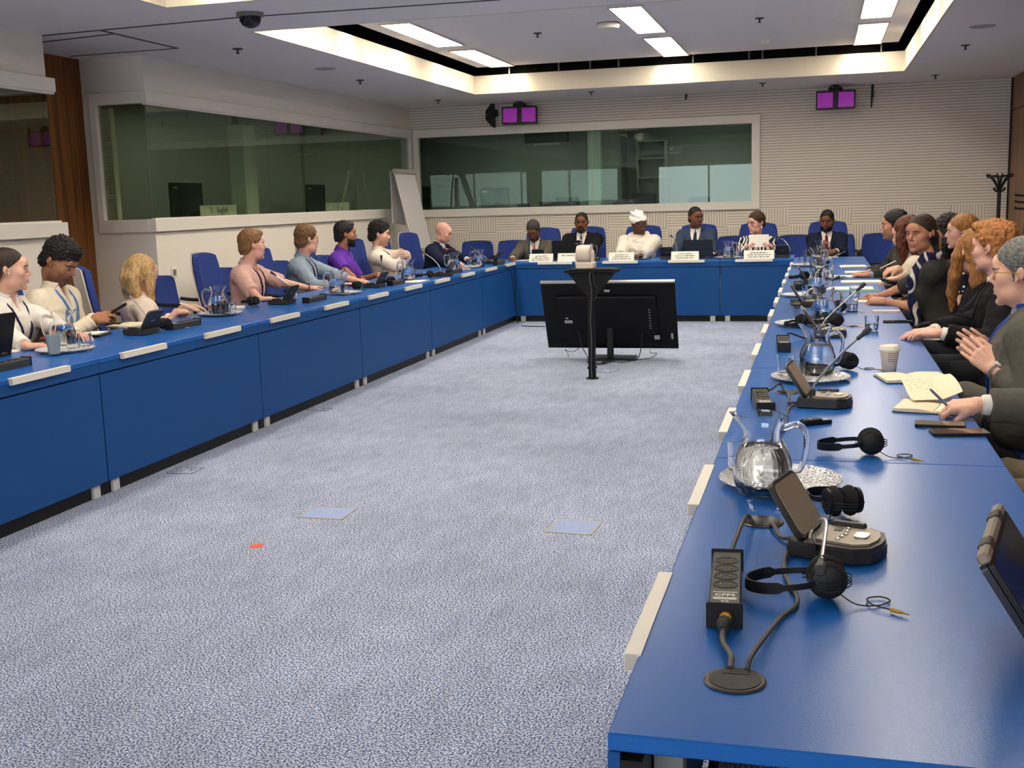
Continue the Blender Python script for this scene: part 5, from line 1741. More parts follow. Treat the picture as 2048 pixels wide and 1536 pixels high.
def tv_and_stand():
    bl, sc = M_['black'], M_['screen']
    ytop, ybot = 10.20, 10.48
    tl, tr = aty(1078, 565, ytop), aty(1349, 563, ytop)
    bl_, br_ = aty(1099, 696, ybot), aty(1357, 697, ybot)
    c0 = (tl + tr + bl_ + br_) / 4
    W = (tr[0] - tl[0] + br_[0] - bl_[0]) / 2
    H = np.linalg.norm((tl + tr) / 2 - (bl_ + br_) / 2)
    tilt = math.atan2(ybot - ytop, ((tl + tr) / 2 - (bl_ + br_) / 2)[2])
    base = atz(1213, 716, 0)
    bl = mat('tv_black', (.007, .007, .008, 1), rough=.5, spec=.2)
    t = empty('television', (c0[0], base[1], 0), 0, 'large black television on the floor, back towards the camera', 'television')
    M = Matrix.Translation((0, c0[1] - base[1], c0[2])) @ Matrix.Rotation(tilt, 4, 'X')
    b = MB(); b.M = M; b.box((-W / 2, 0, -H / 2), (W / 2, .03, H / 2), .004); b.build('bezel', bl, t)
    b = MB(); b.M = M; b.box((-W / 2 + .008, .030, -H / 2 + .012), (W / 2 - .008, .032, H / 2 - .008)); b.build('screen', sc, t, 0)
    b = MB(); b.M = M; b.box((-W * .40, -.035, -H * .42), (W * .36, .002, H * .30), .012); b.build('rear_cover', mat('tv_rear', (.007, .007, .008, 1), rough=.6, spec=.2), t)
    b = MB(); b.M = M; b.box((-W / 2, -.002, H / 2 - .012), (W / 2, .03, H / 2 + .004)); b.build('top_edge', M_['silver'], t)
    b = MB(); b.M = M
    for lo, hi in (((-.02, H * .38), (.03, H * .41)), ((-W * .34, -.06), (-W * .28, -.03)), ((W * .33, -H * .33), (W * .37, -H * .27)), ((-W * .33, -.015), (-W * .31, .0)), ((W * .455, -H * .32), (W * .47, -H * .24))): b.box((lo[0], -.0365, lo[1]), (hi[0], -.03, hi[1]))
    b.build('label', mat('label_grey', srgb(170, 170, 168), rough=.6), t, 0)
    b = MB(); b.M = M
    for k in range(8): b.box((W * .30, -.0375, -.12 + k * .028), (W * .312, -.03, -.108 + k * .028))
    b.build('ports', M_['metal'], t, 0)
    b = MB(); b.box((-.03, -.135, .02), (.03, -.10, .46), .006); b.build('stand_post', mat('tv_stand', (.012, .012, .013, 1), rough=.4, spec=.3), t)
    b = MB(); b.box((-.02, -.10, .38), (.02, c0[1] - base[1], .44)); b.build('stand_arm', M_['black'], t)
    b = MB(); b.prism([(-.20, -.16), (.24, -.18), (.22, .10), (-.20, .12)], 0, .018); b.build('stand_foot', mat('tv_stand', (.02, .02, .022, 1)), t)
    # cables dropping from the television and the tangle on the floor
    z0 = c0[2] - H / 2
    p1 = aty(1157, 662, 10.26); f1 = atz(1180, 719, .006)
    cable('television_cable', [p1, aty(1163, 690, 10.26), aty(1172, 708, 10.15), f1, atz(1200, 727, .006), atz(1230, 722, .006)], .004, M_['rubber'], 'thin black cable hanging from the left side of the television')
    p2 = aty(1284, 668, 10.26)
    cable('television_cable', [p2, aty(1282, 695, 10.26), atz(1275, 717, .006), atz(1250, 724, .006), atz(1215, 722, .006), atz(1190, 722, .006)], .004, M_['rubber'], 'thin black cable hanging from the right side of the television')
    cable('television_cable', [aty(1160, 694, 10.4), aty(1150, 702, 10.3), atz(1138, 703, .03), atz(1130, 699, .05), atz(1135, 706, .03), atz(1137, 714, .006)], .003, M_['rubber'], 'loose looped cable end under the left of the television')
    cable('television_cable', [aty(1300, 700, 10.4), aty(1302, 706, 10.3), atz(1314, 707, .03), atz(1300, 716, .006), atz(1265, 720, .006)], .003, M_['rubber'], 'loose curled cable end under the right of the television')
    pts = []
    for k in range(26):
        a = k * .92; p = atz(1195 + 26 * math.cos(a) * (.7 + .3 * math.sin(k * 1.7)), 722 + 6 * math.sin(a), .006 + .003 * (k % 4)); pts.append(p)
    cable('cable_coil', pts, .0045, M_['rubber'], 'tangled coil of black cable on the carpet before the television', n=5)
    # lectern-like stand with the camera
    s = atz(1185, 757, 0)
    t = empty('camera_stand', s, 0, 'thin black pole stand with a wedge shaped top in front of the television', 'stand')
    top = aty(1182, 536, s[1])[2]
    b = MB(); b.box((-.028, -.028, .012), (.028, .028, top - .18), .006); b.build('pole', bl, t)
    MB().lathe([(.055, 0), (.055, .006), (.045, .012)], n=20).build('floor_plate', bl, t)
    for z in (.085, top - .22): B(((-.036, -.036, z), (.036, .036, z + .02)), bev=.004).build('clamp', bl, t)
    xl, xr = aty(1136, 545, s[1])[0] - s[0], aty(1229, 545, s[1])[0] - s[0]
    zb = aty(1185, 592, s[1])[2]
    b = MB()
    f = [(xl, top - .035), (xr, top - .035), (.04, zb), (-.03, zb)]
    v = [(x, -.03, z) for x, z in f] + [(x, .12 if z > zb + .01 else .02, z) for x, z in f]
    b.add(v, [(3, 2, 1, 0), (4, 5, 6, 7), (0, 1, 5, 4), (1, 2, 6, 5), (2, 3, 7, 6), (3, 0, 4, 7)]); b.build('wedge_top', bl, t, 10)
    b = MB(); b.box((xl - .02, -.06, top - .036), (xr + .02, .16, top - .012), .003); b.box((xl + .02, -.06, top - .012), (xr, .14, top - .006)); b.build('tray', bl, t)
    cable('camera_cable', [s + (.01, -.05, top - .02), s + (.005, -.075, top - .07), s + (.015, -.05, top - .2), s + (.0, -.04, top - .42), s + (.005, -.04, .35), s + (.0, -.045, .12), s + (.005, -.05, .01)], .006, M_['cable'], 'pale grey cable running down the thin black camera stand')
    cable('camera_cable', [s + (.03, -.06, top - .03), s + (.045, -.07, top - .12), s + (.07, -.06, top - .18), s + (.05, -.05, top - .24), s + (.03, -.045, top - .26)], .005, M_['rubber'], 'short black cable looping under the top of the camera stand')
    w = mat('camera_white', srgb(222, 210, 190), rough=.4)
    zt = top - .006
    cx = aty(1170, 530, s[1])[0]
    t = empty('video_camera', (cx, s[1] + .03, zt), 0, 'cream white motorised camera on the black stand', 'camera')
    b = MB(); b.box((-.075, -.06, 0), (.075, .08, .055), .008); b.build('camera_base', w, t)
    b = MB(); b.M = Matrix.Translation((-.01, .01, .128)) @ Matrix.Rotation(PI / 2, 4, 'Y')
    b.lathe([(.035, -.07), (.062, -.062), (.068, -.04), (.068, .03), (.06, .05), (.05, .056)], n=28); b.build('camera_head', w, t, 40)
    b = MB(); b.M = Matrix.Translation((.035, .01, .128)) @ Matrix.Rotation(PI / 2, 4, 'Y'); b.lathe([(.066, 0), (.074, .004), (.074, .012), (.05, .02)], n=28); b.build('side_ring', M_['shell'], t, 40)
    b = MB(); b.box((.045, -.03, .03), (.07, .04, .15), .01); b.box((-.085, -.03, .03), (-.07, .04, .12), .006); b.build('yoke', w, t)
    # cable that drops from the left corner desk
    cable('desk_cable', [aty(1000, 527, 13.3) , atx(1012, 533, -3.645), atx(1022, 545, -3.63), atx(1027, 575, -3.62), atx(1030, 610, -3.62), atz(1036, 645, .01), atz(1050, 652, .005), atz(1090, 653, .005)], .006, M_['rubber'], 'black cable dropping from the left desk corner to the carpet')

def flip_chart():
    w = mat('board_white', srgb(206, 202, 200), rough=.35)
    fr = mat('board_frame', srgb(190, 184, 176), rough=.4, metal=.2)
    A, Bq = atx(789, 345, -5.72), atx(829, 347, -5.62)
    Cq, D = atx(860, 480, -5.36), atx(824, 480, -5.46)
    P = [Vector(q) for q in (A, Bq, Cq, D)]
    c = (P[2] + P[3]) / 2
    t = empty('flip_chart', (c.x, c.y, 0), 0, 'tall white flip chart board leaning in the back left corner', 'flip chart')
    o = Vector((c.x, c.y, 0))
    ext = [p - o for p in P]
    ext[2] = ext[1] + (ext[2] - ext[1]) * 1.12; ext[3] = ext[0] + (ext[3] - ext[0]) * 1.12
    rows = [[ext[0] + (ext[1] - ext[0]) * u + ((ext[3] - ext[0]) * (1 - u) + (ext[2] - ext[1]) * u) * v for u in (0, .5, 1)] for v in (0, .33, .66, 1)]
    b = MB(); b.sheet(rows, -.02); b.build('board', w, t, 20)
    b = MB(); b.tube([ext[0] + Vector((0, -.01, .02)), ext[1] + Vector((0, 0, .015))], .035, 10); b.build('clip_bar', fr, t)
    b = MB(); b.tube([ext[0], ext[3]], .016, 8); b.build('side_frame', fr, t)
    for a, e in ((ext[3], Vector((.12, -.12, .01))), (ext[2], Vector((.15, .1, .01)))):
        MB().tube([a, Vector((a.x + e.x * .6, a.y + e.y * .6, .01))], .014, 8).build('leg', fr, t)
    r0 = Vector(atx(781, 343, -5.85)) - o
    MB().tube([r0, Vector(atx(786, 450, -5.9)) - o, Vector((-.55, -.1, .01))], .014, 8).build('rear_leg', fr, t)
    # sheets folded over the back
    q = [Vector(atx(*k)) - o for k in ((782, 350, -5.80), (792, 352, -5.80), (812, 450, -5.75), (786, 447, -5.80))]
    b = MB(); b.add([tuple(v) for v in q] + [tuple(v + Vector((-.012, 0, 0))) for v in q], [(0, 1, 2, 3), (7, 6, 5, 4), (0, 4, 5, 1), (1, 5, 6, 2), (2, 6, 7, 3), (3, 7, 4, 0)]); b.build('folded_sheets', w, t, 0)

def coat_stands():
    bl = mat('gear_black', (.012, .012, .013, 1))
    p = aty(2003, 350, 15.6)
    def stand(loc, h, lab):
        t = empty('coat_stand', (loc[0], loc[1], 0), 0, lab, 'coat stand', 'coat stands')
        MB().tube([(0, 0, .03), (0, 0, h - .12)], .024, 10).build('pole', bl, t)
        MB().lathe([(.19, 0), (.19, .02), (.05, .04), (.026, .06)], n=24).build('foot', bl, t)
        for k in range(6):
            a = k * PI / 3 + .2
            c, s = math.cos(a), math.sin(a)
            MB().tube(spline([(c * .015, s * .015, h - .18), (c * .05, s * .05, h - .10), (c * .11, s * .11, h - .02), (c * .155, s * .155, h), (c * .15, s * .15, h + .018)], 4), .013, 8).build('hook', bl, t)
            MB().tube(spline([(c * .02, s * .02, h - .20), (c * .05, s * .05, h - .19), (c * .075, s * .075, h - .155)], 3), .010, 6).build('small_hook', bl, t)
        b = MB(); b.tube([(.145 * math.cos(a), .145 * math.sin(a), h - .012 + .01 * math.cos(a * 6)) for a in [k * 2 * PI / 36 for k in range(36)]], .010, 6, closed=True); b.build('ring', bl, t)
        return t
    stand((2.17, 15.5), 1.64, 'black coat stand standing against the back wall at the right corner')
    q = atx(2047, 392, 2.28)
    t = empty('umbrella_rack', (2.30, q[1] - .1, 0), 0, 'dark metal rack with arms at the right picture edge by the wooden wall', 'rack')
    h = q[2]
    MB().tube([(0, 0, .02), (0, 0, h + .15)], .02, 10).build('pole', bl, t)
    for k in range(3):
        MB().tube([(.0, 0, h - k * .075), (-.10, .0, h - k * .075 + .01), (-.13, .0, h - k * .075 + .02)], .013, 8).build('arm', bl, t)
    MB().box((-.12, -.15, 0), (.10, .15, .02)).build('foot', bl, t)

def table_things():
    jug, tumb, tumw, plate, unit, head, strip, grom = proto_jug(), proto_tumbler(), proto_tumbler(.042), proto_plate(), proto_unit(), proto_headset(), proto_strip(), proto_grommet()
    used = {}
    def put(p, px, py, rz, lab, z=TT, group=None, loc=None):
        q = atz(px, py, z) if loc is None else loc
        o = place(p, p.name in used, (q[0], q[1], z), rz, lab, group); used[p.name] = 1
        return o
    pz = TT + .0085 + .0005
    # -------- right row, from the near end
    put(grom, 1470, 1363, 0, 'black cable outlet at the near end of the right desks', group='cable outlets')
    put(grom, 1525, 1045, 2.4, 'metal rimmed cable outlet beyond the nearest power strip', group='cable outlets')
    put(grom, 1575, 785, 2.4, 'metal rimmed cable outlet beside the second microphone unit', group='cable outlets')
    sa = np.array([-.163, 2.095]); put(strip, 0, 0, .06, 'nearest black power strip with yellow plug on the right desks', loc=sa, group='power strips')
    sb = atz(1525, 815); put(strip, 0, 0, .12, 'black power strip just behind the big near water jug', loc=sb, group='power strips')
    sc_ = atz(1567, 696); put(strip, 0, 0, .05, 'black power strip to the left of the second water jug', loc=sc_, group='power strips')
    sd = atz(1592, 618); put(strip, 0, 0, .05, 'black power strip behind the stacked tumblers on the right desks', loc=sd, group='power strips')
    se = atz(1597, 577); put(strip, 0, 0, .05, 'farthest black power strip on the right desks', loc=se, group='power strips')
    # cables of the near end
    g1, g2, g3 = atz(1470, 1350), atz(1525, 1045), atz(1575, 787)
    e0 = np.array([sa[0] + .012, sa[1] - .162, TT + .022])
    t = empty('plugged_cable', (0, 0, 0), 0, 'power cable with yellow plug from the near strip into the cable outlet', 'cable')
    t.location = e0
    f = lambda *p: [tuple(np.array(q) - e0) for q in p]
    MB().tube(spline(f(e0 + (0, -.05, -.002), e0 + (.002, -.085, -.012), np.array([g1[0] - .010, g1[1] + .045, TT + .014]), np.array([g1[0] - .008, g1[1] + .012, TT + .006])), 8), .0052, 8).build('flex', M_['cable'], t)
    MB().tube([(0, .0, 0), (0, -.022, 0)], .011, 10).build('yellow_collar', M_['yellow'], t)
    MB().tube([(0, -.022, 0), (0, -.03, 0), (0, -.034, 0), (0, -.038, 0), (0, -.042, 0), (0, -.055, -.002)], [.013, .014, .012, .013, .011, .008], 10).build('plug', M_['rubber'], t)
    ua = np.array([.045, 2.42])
    cable('unit_cable', [(g1[0] + .018, g1[1] + .012, TT + .006), (g1[0] + .026, g1[1] + .05, TT + .02), (-.06, 1.98, TT + .008), (-.03, 2.08, TT + .006), (-.055, 2.22, TT + .006), (-.06, 2.33, TT + .007), (-.046, 2.42, TT + .014)], .0045, M_['cable'], 'grey cable from the near cable outlet up to the nearest microphone unit')
    cable('unit_cable', [(g2[0] + .02, g2[1] - .03, TT + .006), (g2[0] + .03, g2[1] - .07, TT + .012), (-.075, 2.49, TT + .006), (-.045, 2.455, TT + .014)], .0045, M_['cable'], 'short grey cable from the second cable outlet to the nearest microphone unit')
    cable('strip_cable', [(g2[0] - .02, g2[1] - .03, TT + .006), (g2[0] - .035, g2[1] - .06, TT + .03), (sa[0] - .004, sa[1] + .22, TT + .03), (sa[0] - .008, sa[1] + .162, TT + .022)], .0048, M_['cable'], 'grey cable from the nearest power strip to the second cable outlet')
    ub = atz(1646, 812); ub = np.array([.022, 4.16])
    cable('strip_cable', [(g3[0] - .01, g3[1] - .01, TT + .006), (g3[0] - .03, g3[1] + .02, TT + .035), (sb[0] + .02, sb[1] + .22, TT + .03), (sb[0] - .01, sb[1] + .162, TT + .022)], .0045, M_['cable'], 'grey cable arching from the second power strip to its cable outlet')
    cable('unit_cable', [(g3[0] + .0, g3[1] - .02, TT + .006), (g3[0] + .01, g3[1] - .12, TT + .006), (ub[0] - .12, ub[1] + .0, TT + .008), (ub[0] - .088, ub[1] - .02, TT + .012)], .0042, M_['cable'], 'grey cable from the third cable outlet to the second microphone unit')
    cable('unit_cable', [(ub[0] - .088, ub[1] - .05, TT + .012), (ub[0] - .12, ub[1] - .13, TT + .006), (-.10, 3.72, TT + .006), (-.13, 3.5, TT + .006)], .0042, M_['cable'], 'black cable lying between second microphone unit and big near jug')
    cable('strip_cable', [(sc_[0] + .0, sc_[1] + .162, TT + .022), (sc_[0] + .02, sc_[1] + .28, TT + .04), (sc_[0] + .10, sc_[1] + .34, TT + .008), (sc_[0] + .2, sc_[1] + .33, TT + .006)], .0045, M_['rubber'], 'black cable from the power strip left of the second water jug')
    # microphone units: the loudspeaker lid stands on the far side of each from the camera's left
    U = []
    def mic(loc, rz, lab, pts):
        o = put(unit, 0, 0, rz, lab, loc=loc, group='microphone units'); U.append((o, pts)); return o
    mic(ua, -.28, 'nearest microphone unit on the right desks, its stem bent down over a headset', [atz(1621, 1094, TT + .036), aty(1622, 1065, 2.40), aty(1640, 1041, 2.38), aty(1652, 1045, 2.35), aty(1649, 1080, 2.25), aty(1643, 1122, 2.13)])
    mic(ub, -.12, 'second microphone unit on the right desks beyond the big near jug', [atz(1625, 794, TT + .036), aty(1628, 772, 4.12), aty(1648, 745, 4.12), aty(1690, 700, 4.1), aty(1716, 677, 4.1)])
    uc = atz(1654, 672); mic(uc, .05, 'third microphone unit on the right desks beside two ear cushions', [atz(1646, 660, TT + .036), aty(1647, 646, uc[1]), aty(1662, 628, uc[1]), aty(1695, 598, uc[1]), aty(1714, 581, uc[1])])
    ud = atz(1618, 612); mic(ud, .05, 'fourth microphone unit on the right desks beside the lacy glass plate', [atz(1609, 602, TT + .036), aty(1610, 590, ud[1]), aty(1622, 578, ud[1]), aty(1650, 566, ud[1]), aty(1664, 560, ud[1])])
    ue = atz(1626, 568); mic(ue, .05, 'fifth microphone unit half hidden behind jugs on the right desks', [atz(1620, 561, TT + .036), aty(1621, 553, ue[1]), aty(1630, 546, ue[1]), aty(1644, 538, ue[1])])
    uf = atz(1640, 527); mic(uf, .05, 'farthest microphone unit on the right desks', [atz(1640, 522, TT + .036), aty(1643, 524, uf[1]), aty(1655, 518, uf[1]), aty(1672, 511, uf[1]), aty(1682, 507, uf[1])])
    # plates, jugs, glasses of the right row
    def setp(px, py, lab): put(plate, px, py, .2, lab, z=TT, group='glass plates')
    setp(1560, 968, 'large cut glass plate under the nearest water jug on the right'); put(jug, 1525, 985, 0.05, 'nearest big water jug on a lacy glass plate, right desks', z=pz, group='water jugs')
    put(tumb, 1482, 944, 0, 'empty tumbler standing just behind the nearest big water jug', z=pz, group='empty tumblers')
    setp(1621, 760, 'cut glass plate under the second water jug, right desks'); put(jug, 1634, 748, -.35, 'second water jug from the near end of the right desks', z=pz, group='water jugs')
    put(tumb, 1572, 752, 0, 'left of two empty tumblers beside the second water jug', z=pz, group='empty tumblers'); put(tumb, 1592, 760, 0, 'right of two empty tumblers beside the second water jug', z=pz, group='empty tumblers')
    setp(1605, 651, 'cut glass plate under the third water jug, right desks'); put(jug, 1648, 642, -.4, 'third water jug of the right desks behind the ear cushions', z=TT, group='water jugs')
    put(tumb, 1593, 641, 0, 'empty tumbler in front of the fourth power strip, right desks', z=pz, group='empty tumblers'); put(tumb, 1599, 646, 0, 'empty tumbler on the third glass plate, right desks', z=pz, group='empty tumblers')
    setp(1605, 593, 'cut glass plate left of the fourth water jug, right desks'); put(jug, 1635, 590, 0, 'fourth water jug of the right desks behind the fourth microphone', z=pz, group='water jugs')
    put(tumb, 1614, 596, 0, 'empty tumbler left of the fourth water jug', z=pz, group='empty tumblers')
    setp(1655, 557, 'cut glass plate by the fifth water jug, right desks'); put(jug, 1640, 560, .2, 'fifth water jug of the right desks', z=pz, group='water jugs'); put(tumb, 1658, 556, 0, 'empty tumbler right of the fifth water jug', z=pz, group='empty tumblers')
    setp(1612, 532, 'farthest but one cut glass plate on the right desks'); put(tumb, 1605, 531, 0, 'empty tumbler on the plate left of the sixth jug', z=pz, group='empty tumblers'); put(tumb, 1614, 531, 0, 'second empty tumbler on the plate left of the sixth jug', z=pz, group='empty tumblers')
    put(jug, 1634, 535, .1, 'sixth water jug of the right desks', z=TT, group='water jugs'); put(jug, 1641, 515, 0, 'farthest water jug of the right desks before the man with red tie', z=TT, group='water jugs')
    put(tumb, 1612, 514, 0, 'empty tumbler near the far end of the right desks', z=TT, group='empty tumblers')
    put(tumw, 1743, 664, 0, 'half full tumbler beside the black phone on the right desks', group='half full tumblers'); put(tumw, 1704, 622, 0, 'half full tumbler before the woman in the dark short sleeved dress', group='half full tumblers'); put(tumw, 1709, 597, 0, 'half full tumbler behind another before the woman with scarf', group='half full tumblers')
    # headsets
    def hs(px, py, rz, lab, loc=None): put(head, px, py, rz, lab, loc=loc, group='headsets')
    hs(0, 0, .1, 'black headset under the bent microphone at the near end of the right desks', loc=(.010, 2.13)); hs(0, 0, -1.2, 'black headset with two round cushions behind the nearest microphone unit', loc=(.055, 2.70))
    hs(0, 0, .05, 'black headset lying alone in the middle of the right desk', loc=(.140, 3.37)); hs(1690, 740, .5, 'black headset behind the second water jug'); hs(1605, 655, .9, 'black headset left of the third microphone unit'); hs(1668, 654, .3, 'black headset right of the third microphone unit'); hs(1606, 560, .6, 'black headset by the farthest power strip')
    hs(1675, 625, .4, 'black headset cord beside the third water jug')
    # remote, cup, notebooks, phones
    p = atz(1636, 848); t = empty('voting_receiver', p, math.radians(-58), 'small black stepped receiver lying on the right desk', 'receiver')
    b = MB(); b.box((-.016, -.045, 0), (.016, .045, .014), .003); b.box((-.0165, -.06, 0), (.0165, .01, .02), .004); b.build('receiver_body', M_['black'], t)
    B(((-.013, .015, .014), (.013, .042, .0147))).build('face_plate', M_['unit'], t); MB().lathe([(.006, .02), (.006, .0208), (.003, .021)], (0, -.03, 0), 12).build('button', M_['silver'], t)
    p = atz(1778, 742); t = empty('coffee_cup', p, 0, 'white paper coffee cup with lid beside the open notebooks', 'cup')
    MB().lathe([(.027, 0), (.0285, .002), (.040, .092)], n=32, cap1=False).lathe([(.039, .092), (.0275, .004), (.0, .003)], n=32, cap0=False, cap1=False).build('cup_body', mat('cup_paper', srgb(226, 208, 188), rough=.7), t, 50)
    MB().lathe([(.0425, .088), (.044, .092), (.0425, .097), (.040, .098), (.0385, .110), (.036, .112), (.034, .108), (.0, .107)], n=32, cap1=False).build('cup_lid', M_['white_pl'], t, 50)
    b = MB()
    r = random.Random(3)
    for k in range(5):
        z = .078 - k * .0085; rr = .0286 + (.040 - .0286) * z / .092 + .0002
        for j in range(6):
            a0 = -1.75 + j * .17 + r.uniform(0, .03); a1 = a0 + .12
            b.add([(rr * math.cos(a0), rr * math.sin(a0), z), (rr * math.cos(a1), rr * math.sin(a1), z), (rr * math.cos(a1), rr * math.sin(a1), z + .003), (rr * math.cos(a0), rr * math.sin(a0), z + .003)], [(0, 1, 2, 3)])
    b.build('print', mat('print_brown', srgb(90, 70, 56), rough=.8), t, 0)
    def book(px, py, rz, lab, w=.13, l=.20, lift=0., writing=0, loc=None):
        q = atz(px, py) if loc is None else loc
        t = empty('notebook', (q[0], q[1], TT), rz, lab, 'notebook')
        B(((-w - .004, -l / 2 - .003, 0), (w + .004, l / 2 + .003, .003))).build('cover', M_['black'], t, 0)
        for sgn in (-1, 1):
            rows = []
            for i in range(9):
                u = i / 8
                h = .010 * math.sqrt(max(0, 1 - (1 - u) ** 2.2)) * 1. if u < .999 else .010
                x = sgn * (.001 + u * w)
                zz = .003 + .004 + .011 * math.sin(min(u * 3.2, 1.57)) * (1 - .45 * u)
                rows.append([(x, -l / 2, zz), (x, l / 2, zz)])
            vs = [p for rw in rows for p in rw]
            b = MB(); n = len(rows)
            low = [(x, y, .003) for x, y, z in vs]
            fs = []
            for i in range(n - 1):
                a, c = 2 * i, 2 * i + 2
                fs.append((a, c, c + 1, a + 1)); fs.append((2 * n + a, 2 * n + a + 1, 2 * n + c + 1, 2 * n + c))
                fs.append((a, 2 * n + a, 2 * n + c, c)); fs.append((a + 1, c + 1, 2 * n + c + 1, 2 * n + a + 1))
            fs += [(0, 1, 2 * n + 1, 2 * n), (2 * n - 2, 4 * n - 2, 4 * n - 1, 2 * n - 1)]
            b.add(vs + low, fs); b.build('pages', M_['cream'], t, 40)
        return t
    nb1 = book(0, 0, math.radians(12), 'open cream notebook lying behind the raised page, right desks', loc=(.375, 4.78))
    nb2 = book(0, 0, math.radians(-14), 'open notebook with a raised handwritten page before the writing hand', loc=(.405, 4.12))
    # raised page of the second notebook
    q0 = np.array([.405, 4.12, 0])
    inv = lambda p: rz3(math.radians(14)) @ (np.array(p) - np.array([.405, 4.12, TT]))
    pg = [aty(1799, 755, 4.42), aty(1900, 748, 4.42), aty(1926, 783, 4.22), aty(1826, 818, 4.16)]
    a, b_, c_, d_ = [Vector(inv(p)) for p in pg]
    rows = []
    for j in range(6):
        v = j / 5
        row = []
        for i in range(6):
            u = i / 5
            p = (a * (1 - u) + b_ * u) * (1 - v) + (d_ * (1 - u) + c_ * u) * v
            p = p + Vector((0, 0, .010 * math.sin(PI * v) - .004 * math.sin(PI * u)))
            p.z = max(p.z, .022)
            row.append(p)
        rows.append(row)
    mb = MB(); mb.sheet(rows, .0015); pgo = mb.build('raised_page', M_['cream'], nb2, 50)
    mb = MB(); r = random.Random(9)
    for k in range(9):
        for m in range(7):
            if r.random() < .25 or m > 2 + r.random() * 4: continue
            u0 = .10 + .065 * k * .9; v0 = .12 + m * .11
            p = (a * (1 - u0) + b_ * u0) * (1 - v0) + (d_ * (1 - u0) + c_ * u0) * v0 + Vector((0, 0, .010 * math.sin(PI * v0) + .0015 - .004 * math.sin(PI * u0)))
            q = (a * (1 - u0 - .006) + b_ * (u0 + .006)) * (1 - v0 - .06) + (d_ * (1 - u0 - .006) + c_ * (u0 + .006)) * (v0 + .06) + Vector((0, 0, .010 * math.sin(PI * (v0 + .06)) + .0015 - .004 * math.sin(PI * u0)))
            p.z = max(p.z, .0235); q.z = max(q.z, .0235)
            mb.tube([p, q], .0006, 4)
    mb.build('handwriting', M_['ink'], pgo, 0)
    phone(atz(1880, 852), math.radians(-4), 'black phone with a half lit screen behind another phone on the right desks', l=.155, w=.078, scr=mat('screen_half', srgb(120, 108, 84), rough=.1))
    phone(atz(1918, 868), math.radians(8), 'black phone nearest the desk edge beside the writing hand', l=.17, w=.085, scr=mat('screen_brown', srgb(70, 46, 26), rough=.08))
    phone(atz(1772, 624), .0, 'thin white phone lying before the woman in the dark dress', l=.17, w=.07, cover=mat('phone_pink', srgb(220, 190, 180), rough=.4), scr=M_['paper'])
    phone(atz(1795, 645), math.radians(4), 'black phone lying beside the half full tumbler, right desks', l=.16, w=.07)
    # papers of the far right row
    paper_stack(1706, 534, .24, .30, 4, .1, 'stack of yellowish papers farthest along the right desks', M_['cream'])
    paper_stack(1722, 545, .30, .22, 3, .0, 'white paper stack second farthest along the right desks')
    paper_stack(1715, 553, .28, .22, 2, -.1, 'cream folder of papers third farthest along the right desks', M_['cream'])
    paper_stack(1724, 565, .33, .24, 4, .05, 'thick white paper pad before the woman in white blouse')
    paper_stack(1702, 577, .34, .26, 2, -.05, 'flat white papers behind the half full tumblers')
    p = atz(1700, 580); t = empty('green_folder', (p[0] + .05, p[1] - .12, TT), .05, 'green folder edge lying under flat white papers', 'folder'); B(((-.16, -.05, 0), (.16, .05, .002))).build('folder_sheet', mat('folder_green', srgb(50, 140, 100), rough=.6), t, 0)
    paper_stack(1745, 603, .22, .16, 2, .1, 'small white pad under the hands of the woman with scarf')
    p = atz(1782, 565); o = MB().tube([(-.08, 0, .006), (.07, .01, .006), (.08, .011, .006)], [.005, .005, .002], 8).build('pen', M_['black'], loc=p); tag(o, 'black pen lying at the right desk edge beside the paper pad', 'pen')
    paper_stack(1868, 676, .14, .18, 2, .1, 'white pad under the hands of the ginger haired man')
    # big laptop at the near right edge of the picture: user on +x
    A_, B_ = atz(1975, 1112, .935), atz(2005, 1009, .935)
    hd = (B_ - A_) / np.linalg.norm(B_ - A_); sd = np.array([hd[1], -hd[0], 0.])
    wl = .225; drop = A_[2] - TT - .006
    wd = sd * math.sqrt(1 - (drop / wl) ** 2) - np.array([0, 0, drop / wl]); nd = np.cross(hd, wd) * -1
    if nd[2] < 0: nd = -nd
    o_ = (A_ + B_) / 2 + wd * wl; o_[2] = TT
    t = empty('laptop', tuple(o_), 0, 'dark folded laptop standing tilted at the right picture edge', 'laptop')
    Mx = Matrix([[hd[i], wd[i], nd[i], ((A_ + B_) / 2 - o_)[i]] for i in range(3)] + [[0, 0, 0, 1]])
    lw = np.linalg.norm(B_ - A_)
    navy_ = mat('laptop_navy', srgb(30, 32, 46), rough=.3)
    for nm, z0, z1 in (('lid', -.008, .0), ('keyboard_base', -.021, -.010)):
        b = MB(); b.M = Mx; b.prism([(x, y + wl / 2 + .006) for x, y in rrect(lw, wl - .008, .010)], z0, z1); b.build(nm, M_['black'] if nm == 'lid' else navy_, t, 30)
    b = MB(); b.M = Mx; b.prism([(x, y + wl / 2 + .006) for x, y in rrect(lw - .012, wl - .022, .006)], .0, .0006); b.build('screen', mat('laptop_glass', srgb(26, 28, 44), rough=.08), t, 0)
    b = MB(); b.M = Mx; b.box((-lw / 2 + .002, -.006, -.019), (lw / 2 - .002, .012, .001), .004); b.build('spine', mat('laptop_taupe', srgb(142, 130, 116), rough=.45), t)
    for q in (-.085, .085):
        b = MB(); b.M = Mx; b.box((q - .022, -.008, -.020), (q + .022, .010, .002), .003); b.build('hinge', M_['dgrey'], t)
    # -------- left row
    def U_l(px, py, lab, pts): q = atz(px, py); mic(q[:2], PI - .05, lab, pts)
    lp2 = laptop((*atz(2, 712)[:2], TT), PI / 2, 'dark laptop with raised lid at the left picture edge', tilt=15, w=.33)
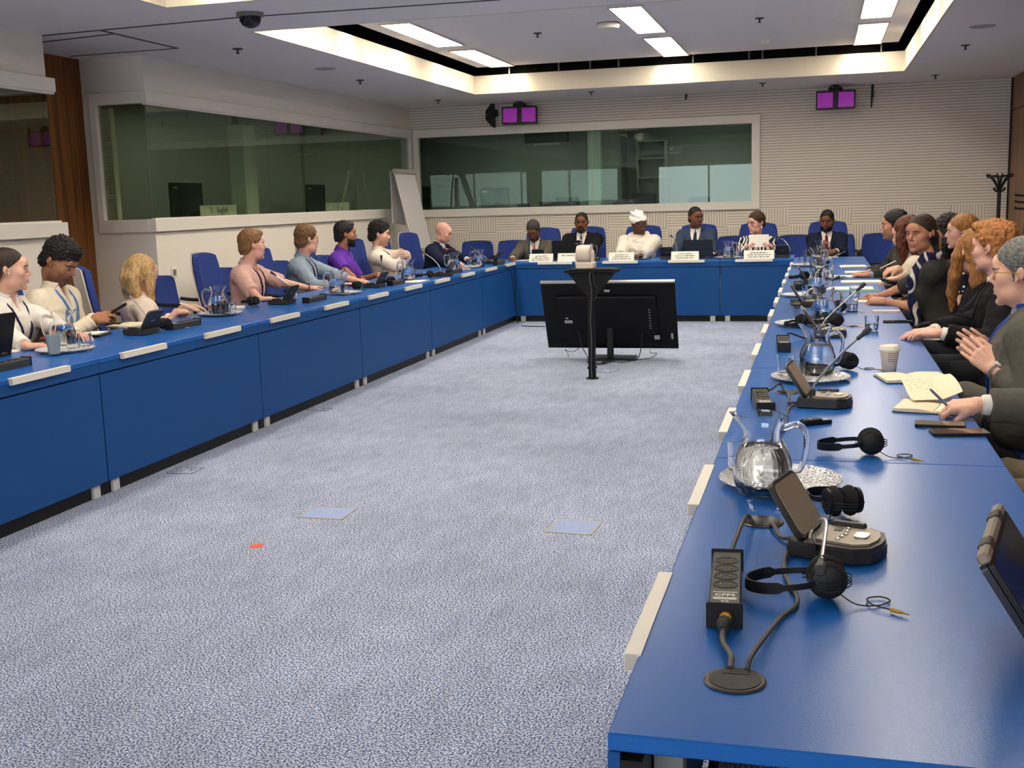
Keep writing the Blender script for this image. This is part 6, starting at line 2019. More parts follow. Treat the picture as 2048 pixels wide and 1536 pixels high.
    q = atz(2, 712); lp2.location = (q[0] - .10, q[1] - .1, TT); lp2.rotation_euler = (0, 0, -PI / 2 - .1)
    q = atz(18, 740); put(strip, 0, 0, .0, 'black power strip at the left picture edge', loc=(q[0] - .02, q[1]), group='power strips')
    setp(131, 703, 'cut glass plate with grey cup at the near left desk'); put(jug, 128, 692, PI + .6, 'nearest water jug of the left desks behind the grey cup', z=pz, group='water jugs')
    put(tumb, 148, 701, 0, 'left of two tumblers by the grey cup', z=pz, group='empty tumblers'); put(tumb, 171, 697, 0, 'right of two tumblers by the grey cup', z=pz, group='empty tumblers')
    p = atz(109, 708, pz); o = MB().lathe([(.028, 0), (.030, .002), (.040, .105), (.038, .105), (.028, .006), (.0, .005)], n=28, cap1=False).build('paper_cup', mat('cup_grey', srgb(150, 158, 156), rough=.7), loc=p); tag(o, 'plain grey paper cup on the near left glass plate', 'cup')
    t = empty('notebook', atz(190, 672), .2, 'black notebook with loose white cards beside the near left jug', 'notebook')
    B(((-.07, -.10, 0), (.07, .10, .016)), bev=.003).build('cover', M_['black'], t); B(((-.055, -.085, .016), (.05, .08, .022))).build('cards', M_['paper'], t, 0)
    p = atz(92, 680); o = B(((-.03, -.02, 0), (.03, .02, .018)), bev=.005).build('eraser', mat('red_rubber', srgb(170, 40, 34), rough=.5), loc=p); tag(o, 'small red item lying behind the grey cup', 'box')
    paper_stack(25, 702, .10, .16, 2, .2, 'small white papers beside the laptop at the left picture edge')
    book(262, 652, 1.5, 'open cream notebook before the blonde woman')
    U_l(282, 668, 'nearest microphone unit of the left desks, black lid towards the camera', [atz(300, 655, TT + .036), aty(298, 640, atz(282, 668)[1] + .05), aty(280, 615, atz(282, 668)[1] + .05), aty(258, 590, atz(282, 668)[1] + .05)])
    q = atz(380, 656); put(strip, 0, 0, -.05, 'black power strip beside the nearest left microphone unit', loc=(q[0] - .06, q[1] + .02), group='power strips'); hs(327, 660, 1.2, 'black headset between left power strip and nearest left microphone')
    setp(441, 630, 'cut glass plate with jug before the empty high chair, left desks'); put(jug, 437, 627, PI + .3, 'water jug before the empty high chair, left desks', z=pz, group='water jugs')
    put(tumb, 433, 632, 0, 'left tumbler before the jug by the empty chair', z=pz, group='empty tumblers'); put(tumb, 452, 631, 0, 'middle tumbler before the jug by the empty chair', z=pz, group='empty tumblers'); put(tumb, 463, 628, 0, 'right tumbler before the jug by the empty chair', z=pz, group='empty tumblers')
    p = atz(477, 618); t = empty('card_box', p, .2, 'small white card box behind the tumblers, left desks', 'box'); B(((-.04, -.05, 0), (.04, .05, .02)), bev=.002).build('box_body', M_['paper'], t)
    hs(505, 612, -.6, 'black headset with shiny cup left of the second left microphone')
    U_l(563, 608, 'second microphone unit of the left desks before the man in pink stripes', [atz(590, 600, TT + .036), aty(592, 588, atz(563, 608)[1] + .1), aty(578, 570, atz(563, 608)[1] + .1), aty(552, 551, atz(563, 608)[1] + .1)])
    q = atz(631, 604); put(strip, 0, 0, -.02, 'black power strip right of the second left microphone', loc=(q[0] - .03, q[1] + .05), group='power strips')
    setp(687, 588, 'cut glass plate before the man in the purple polo shirt'); put(jug, 674, 587, PI + .3, 'water jug before the man in the purple polo shirt', z=pz, group='water jugs'); put(tumb, 690, 589, 0, 'tumbler right of the jug before the purple polo shirt', z=pz, group='empty tumblers')
    hs(712, 579, -.3, 'black headset left of the third left microphone')
    U_l(748, 575, 'third microphone unit of the left desks before the man in purple', [atz(764, 566, TT + .036), aty(765, 555, atz(748, 575)[1] + .1), aty(764, 540, atz(748, 575)[1] + .1), aty(763, 522, atz(748, 575)[1] + .1)])
    q = atz(797, 570); put(strip, 0, 0, -.02, 'black power strip right of the third left microphone', loc=(q[0] - .04, q[1] + .04), group='power strips'); hs(780, 569, .9, 'black headset beside the third left power strip')
    paper_stack(830, 563, .2, .3, 2, .0, 'white papers under the jug before the man with crossed arms')
    put(jug, 817, 560, PI + .3, 'water jug on white papers before the man with crossed arms', z=TT + .008, group='water jugs'); put(tumw, 838, 556, 0, 'half full tumbler beside the jug on white papers', z=TT + .008, group='half full tumblers')
    hs(858, 556, .4, 'black headset left of the fourth left microphone')
    U_l(886, 552, 'fourth microphone unit of the left desks before the bald man', [atz(880, 545, TT + .036), aty(880, 535, atz(886, 552)[1] + .1), aty(868, 520, atz(886, 552)[1] + .1), aty(850, 507, atz(886, 552)[1] + .1)])
    q = atz(913, 547); put(strip, 0, 0, -.02, 'black power strip right of the fourth left microphone', loc=(q[0] - .03, q[1] + .03), group='power strips')
    setp(935, 536, 'cut glass plate between two jugs before the bald man'); put(jug, 908, 541, PI + .3, 'left of two water jugs before the bald man', z=TT, group='water jugs'); put(jug, 958, 533, PI, 'right of two water jugs before the bald man', z=TT, group='water jugs'); put(tumb, 940, 534, 0, 'tumbler between the two jugs before the bald man', z=pz, group='empty tumblers')
    paper_stack(925, 537, .2, .28, 1, .1, 'white paper sheet under the hands of the bald man')
    U_l(982, 528, 'farthest microphone unit of the left desks by the corner', [atz(975, 522, TT + .036), aty(972, 515, atz(982, 528)[1] + .1), aty(960, 507, atz(982, 528)[1] + .1), aty(948, 499, atz(982, 528)[1] + .1)])
    q = atz(1001, 529); put(strip, 0, 0, .0, 'black power strip at the far corner of the left desks', loc=(q[0] - .02, q[1]), group='power strips')
    # -------- back row
    name_card(-3.335, TT, 13.71, 'white name card before the man in the grey suit', w=.30, seed=1); name_card(-3.0, TT, 13.74, 'blank looking white card beside the black laptop lid', w=.26, n=1, seed=2)
    name_card(-2.33, TT, 13.72, 'white name card before the man in the turban', w=.31, seed=3); name_card(-1.56, TT, 13.72, 'white name card before the man in the dark blue suit', w=.33, seed=4); name_card(-.69, TT, 13.72, 'white name card before the woman in the patterned blouse', w=.35, seed=5)
    laptop((-3.05, 13.98, TT), 0, 'black laptop lid in front of the man in the black suit', tilt=8, w=.36, d=.24, badge=(-.14, .20)).rotation_euler = (0, 0, PI)
    laptop((-1.42, 13.98, TT), 0, 'navy laptop lid in front of the man in the dark blue suit', tilt=8, w=.36, d=.22, col=mat('laptop_blue', srgb(22, 30, 44), rough=.3)).rotation_euler = (0, 0, PI)
    mic((-3.42, 13.98), PI / 2, 'microphone unit beside the black laptop on the back desks', [(-3.28, 14.02, TT + .04), (-3.26, 14.02, .84), (-3.2, 14.1, .95)])
    mic((-1.80, 13.95), PI / 2, 'microphone unit beside the navy laptop on the back desks', [(-1.70, 13.95, TT + .04), (-1.69, 13.95, .86), (-1.72, 13.97, .98), (-1.735, 13.98, 1.0)])
    mic((-.43, 13.95), PI / 2, 'microphone unit at the right end of the back desks', [(-.34, 13.95, TT + .04), (-.34, 13.95, .84), (-.40, 13.98, .93), (-.46, 14.0, .97)])
    put(jug, 0, 0, .3, 'water jug between the black suit and the turban, back desks', loc=(-2.78, 13.95), group='water jugs'); put(strip, 0, 0, PI / 2, 'black power strip before the jug on the back desks', loc=(-2.77, 13.78), group='power strips')
    put(plate, 0, 0, 0, 'cut glass plate between navy laptop and patterned blouse, back desks', loc=(-1.06, 13.86), group='glass plates'); put(jug, 0, 0, .3, 'water jug beside the navy laptop, back desks', loc=(-1.06, 13.9), z=pz, group='water jugs'); put(tumb, 0, 0, 0, 'tumbler right of the jug by the navy laptop', loc=(-.95, 13.86), z=pz, group='empty tumblers'); put(tumb, 0, 0, 0, 'tumbler left of the jug by the navy laptop', loc=(-1.17, 13.84), z=pz, group='empty tumblers')
    hs(0, 0, .2, 'black headset left of the jug by the navy laptop', loc=(-1.2, 14.02))
    phone((-2.07, 13.86, TT), .3, 'small black phone lying before the man in the turban')
    t = paper_stack(1048, 517, .21, .15, 1, 0, 'white paper under the writing hands of the man in grey suit'); t.location = (-3.66, 14.1, TT)
    phone((.16, 14.05, TT), .2, 'black phone lying before the man with the red tie'); t = paper_stack(1660, 512, .21, .15, 1, 0, 'white paper before the man with the red tie'); t.location = (.1, 13.85, TT)
    # paper held by the woman in the patterned blouse
    p = np.array([-.72, 14.22, .93]); t = empty('held_sheet', p, 0, 'white sheet held up by the woman in the patterned blouse', 'paper')
    rows = [[(x * .12, .03 * v + .01 * x * x, -.075 + .15 * v) for x in (-1, -.5, 0, .5, 1)] for v in (0, .5, 1)]
    MB().sheet(rows, .0012).build('sheet', M_['paper'], t, 60)
    for o, pts in U: gooseneck(o, pts)

def chairs():
    hi, lo = chair_parts(True), chair_parts(False)
    u = {}
    def put(p, x, y, deg, lab, g):
        place(p, p.name in u, (x, y, 0), math.radians(deg - 90), lab, g); u[p.name] = 1
    for x, y, d, lab in CHAIRS_HIGH: put(hi, x, y, d, lab, 'high blue chairs')
    for x, y, d, lab in CHAIRS_LOW: put(lo, x, y, d, lab, 'low blue chairs along the walls')
# ================================================================== the people
CHAIRS_HIGH, CHAIRS_LOW = [], []

def people_specs():
    k = M_
    S = k
    white = cloth('white', srgb(232, 226, 216)); cream = cloth('cream', srgb(226, 214, 190)); blush = cloth('blush', srgb(232, 212, 196))
    pinkstripe = cloth('pink_stripe', srgb(216, 182, 170)); greyblue = cloth('grey_blue', srgb(142, 158, 172)); purple = cloth('purple', srgb(104, 56, 168))
    navy = cloth('navy', srgb(26, 36, 62)); greysuit = cloth('grey_suit', srgb(92, 86, 76)); blacksuit = cloth('black_suit', srgb(24, 24, 27)); bluesuit = cloth('blue_suit', srgb(50, 64, 84)); navy2 = cloth('navy_dark', srgb(24, 30, 48))
    robe = cloth('robe_white', srgb(228, 218, 204)); turban = cloth('turban_white', srgb(240, 236, 230)); charcoal = cloth('charcoal', srgb(56, 54, 50)); greywool = cloth('grey_wool', srgb(92, 88, 80))
    red = cloth('tie_red', srgb(120, 22, 34), rough=.6); navytie = cloth('tie_navy', srgb(20, 26, 48), rough=.6); paleblue = cloth('tie_pale_blue', srgb(166, 200, 206), rough=.6); khaki = cloth('khaki', srgb(120, 108, 86)); denim = cloth('dark_denim', srgb(40, 46, 62)); slate = cloth('slate', srgb(44, 46, 52))
    lan_d = cloth('lanyard_dark', srgb(44, 36, 72), rough=.6); lan_b = cloth('lanyard_blue', srgb(84, 122, 178), rough=.6); lan_r = cloth('lanyard_royal', srgb(30, 64, 160), rough=.6)
    shoe = mat('shoe_black', (.015, .014, .014, 1), rough=.35)
    blackp, metalp = k['black'], k['silver']
    # stripes for the pink shirt, dots and swirls for the patterned ones
    def pattern(m, kind, c2):
        n, l, b = nodes_of(m)
        tc = n.new('ShaderNodeTexCoord')
        if kind == 'stripe':
            t = n.new('ShaderNodeTexWave'); t.inputs['Scale'].default_value = 42; t.bands_direction = 'DIAGONAL'; out = t.outputs[1]; lo, hi = .5, .75
        elif kind == 'dot':
            t = n.new('ShaderNodeTexVoronoi'); t.inputs['Scale'].default_value = 30; t.inputs['Randomness'].default_value = .25; out = t.outputs['Distance']; lo, hi = .30, .26
        elif kind == 'leopard':
            t = n.new('ShaderNodeTexVoronoi'); t.inputs['Scale'].default_value = 70; out = t.outputs['Distance']; lo, hi = .42, .36
        else:
            t = n.new('ShaderNodeTexWave'); t.inputs['Scale'].default_value = 7. if kind == 'swirl' else 4.5; t.inputs['Distortion'].default_value = 9.; t.inputs['Detail'].default_value = 1.; t.inputs['Detail Scale'].default_value = 1.2; out = t.outputs[1]; lo, hi = (.52, .60) if kind == 'swirl' else (.80, .88)
        l.new(tc.outputs['Object'], t.inputs['Vector'])
        r = n.new('ShaderNodeMapRange'); r.inputs[1].default_value = lo; r.inputs[2].default_value = hi; l.new(out, r.inputs[0])
        mx = n.new('ShaderNodeMix'); mx.data_type = 'RGBA'; l.new(r.outputs[0], mx.inputs[0])
        src = b.inputs['Base Color'].links[0].from_socket
        l.new(src, mx.inputs[6]); mx.inputs[7].default_value = c2; l.new(mx.outputs[2], b.inputs['Base Color'])
        return m
    pattern(pinkstripe, 'stripe', srgb(196, 142, 134))
    swirl = pattern(cloth('swirl_blouse', srgb(30, 36, 60)), 'swirl', srgb(226, 220, 206))
    dots = pattern(cloth('dot_dress', srgb(22, 26, 46)), 'dot', srgb(228, 222, 214))
    ptie = pattern(cloth('tie_pattern', srgb(20, 18, 30), rough=.6), 'leopard', srgb(214, 206, 200))
    ptie2 = pattern(cloth('tie_red_pattern', srgb(168, 84, 80), rough=.6), 'leopard', srgb(220, 190, 176))
    scarf = pattern(cloth('scarf', srgb(30, 34, 66)), 'swirl2', srgb(206, 196, 184))
    specs = []
    def P(**kw):
        kw.setdefault('shoemat', shoe); kw.setdefault('legs', slate); kw.setdefault('seed', len(specs) + 1); specs.append(kw); return kw
    def H(w, f, n=(0, 0, 1), pose='rest', **kw): return dict(w=np.array(w, float), f=np.array(f, float), n=np.array(n, float), pose=pose, **kw)
    tz = TT + .022
    # ---------------- left row (facing +x)
    curly = [(.010, .026, (1, 1, 1)), (.004, .012, (1, 1, 1))]
    short = dict(vol=(.010, .008, .006, .004))
    P(head=atx(17, 541, -4.8), face=-2, look=(42, -2, 0), fem=True, skin=S['s_fair'], hair=k['h_dark'], lean=4, res=.0032,
      hairdo=dict(vol=(.006, .008, .005, .003), cut=[(-.12, -.07), (-.06, -.055), (-.03, -.01), (-.005, .012), (.02, .03), (.05, .055), (.07, .068), (.12, .072)], add=[('b', (0, -.13, .02), (.036, .034, .036))], noise=[(.0015, .02, (1, 1, 1))]),
      wear=dict(type='shirt', mat=white, neck=(.03, .10), gap=.9, placket=True), lanyard=(lan_d, .006, .38), loose=.018,
      rh=H((-4.34, 5.42, tz), (.8, .5, 0)), lh=H((-4.34, 5.9, tz), (.8, -.5, 0)),
      label='woman in white shirt and dark lanyard, hair in a bun, at the left edge', chair='high blue chair under the woman with the bun')
    P(head=atx(117, 524, -4.72), face=6, look=(2, -32, 0), skin=S['s_olive'], hair=k['h_black'], lean=8, lid=.15, res=.0032, stubble=.65,
      hairdo=dict(vol=(.040, .012, .012, .020), cut=[(-.12, -.07), (-.06, -.06), (-.03, -.01), (-.005, .015), (.02, .03), (.05, .048), (.07, .058), (.14, .06)], add=[('b', (0, .05, .115), (.062, .055, .034))], noise=curly),
      wear=dict(type='shirt', mat=cream, neck=(.035, .14), gap=1.2, sleeve=1.93), lanyard=(lan_b, .009, .36), loose=.022,
      glasses=dict(mat=metalp, thick=.0012), rh=H((-4.53, 6.33, .815), (.40, .88, .10), (.75, -.45, .5), 'hold'), lh=H((-4.60, 6.44, .815), (.62, .75, .10), (-.5, .6, .6), 'hold'),
      label='man with curly black hair and glasses in a cream shirt looking down at a phone', chair='high blue chair under the man looking at his phone')
    P(head=atx(284, 548, -4.78), face=50, look=(20, -6, 0), fem=True, skin=S['s_fair'], hair=k['h_blonde'], lean=3, poke=.03, res=.0035,
      hairdo=dict(vol=(.012, .014, .012, .007), locks=[([(q * .062, -.005, .07), (q * .088, -.01, .0), (q * .090, .0, -.09), (q * .078, .02, -.17), (q * .07, .03, -.20)], [.036, .034, .032, .024, .010]) for q in (-1, 1)] + [([(x, -.075, .05), (x, -.098, -.03), (x * 1.1, -.085, -.12), (x * 1.2, -.07, -.19)], [.045, .045, .040, .016]) for x in (-.04, .0, .04)]),
      wear=dict(type='blouse', mat=blush, neck=(.03, .08), gap=1.0, sleeve=1.45), loose=.024, glasses=dict(mat=metalp, thick=.0012),
      rh=H(atx(352, 622, -4.43) + np.array([0, 0, -.005]), (.35, .9, -.05), (.2, 0, 1), 'write'), lh=H(atx(368, 612, -4.50), (.75, .5, -.1), (0, 0, 1), 'rest'),
      label='woman with long blonde hair and glasses in a pale blouse writing', chair='high blue chair seen from the side behind the blonde woman', chair_turn=-10)
    P(head=atx(503, 492, -4.78), face=8, look=(42, 2, 0), skin=S['s_pink'], hair=k['h_light'], lean=5, side=-.05,
      hairdo=dict(vol=(.020, .008, .007, .010), cut=[(-.12, -.07), (-.06, -.06), (-.03, -.02), (-.008, .01), (.012, .022), (.035, .028), (.055, .045), (.072, .058), (.13, .062)], add=[('b', (0, .06, .10), (.052, .045, .028))]),
      wear=dict(type='shirt', mat=pinkstripe, neck=(.045, .16), gap=1.2, sleeve={1: 1.35, -1: .92}), lanyard=(lan_d, .005, .42), loose=.024,
      rh=H(atz(520, 598, tz), (.75, .55, 0)), lh=H(atz(618, 576, tz), (.25, .95, 0), (0, 0, 1), 'flat', hint=(.2, 0, -1)),
      label='young man in a pink striped shirt with one arm stretched along the desk', chair='high blue chair behind the man in pink stripes', watch=-1)
    P(head=atx(613, 480, -4.78), face=10, look=(44, -2, 0), skin=S['s_pink'], hair=k['h_wavy'], lean=8,
      hairdo=dict(vol=(.026, .012, .012, .012), cut=[(-.12, -.075), (-.06, -.065), (-.03, -.03), (-.008, .0), (.012, .0), (.035, .012), (.055, .03), (.072, .042), (.13, .046)], noise=[(.006, .035, (1, 1, 1)), (.002, .012, (1, 1, .4))]),
      wear=dict(type='shirt', mat=greyblue, neck=(.04, .12), gap=1.0, sleeve=1.5), lanyard=(lan_d, .006, .42), loose=.022, glasses=dict(mat=blackp, thick=.0018),
      rh=H((-4.36, 9.90, tz), (.8, .5, 0)), lh=H((-4.34, 10.3, tz), (.8, -.5, 0)),
      label='young man with wavy light brown hair and dark glasses in a grey blue shirt', chair='high blue chair behind the man in the grey blue shirt')
    P(head=atx(690, 470, -4.78), face=8, look=(30, 0, 0), skin=S['s_olive'], hair=k['h_black'], lean=6,
      hairdo=dict(vol=(.018, .008, .006, .010), cut=[(-.12, -.07), (-.06, -.06), (-.03, -.02), (-.008, .01), (.012, .02), (.035, .03), (.055, .048), (.072, .06), (.13, .064)], add=[('b', (0, .055, .10), (.05, .04, .026))]),
      beard=('full', .005), wear=dict(type='polo', mat=purple, neck=(.028, .11), gap=.7, sleeve=.85), loose=.020,
      rh=H(atz(716, 562, tz), (.4, .9, .0), (.2, -.5, 1), 'clasp'), lh=H(atz(756, 549, tz + .01), (.55, -.65, .05), (0, .3, 1), 'clasp'),
      label='young man with dark beard in a purple polo shirt, hands clasped', chair='high blue chair behind the man in the purple polo shirt', watch=1)
    P(head=atx(758, 470, -4.82), face=6, look=(20, -4, 0), skin=S['s_fair'], hair=k['h_black'], lean=-10, stubble=.45,
      hairdo=dict(vol=(.034, .014, .012, .018), cut=[(-.12, -.075), (-.06, -.065), (-.03, -.02), (-.008, .01), (.012, .015), (.035, .022), (.055, .04), (.072, .052), (.13, .054)], add=[('b', (0, .06, .11), (.06, .045, .032))], noise=curly),
      wear=dict(type='shirt', mat=cloth('shirt_ivory', srgb(236, 222, 206)), neck=(.04, .13), gap=1.2, sleeve=1.9), lanyard=(lan_d, .004, .22), loose=.022,
      rh=H((-4.47, 12.02, .90), (-.1, .95, .1), (.95, .1, .2), 'rest', hint=(.6, -.9, -.5)), lh=H((-4.42, 11.88, .94), (-.15, -.95, .1), (.95, -.1, .2), 'rest', hint=(.6, .9, -.5)),
      label='young man with curly dark hair in an ivory shirt, arms crossed, leaning back', chair='high blue chair under the man with crossed arms')
    P(head=atx(886, 466, -4.70), face=-8, look=(14, -18, 0), skin=S['s_pink'], hair=k['h_grey'], lean=14, lid=.3, stubble=.22, bulk=1.05, browmat=k['h_light'],
      wear=dict(type='suit', mat=navy, shirt=white, tie=red), jk=.026,
      rh=H(atz(908, 528, tz + .03), (.8, .5, .05), (0, -.3, 1), 'hold'), lh=H(atz(936, 519, tz + .03), (.85, -.25, .05), (0, .5, 1), 'hold'),
      label='bald man in a navy suit with dark red tie looking down', chair='high blue chair under the bald man')
    # ---------------- back row (facing -y)
    P(head=aty(1067, 462, 14.55), face=-90, look=(0, -34, 0), skin=S['s_brown'], hair=k['h_salt'], lean=16, poke=.06, lid=.1, stubble=.3, bulk=1.08, res=.0045,
      hairdo=dict(vol=(.016, .010, .008, .008), noise=[(.004, .022, (1, 1, 1)), (.002, .01, (1, 1, 1))]), beard=('lip', .004),
      wear=dict(type='suit', mat=greysuit, shirt=white, tie=ptie2, vee=(.075, .34)), lanyard=(lan_d, .006, .34), jk=.028,
      rh=H((-3.83, 14.14, tz), (.45, -.8, -.05), (0, 0, 1), 'write'), lh=H((-3.42, 14.12, tz), (-.55, -.75, 0), (0, 0, 1), 'rest'),
      label='man with grey hair in a grey suit bent over his writing', chair='high blue chair behind the man in the grey suit')
    P(head=aty(1163, 446, 14.72), face=-90, look=(6, -2, 0), skin=S['s_brown'], hair=k['h_black'], lean=4, bulk=1.1, wide=1.04, res=.0045,
      hairdo=dict(vol=(.005, .004, .003, .002), noise=[(.001, .01, (1, 1, 1))]), beard=('goatee', .005),
      wear=dict(type='suit', mat=blacksuit, shirt=white, tie=ptie, vee=(.075, .32)), jk=.030,
      rh=H((-3.25, 14.25, tz), (.4, -.9, 0)), lh=H((-2.85, 14.22, tz), (-.4, -.9, 0)),
      label='man with goatee in a black suit and patterned tie facing the camera', chair='high blue chair behind the man in the black suit')
    def wrap(d):
        """turban wound in rolls round the head"""
        fr_h, R, s = d['head'], d['HR'], d['hs']
        hx = [axis(fr_h[i] - .2, fr_h[i] + .22, .006) for i in range(3)]
        PP = (hx[0][:, None, None], hx[1][None, :, None], hx[2][None, None, :])
        x, y, z = [q / s for q in loc3(R, fr_h, PP)]
        F = None
        for i, (cz, rr, rz_, tl, sd) in enumerate(((.055, .098, .030, -.30, .1), (.082, .096, .032, -.22, -.28), (.108, .082, .034, -.30, .22), (.13, .060, .034, -.1, -.35), (.15, .030, .034, -.3, .2), (.045, .095, .024, -.42, -.1))):
            zz = z - cz - tl * (-(y + .01)) * -1 - sd * x
            e = np.sqrt((np.sqrt((x / .92) ** 2 + ((y + .012) / 1.12) ** 2) - rr + .022) ** 2 * 1.0 + (zz) ** 2) - rz_
            F = e if F is None else smin(F, e, .008)
        core = np.sqrt((x / .085) ** 2 + ((y + .012) / .10) ** 2 + ((z - .07) / .085) ** 2) - 1
        F = smin(F, core * .085, .01)
        F = np.maximum(F, np.interp(y + 0 * x + 0 * z, [-.12, -.03, .03, .09], [-.05, .0, .03, .048]) - z)
        V, Q = nets((F * s).astype(np.float32), hx)
        V = displace(V, Q, [(.002, .02, (1, 1, 1))], 5)
        d['out'].append(('turban', V, Q, turban, None, None))
    def shawl(d):
        """loose scarf: a loop round the neck and two falls over the chest"""
        N, up, exs = d['N'], d['up'], d['exs']; fr = np.cross(up, exs)
        o = []
        rings = []
        for k_ in range(17):
            a = k_ * 2 * PI / 16
            rings.append(N + exs * .10 * math.sin(a) + fr * (.075 * math.cos(a) + .03) + up * (.02 - .075 * max(0, math.cos(a)) + .01 * math.sin(3 * a)))
        w = 1. if d['g']('fem') is None else .68
        for a, b_ in zip(rings[:-1], rings[1:]): o.append(cap(a, b_, .038 * w, .038 * w, .02))
        for q in (-1, 1):
            pts = [N + exs * q * .10 + up * .0 + fr * .03, N + exs * q * .115 - up * .10 + fr * .125, N + exs * q * .10 - up * .24 + fr * .15, N + exs * q * .11 - up * .38 + fr * .15]
            for a, b_ in zip(pts[:-1], pts[1:]): o.append(cap(a, b_, .042 * w, .046 * w, .03))
        pts = [N + exs * a + fr * b_ - up * c for a, b_, c in ((-.09, .11, .05), (-.05, .145, .13), (.0, .155, .16), (.05, .145, .13), (.09, .11, .05))]
        for a, b_ in zip(pts[:-1], pts[1:]): o.append(cap(a, b_, .034 * w, .034 * w, .02))
        d['fabric']('shawl', o, robe if d['g']('fem') is None else scarf, h=.007, terms=((.005, .05, (1, 1, .3)), (.003, .02, (1, 1, .4))))
    P(head=aty(1277, 450, 14.68), face=-90, look=(52, 0, 0), skin=S['s_dark'], hair=k['h_white'], lean=5, bulk=1.12, stubble=0, res=.0045, beard=('lip', .003), beardmat=k['h_grey'], browmat=k['h_grey'],
      wear=dict(type='robe', mat=robe, name='robe', collar=False, sleeve=1.86), loose=.040, extra=(wrap, shawl), glasses=dict(mat=blackp),
      rh=H((-2.42, 14.18, tz + .01), (.35, -.85, 0)), lh=H((-2.17, 14.16, tz + .01), (-.35, -.85, 0)),
      label='man in a white turban, white robe and shawl looking aside', chair='high blue chair behind the man in the turban')
    P(head=aty(1391, 436, 14.72), face=-90, look=(38, -4, 0), skin=S['s_brown'], hair=k['h_black'], lean=3, wide=.95, res=.0045,
      hairdo=dict(vol=(.010, .008, .005, .003), cut=[(-.12, -.07), (-.06, -.05), (-.03, -.0), (-.005, .03), (.02, .045), (.045, .065), (.07, .085), (.12, .09)]), stubble=.2,
      wear=dict(type='suit', mat=bluesuit, shirt=white, tie=navytie, vee=(.075, .36)), jk=.024,
      rh=H((-1.75, 14.25, tz), (.4, -.9, 0)), lh=H((-1.28, 14.22, tz), (-.4, -.9, 0)),
      label='slim man in dark blue suit and navy tie turned towards the woman beside him', chair='high blue chair behind the slim man in the dark blue suit')
    def drops(d):
        for q in (-1, 1):
            c = d['head'] + d['HR'].T @ (np.array([q * .084, -.006, -.042]) * d['hs'])
            o = [ell(c, (.008, .012, .02), d['HR'], .005)]
            d['fabric']('earring', o, k['paper'], h=.004, terms=None)
    P(head=aty(1513, 447, 14.70), face=-90, look=(-48, -4, 0), fem=True, skin=S['s_pink'], hair=k['h_brown'], lean=8, bulk=1.05, res=.0045,
      hairdo=dict(vol=(.022, .012, .012, .012), cut=[(-.12, -.055), (-.06, -.045), (-.03, -.03), (-.008, .0), (.012, .012), (.035, .025), (.055, .045), (.072, .055), (.13, .058)], noise=[(.005, .03, (1, 1, 1)), (.002, .012, (1, 1, .4))]),
      wear=dict(type='blouse', mat=swirl, neck=(.06, .20), gap=1.4, sleeve=1.7, collar=False), loose=.024, glasses=dict(mat=blackp, thick=.0014), extra=(drops,),
      rh=H((-.86, 14.32, .86), (.4, -.75, .35), (-.5, -.2, .4), 'hold'), lh=H((-.58, 14.32, .86), (-.4, -.75, .35), (.5, -.2, .4), 'hold'),
      label='woman with short brown hair, glasses and a navy and white patterned blouse', chair='high blue chair behind the woman in the patterned blouse')
    P(head=aty(1654, 443, 14.85), face=-92, look=(-8, -8, 0), skin=S['s_brown'], hair=k['h_black'], lean=3, res=.0045,
      hairdo=dict(vol=(.012, .008, .006, .005)), beard=('full', .003),
      wear=dict(type='suit', mat=navy2, shirt=white, tie=red, vee=(.07, .34)), jk=.026,
      rh=H((.02, 14.42, tz + .02), (.45, -.75, 0), (-.3, 0, 1), 'clasp'), lh=H((.19, 14.42, tz + .02), (-.45, -.75, 0), (.3, 0, 1), 'clasp'),
      label='man in dark navy suit and red tie at the far end of the right desks', chair='high blue chair behind the man with the red tie')
    # ---------------- right row (facing -x)
    P(head=atx(1790, 452, .66), face=176, look=(-2, -2, 0), skin=S['s_tan'], hair=k['h_black'], lean=12, res=.004, stubble=.35,
      hairdo=dict(vol=(.020, .010, .008, .012), noise=[(.004, .03, (1, 1, 1)), (.002, .01, (1, 1, .4))]),
      wear=dict(type='suit', mat=charcoal, shirt=greyblue, tie=navytie), jk=.022,
      rh=H((.42, 10.75, tz), (-.8, -.4, 0)), lh=H((.42, 10.45, tz), (-.8, .3, 0)),
      label='man with dark hair in a charcoal suit, farthest along the right desks', chair='high blue chair of the farthest man on the right')
    P(head=atx(1815, 470, .68), face=172, look=(-22, -10, 0), fem=True, skin=S['s_fair'], hair=k['h_auburn'], lean=12, res=.004,
      hairdo=dict(vol=(.022, .020, .020, .010), noise=[(.006, .04, (1, 1, 1)), (.003, .014, (1, 1, .4))], locks=[([(q * .07, -.01, .06), (q * .098, .0, -.03), (q * .10, .01, -.11), (q * .09, .02, -.19)], [.046, .046, .046, .022]) for q in (-1, 1)] + [([(x, -.085, .05), (x, -.10, -.05), (x * 1.1, -.085, -.15), (x, -.075, -.22)], [.05, .05, .05, .02]) for x in (-.045, .0, .045)], lnoise=[(.010, .05, (1, 1, .8)), (.003, .014, (1, 1, .5))]),
      wear=dict(type='blouse', mat=cream, neck=(.04, .1), gap=1., sleeve=1.85), loose=.024,
      rh=H(aty(1797, 536, 9.45), (-.8, -.1, -.2), (.1, -.3, .9), 'hold'), lh=H(aty(1800, 556, 9.25), (-.8, .2, -.1), (0, 0, 1), 'rest'),
      label='woman with long curly auburn hair in a cream white blouse', chair='high blue chair of the woman with auburn curls')
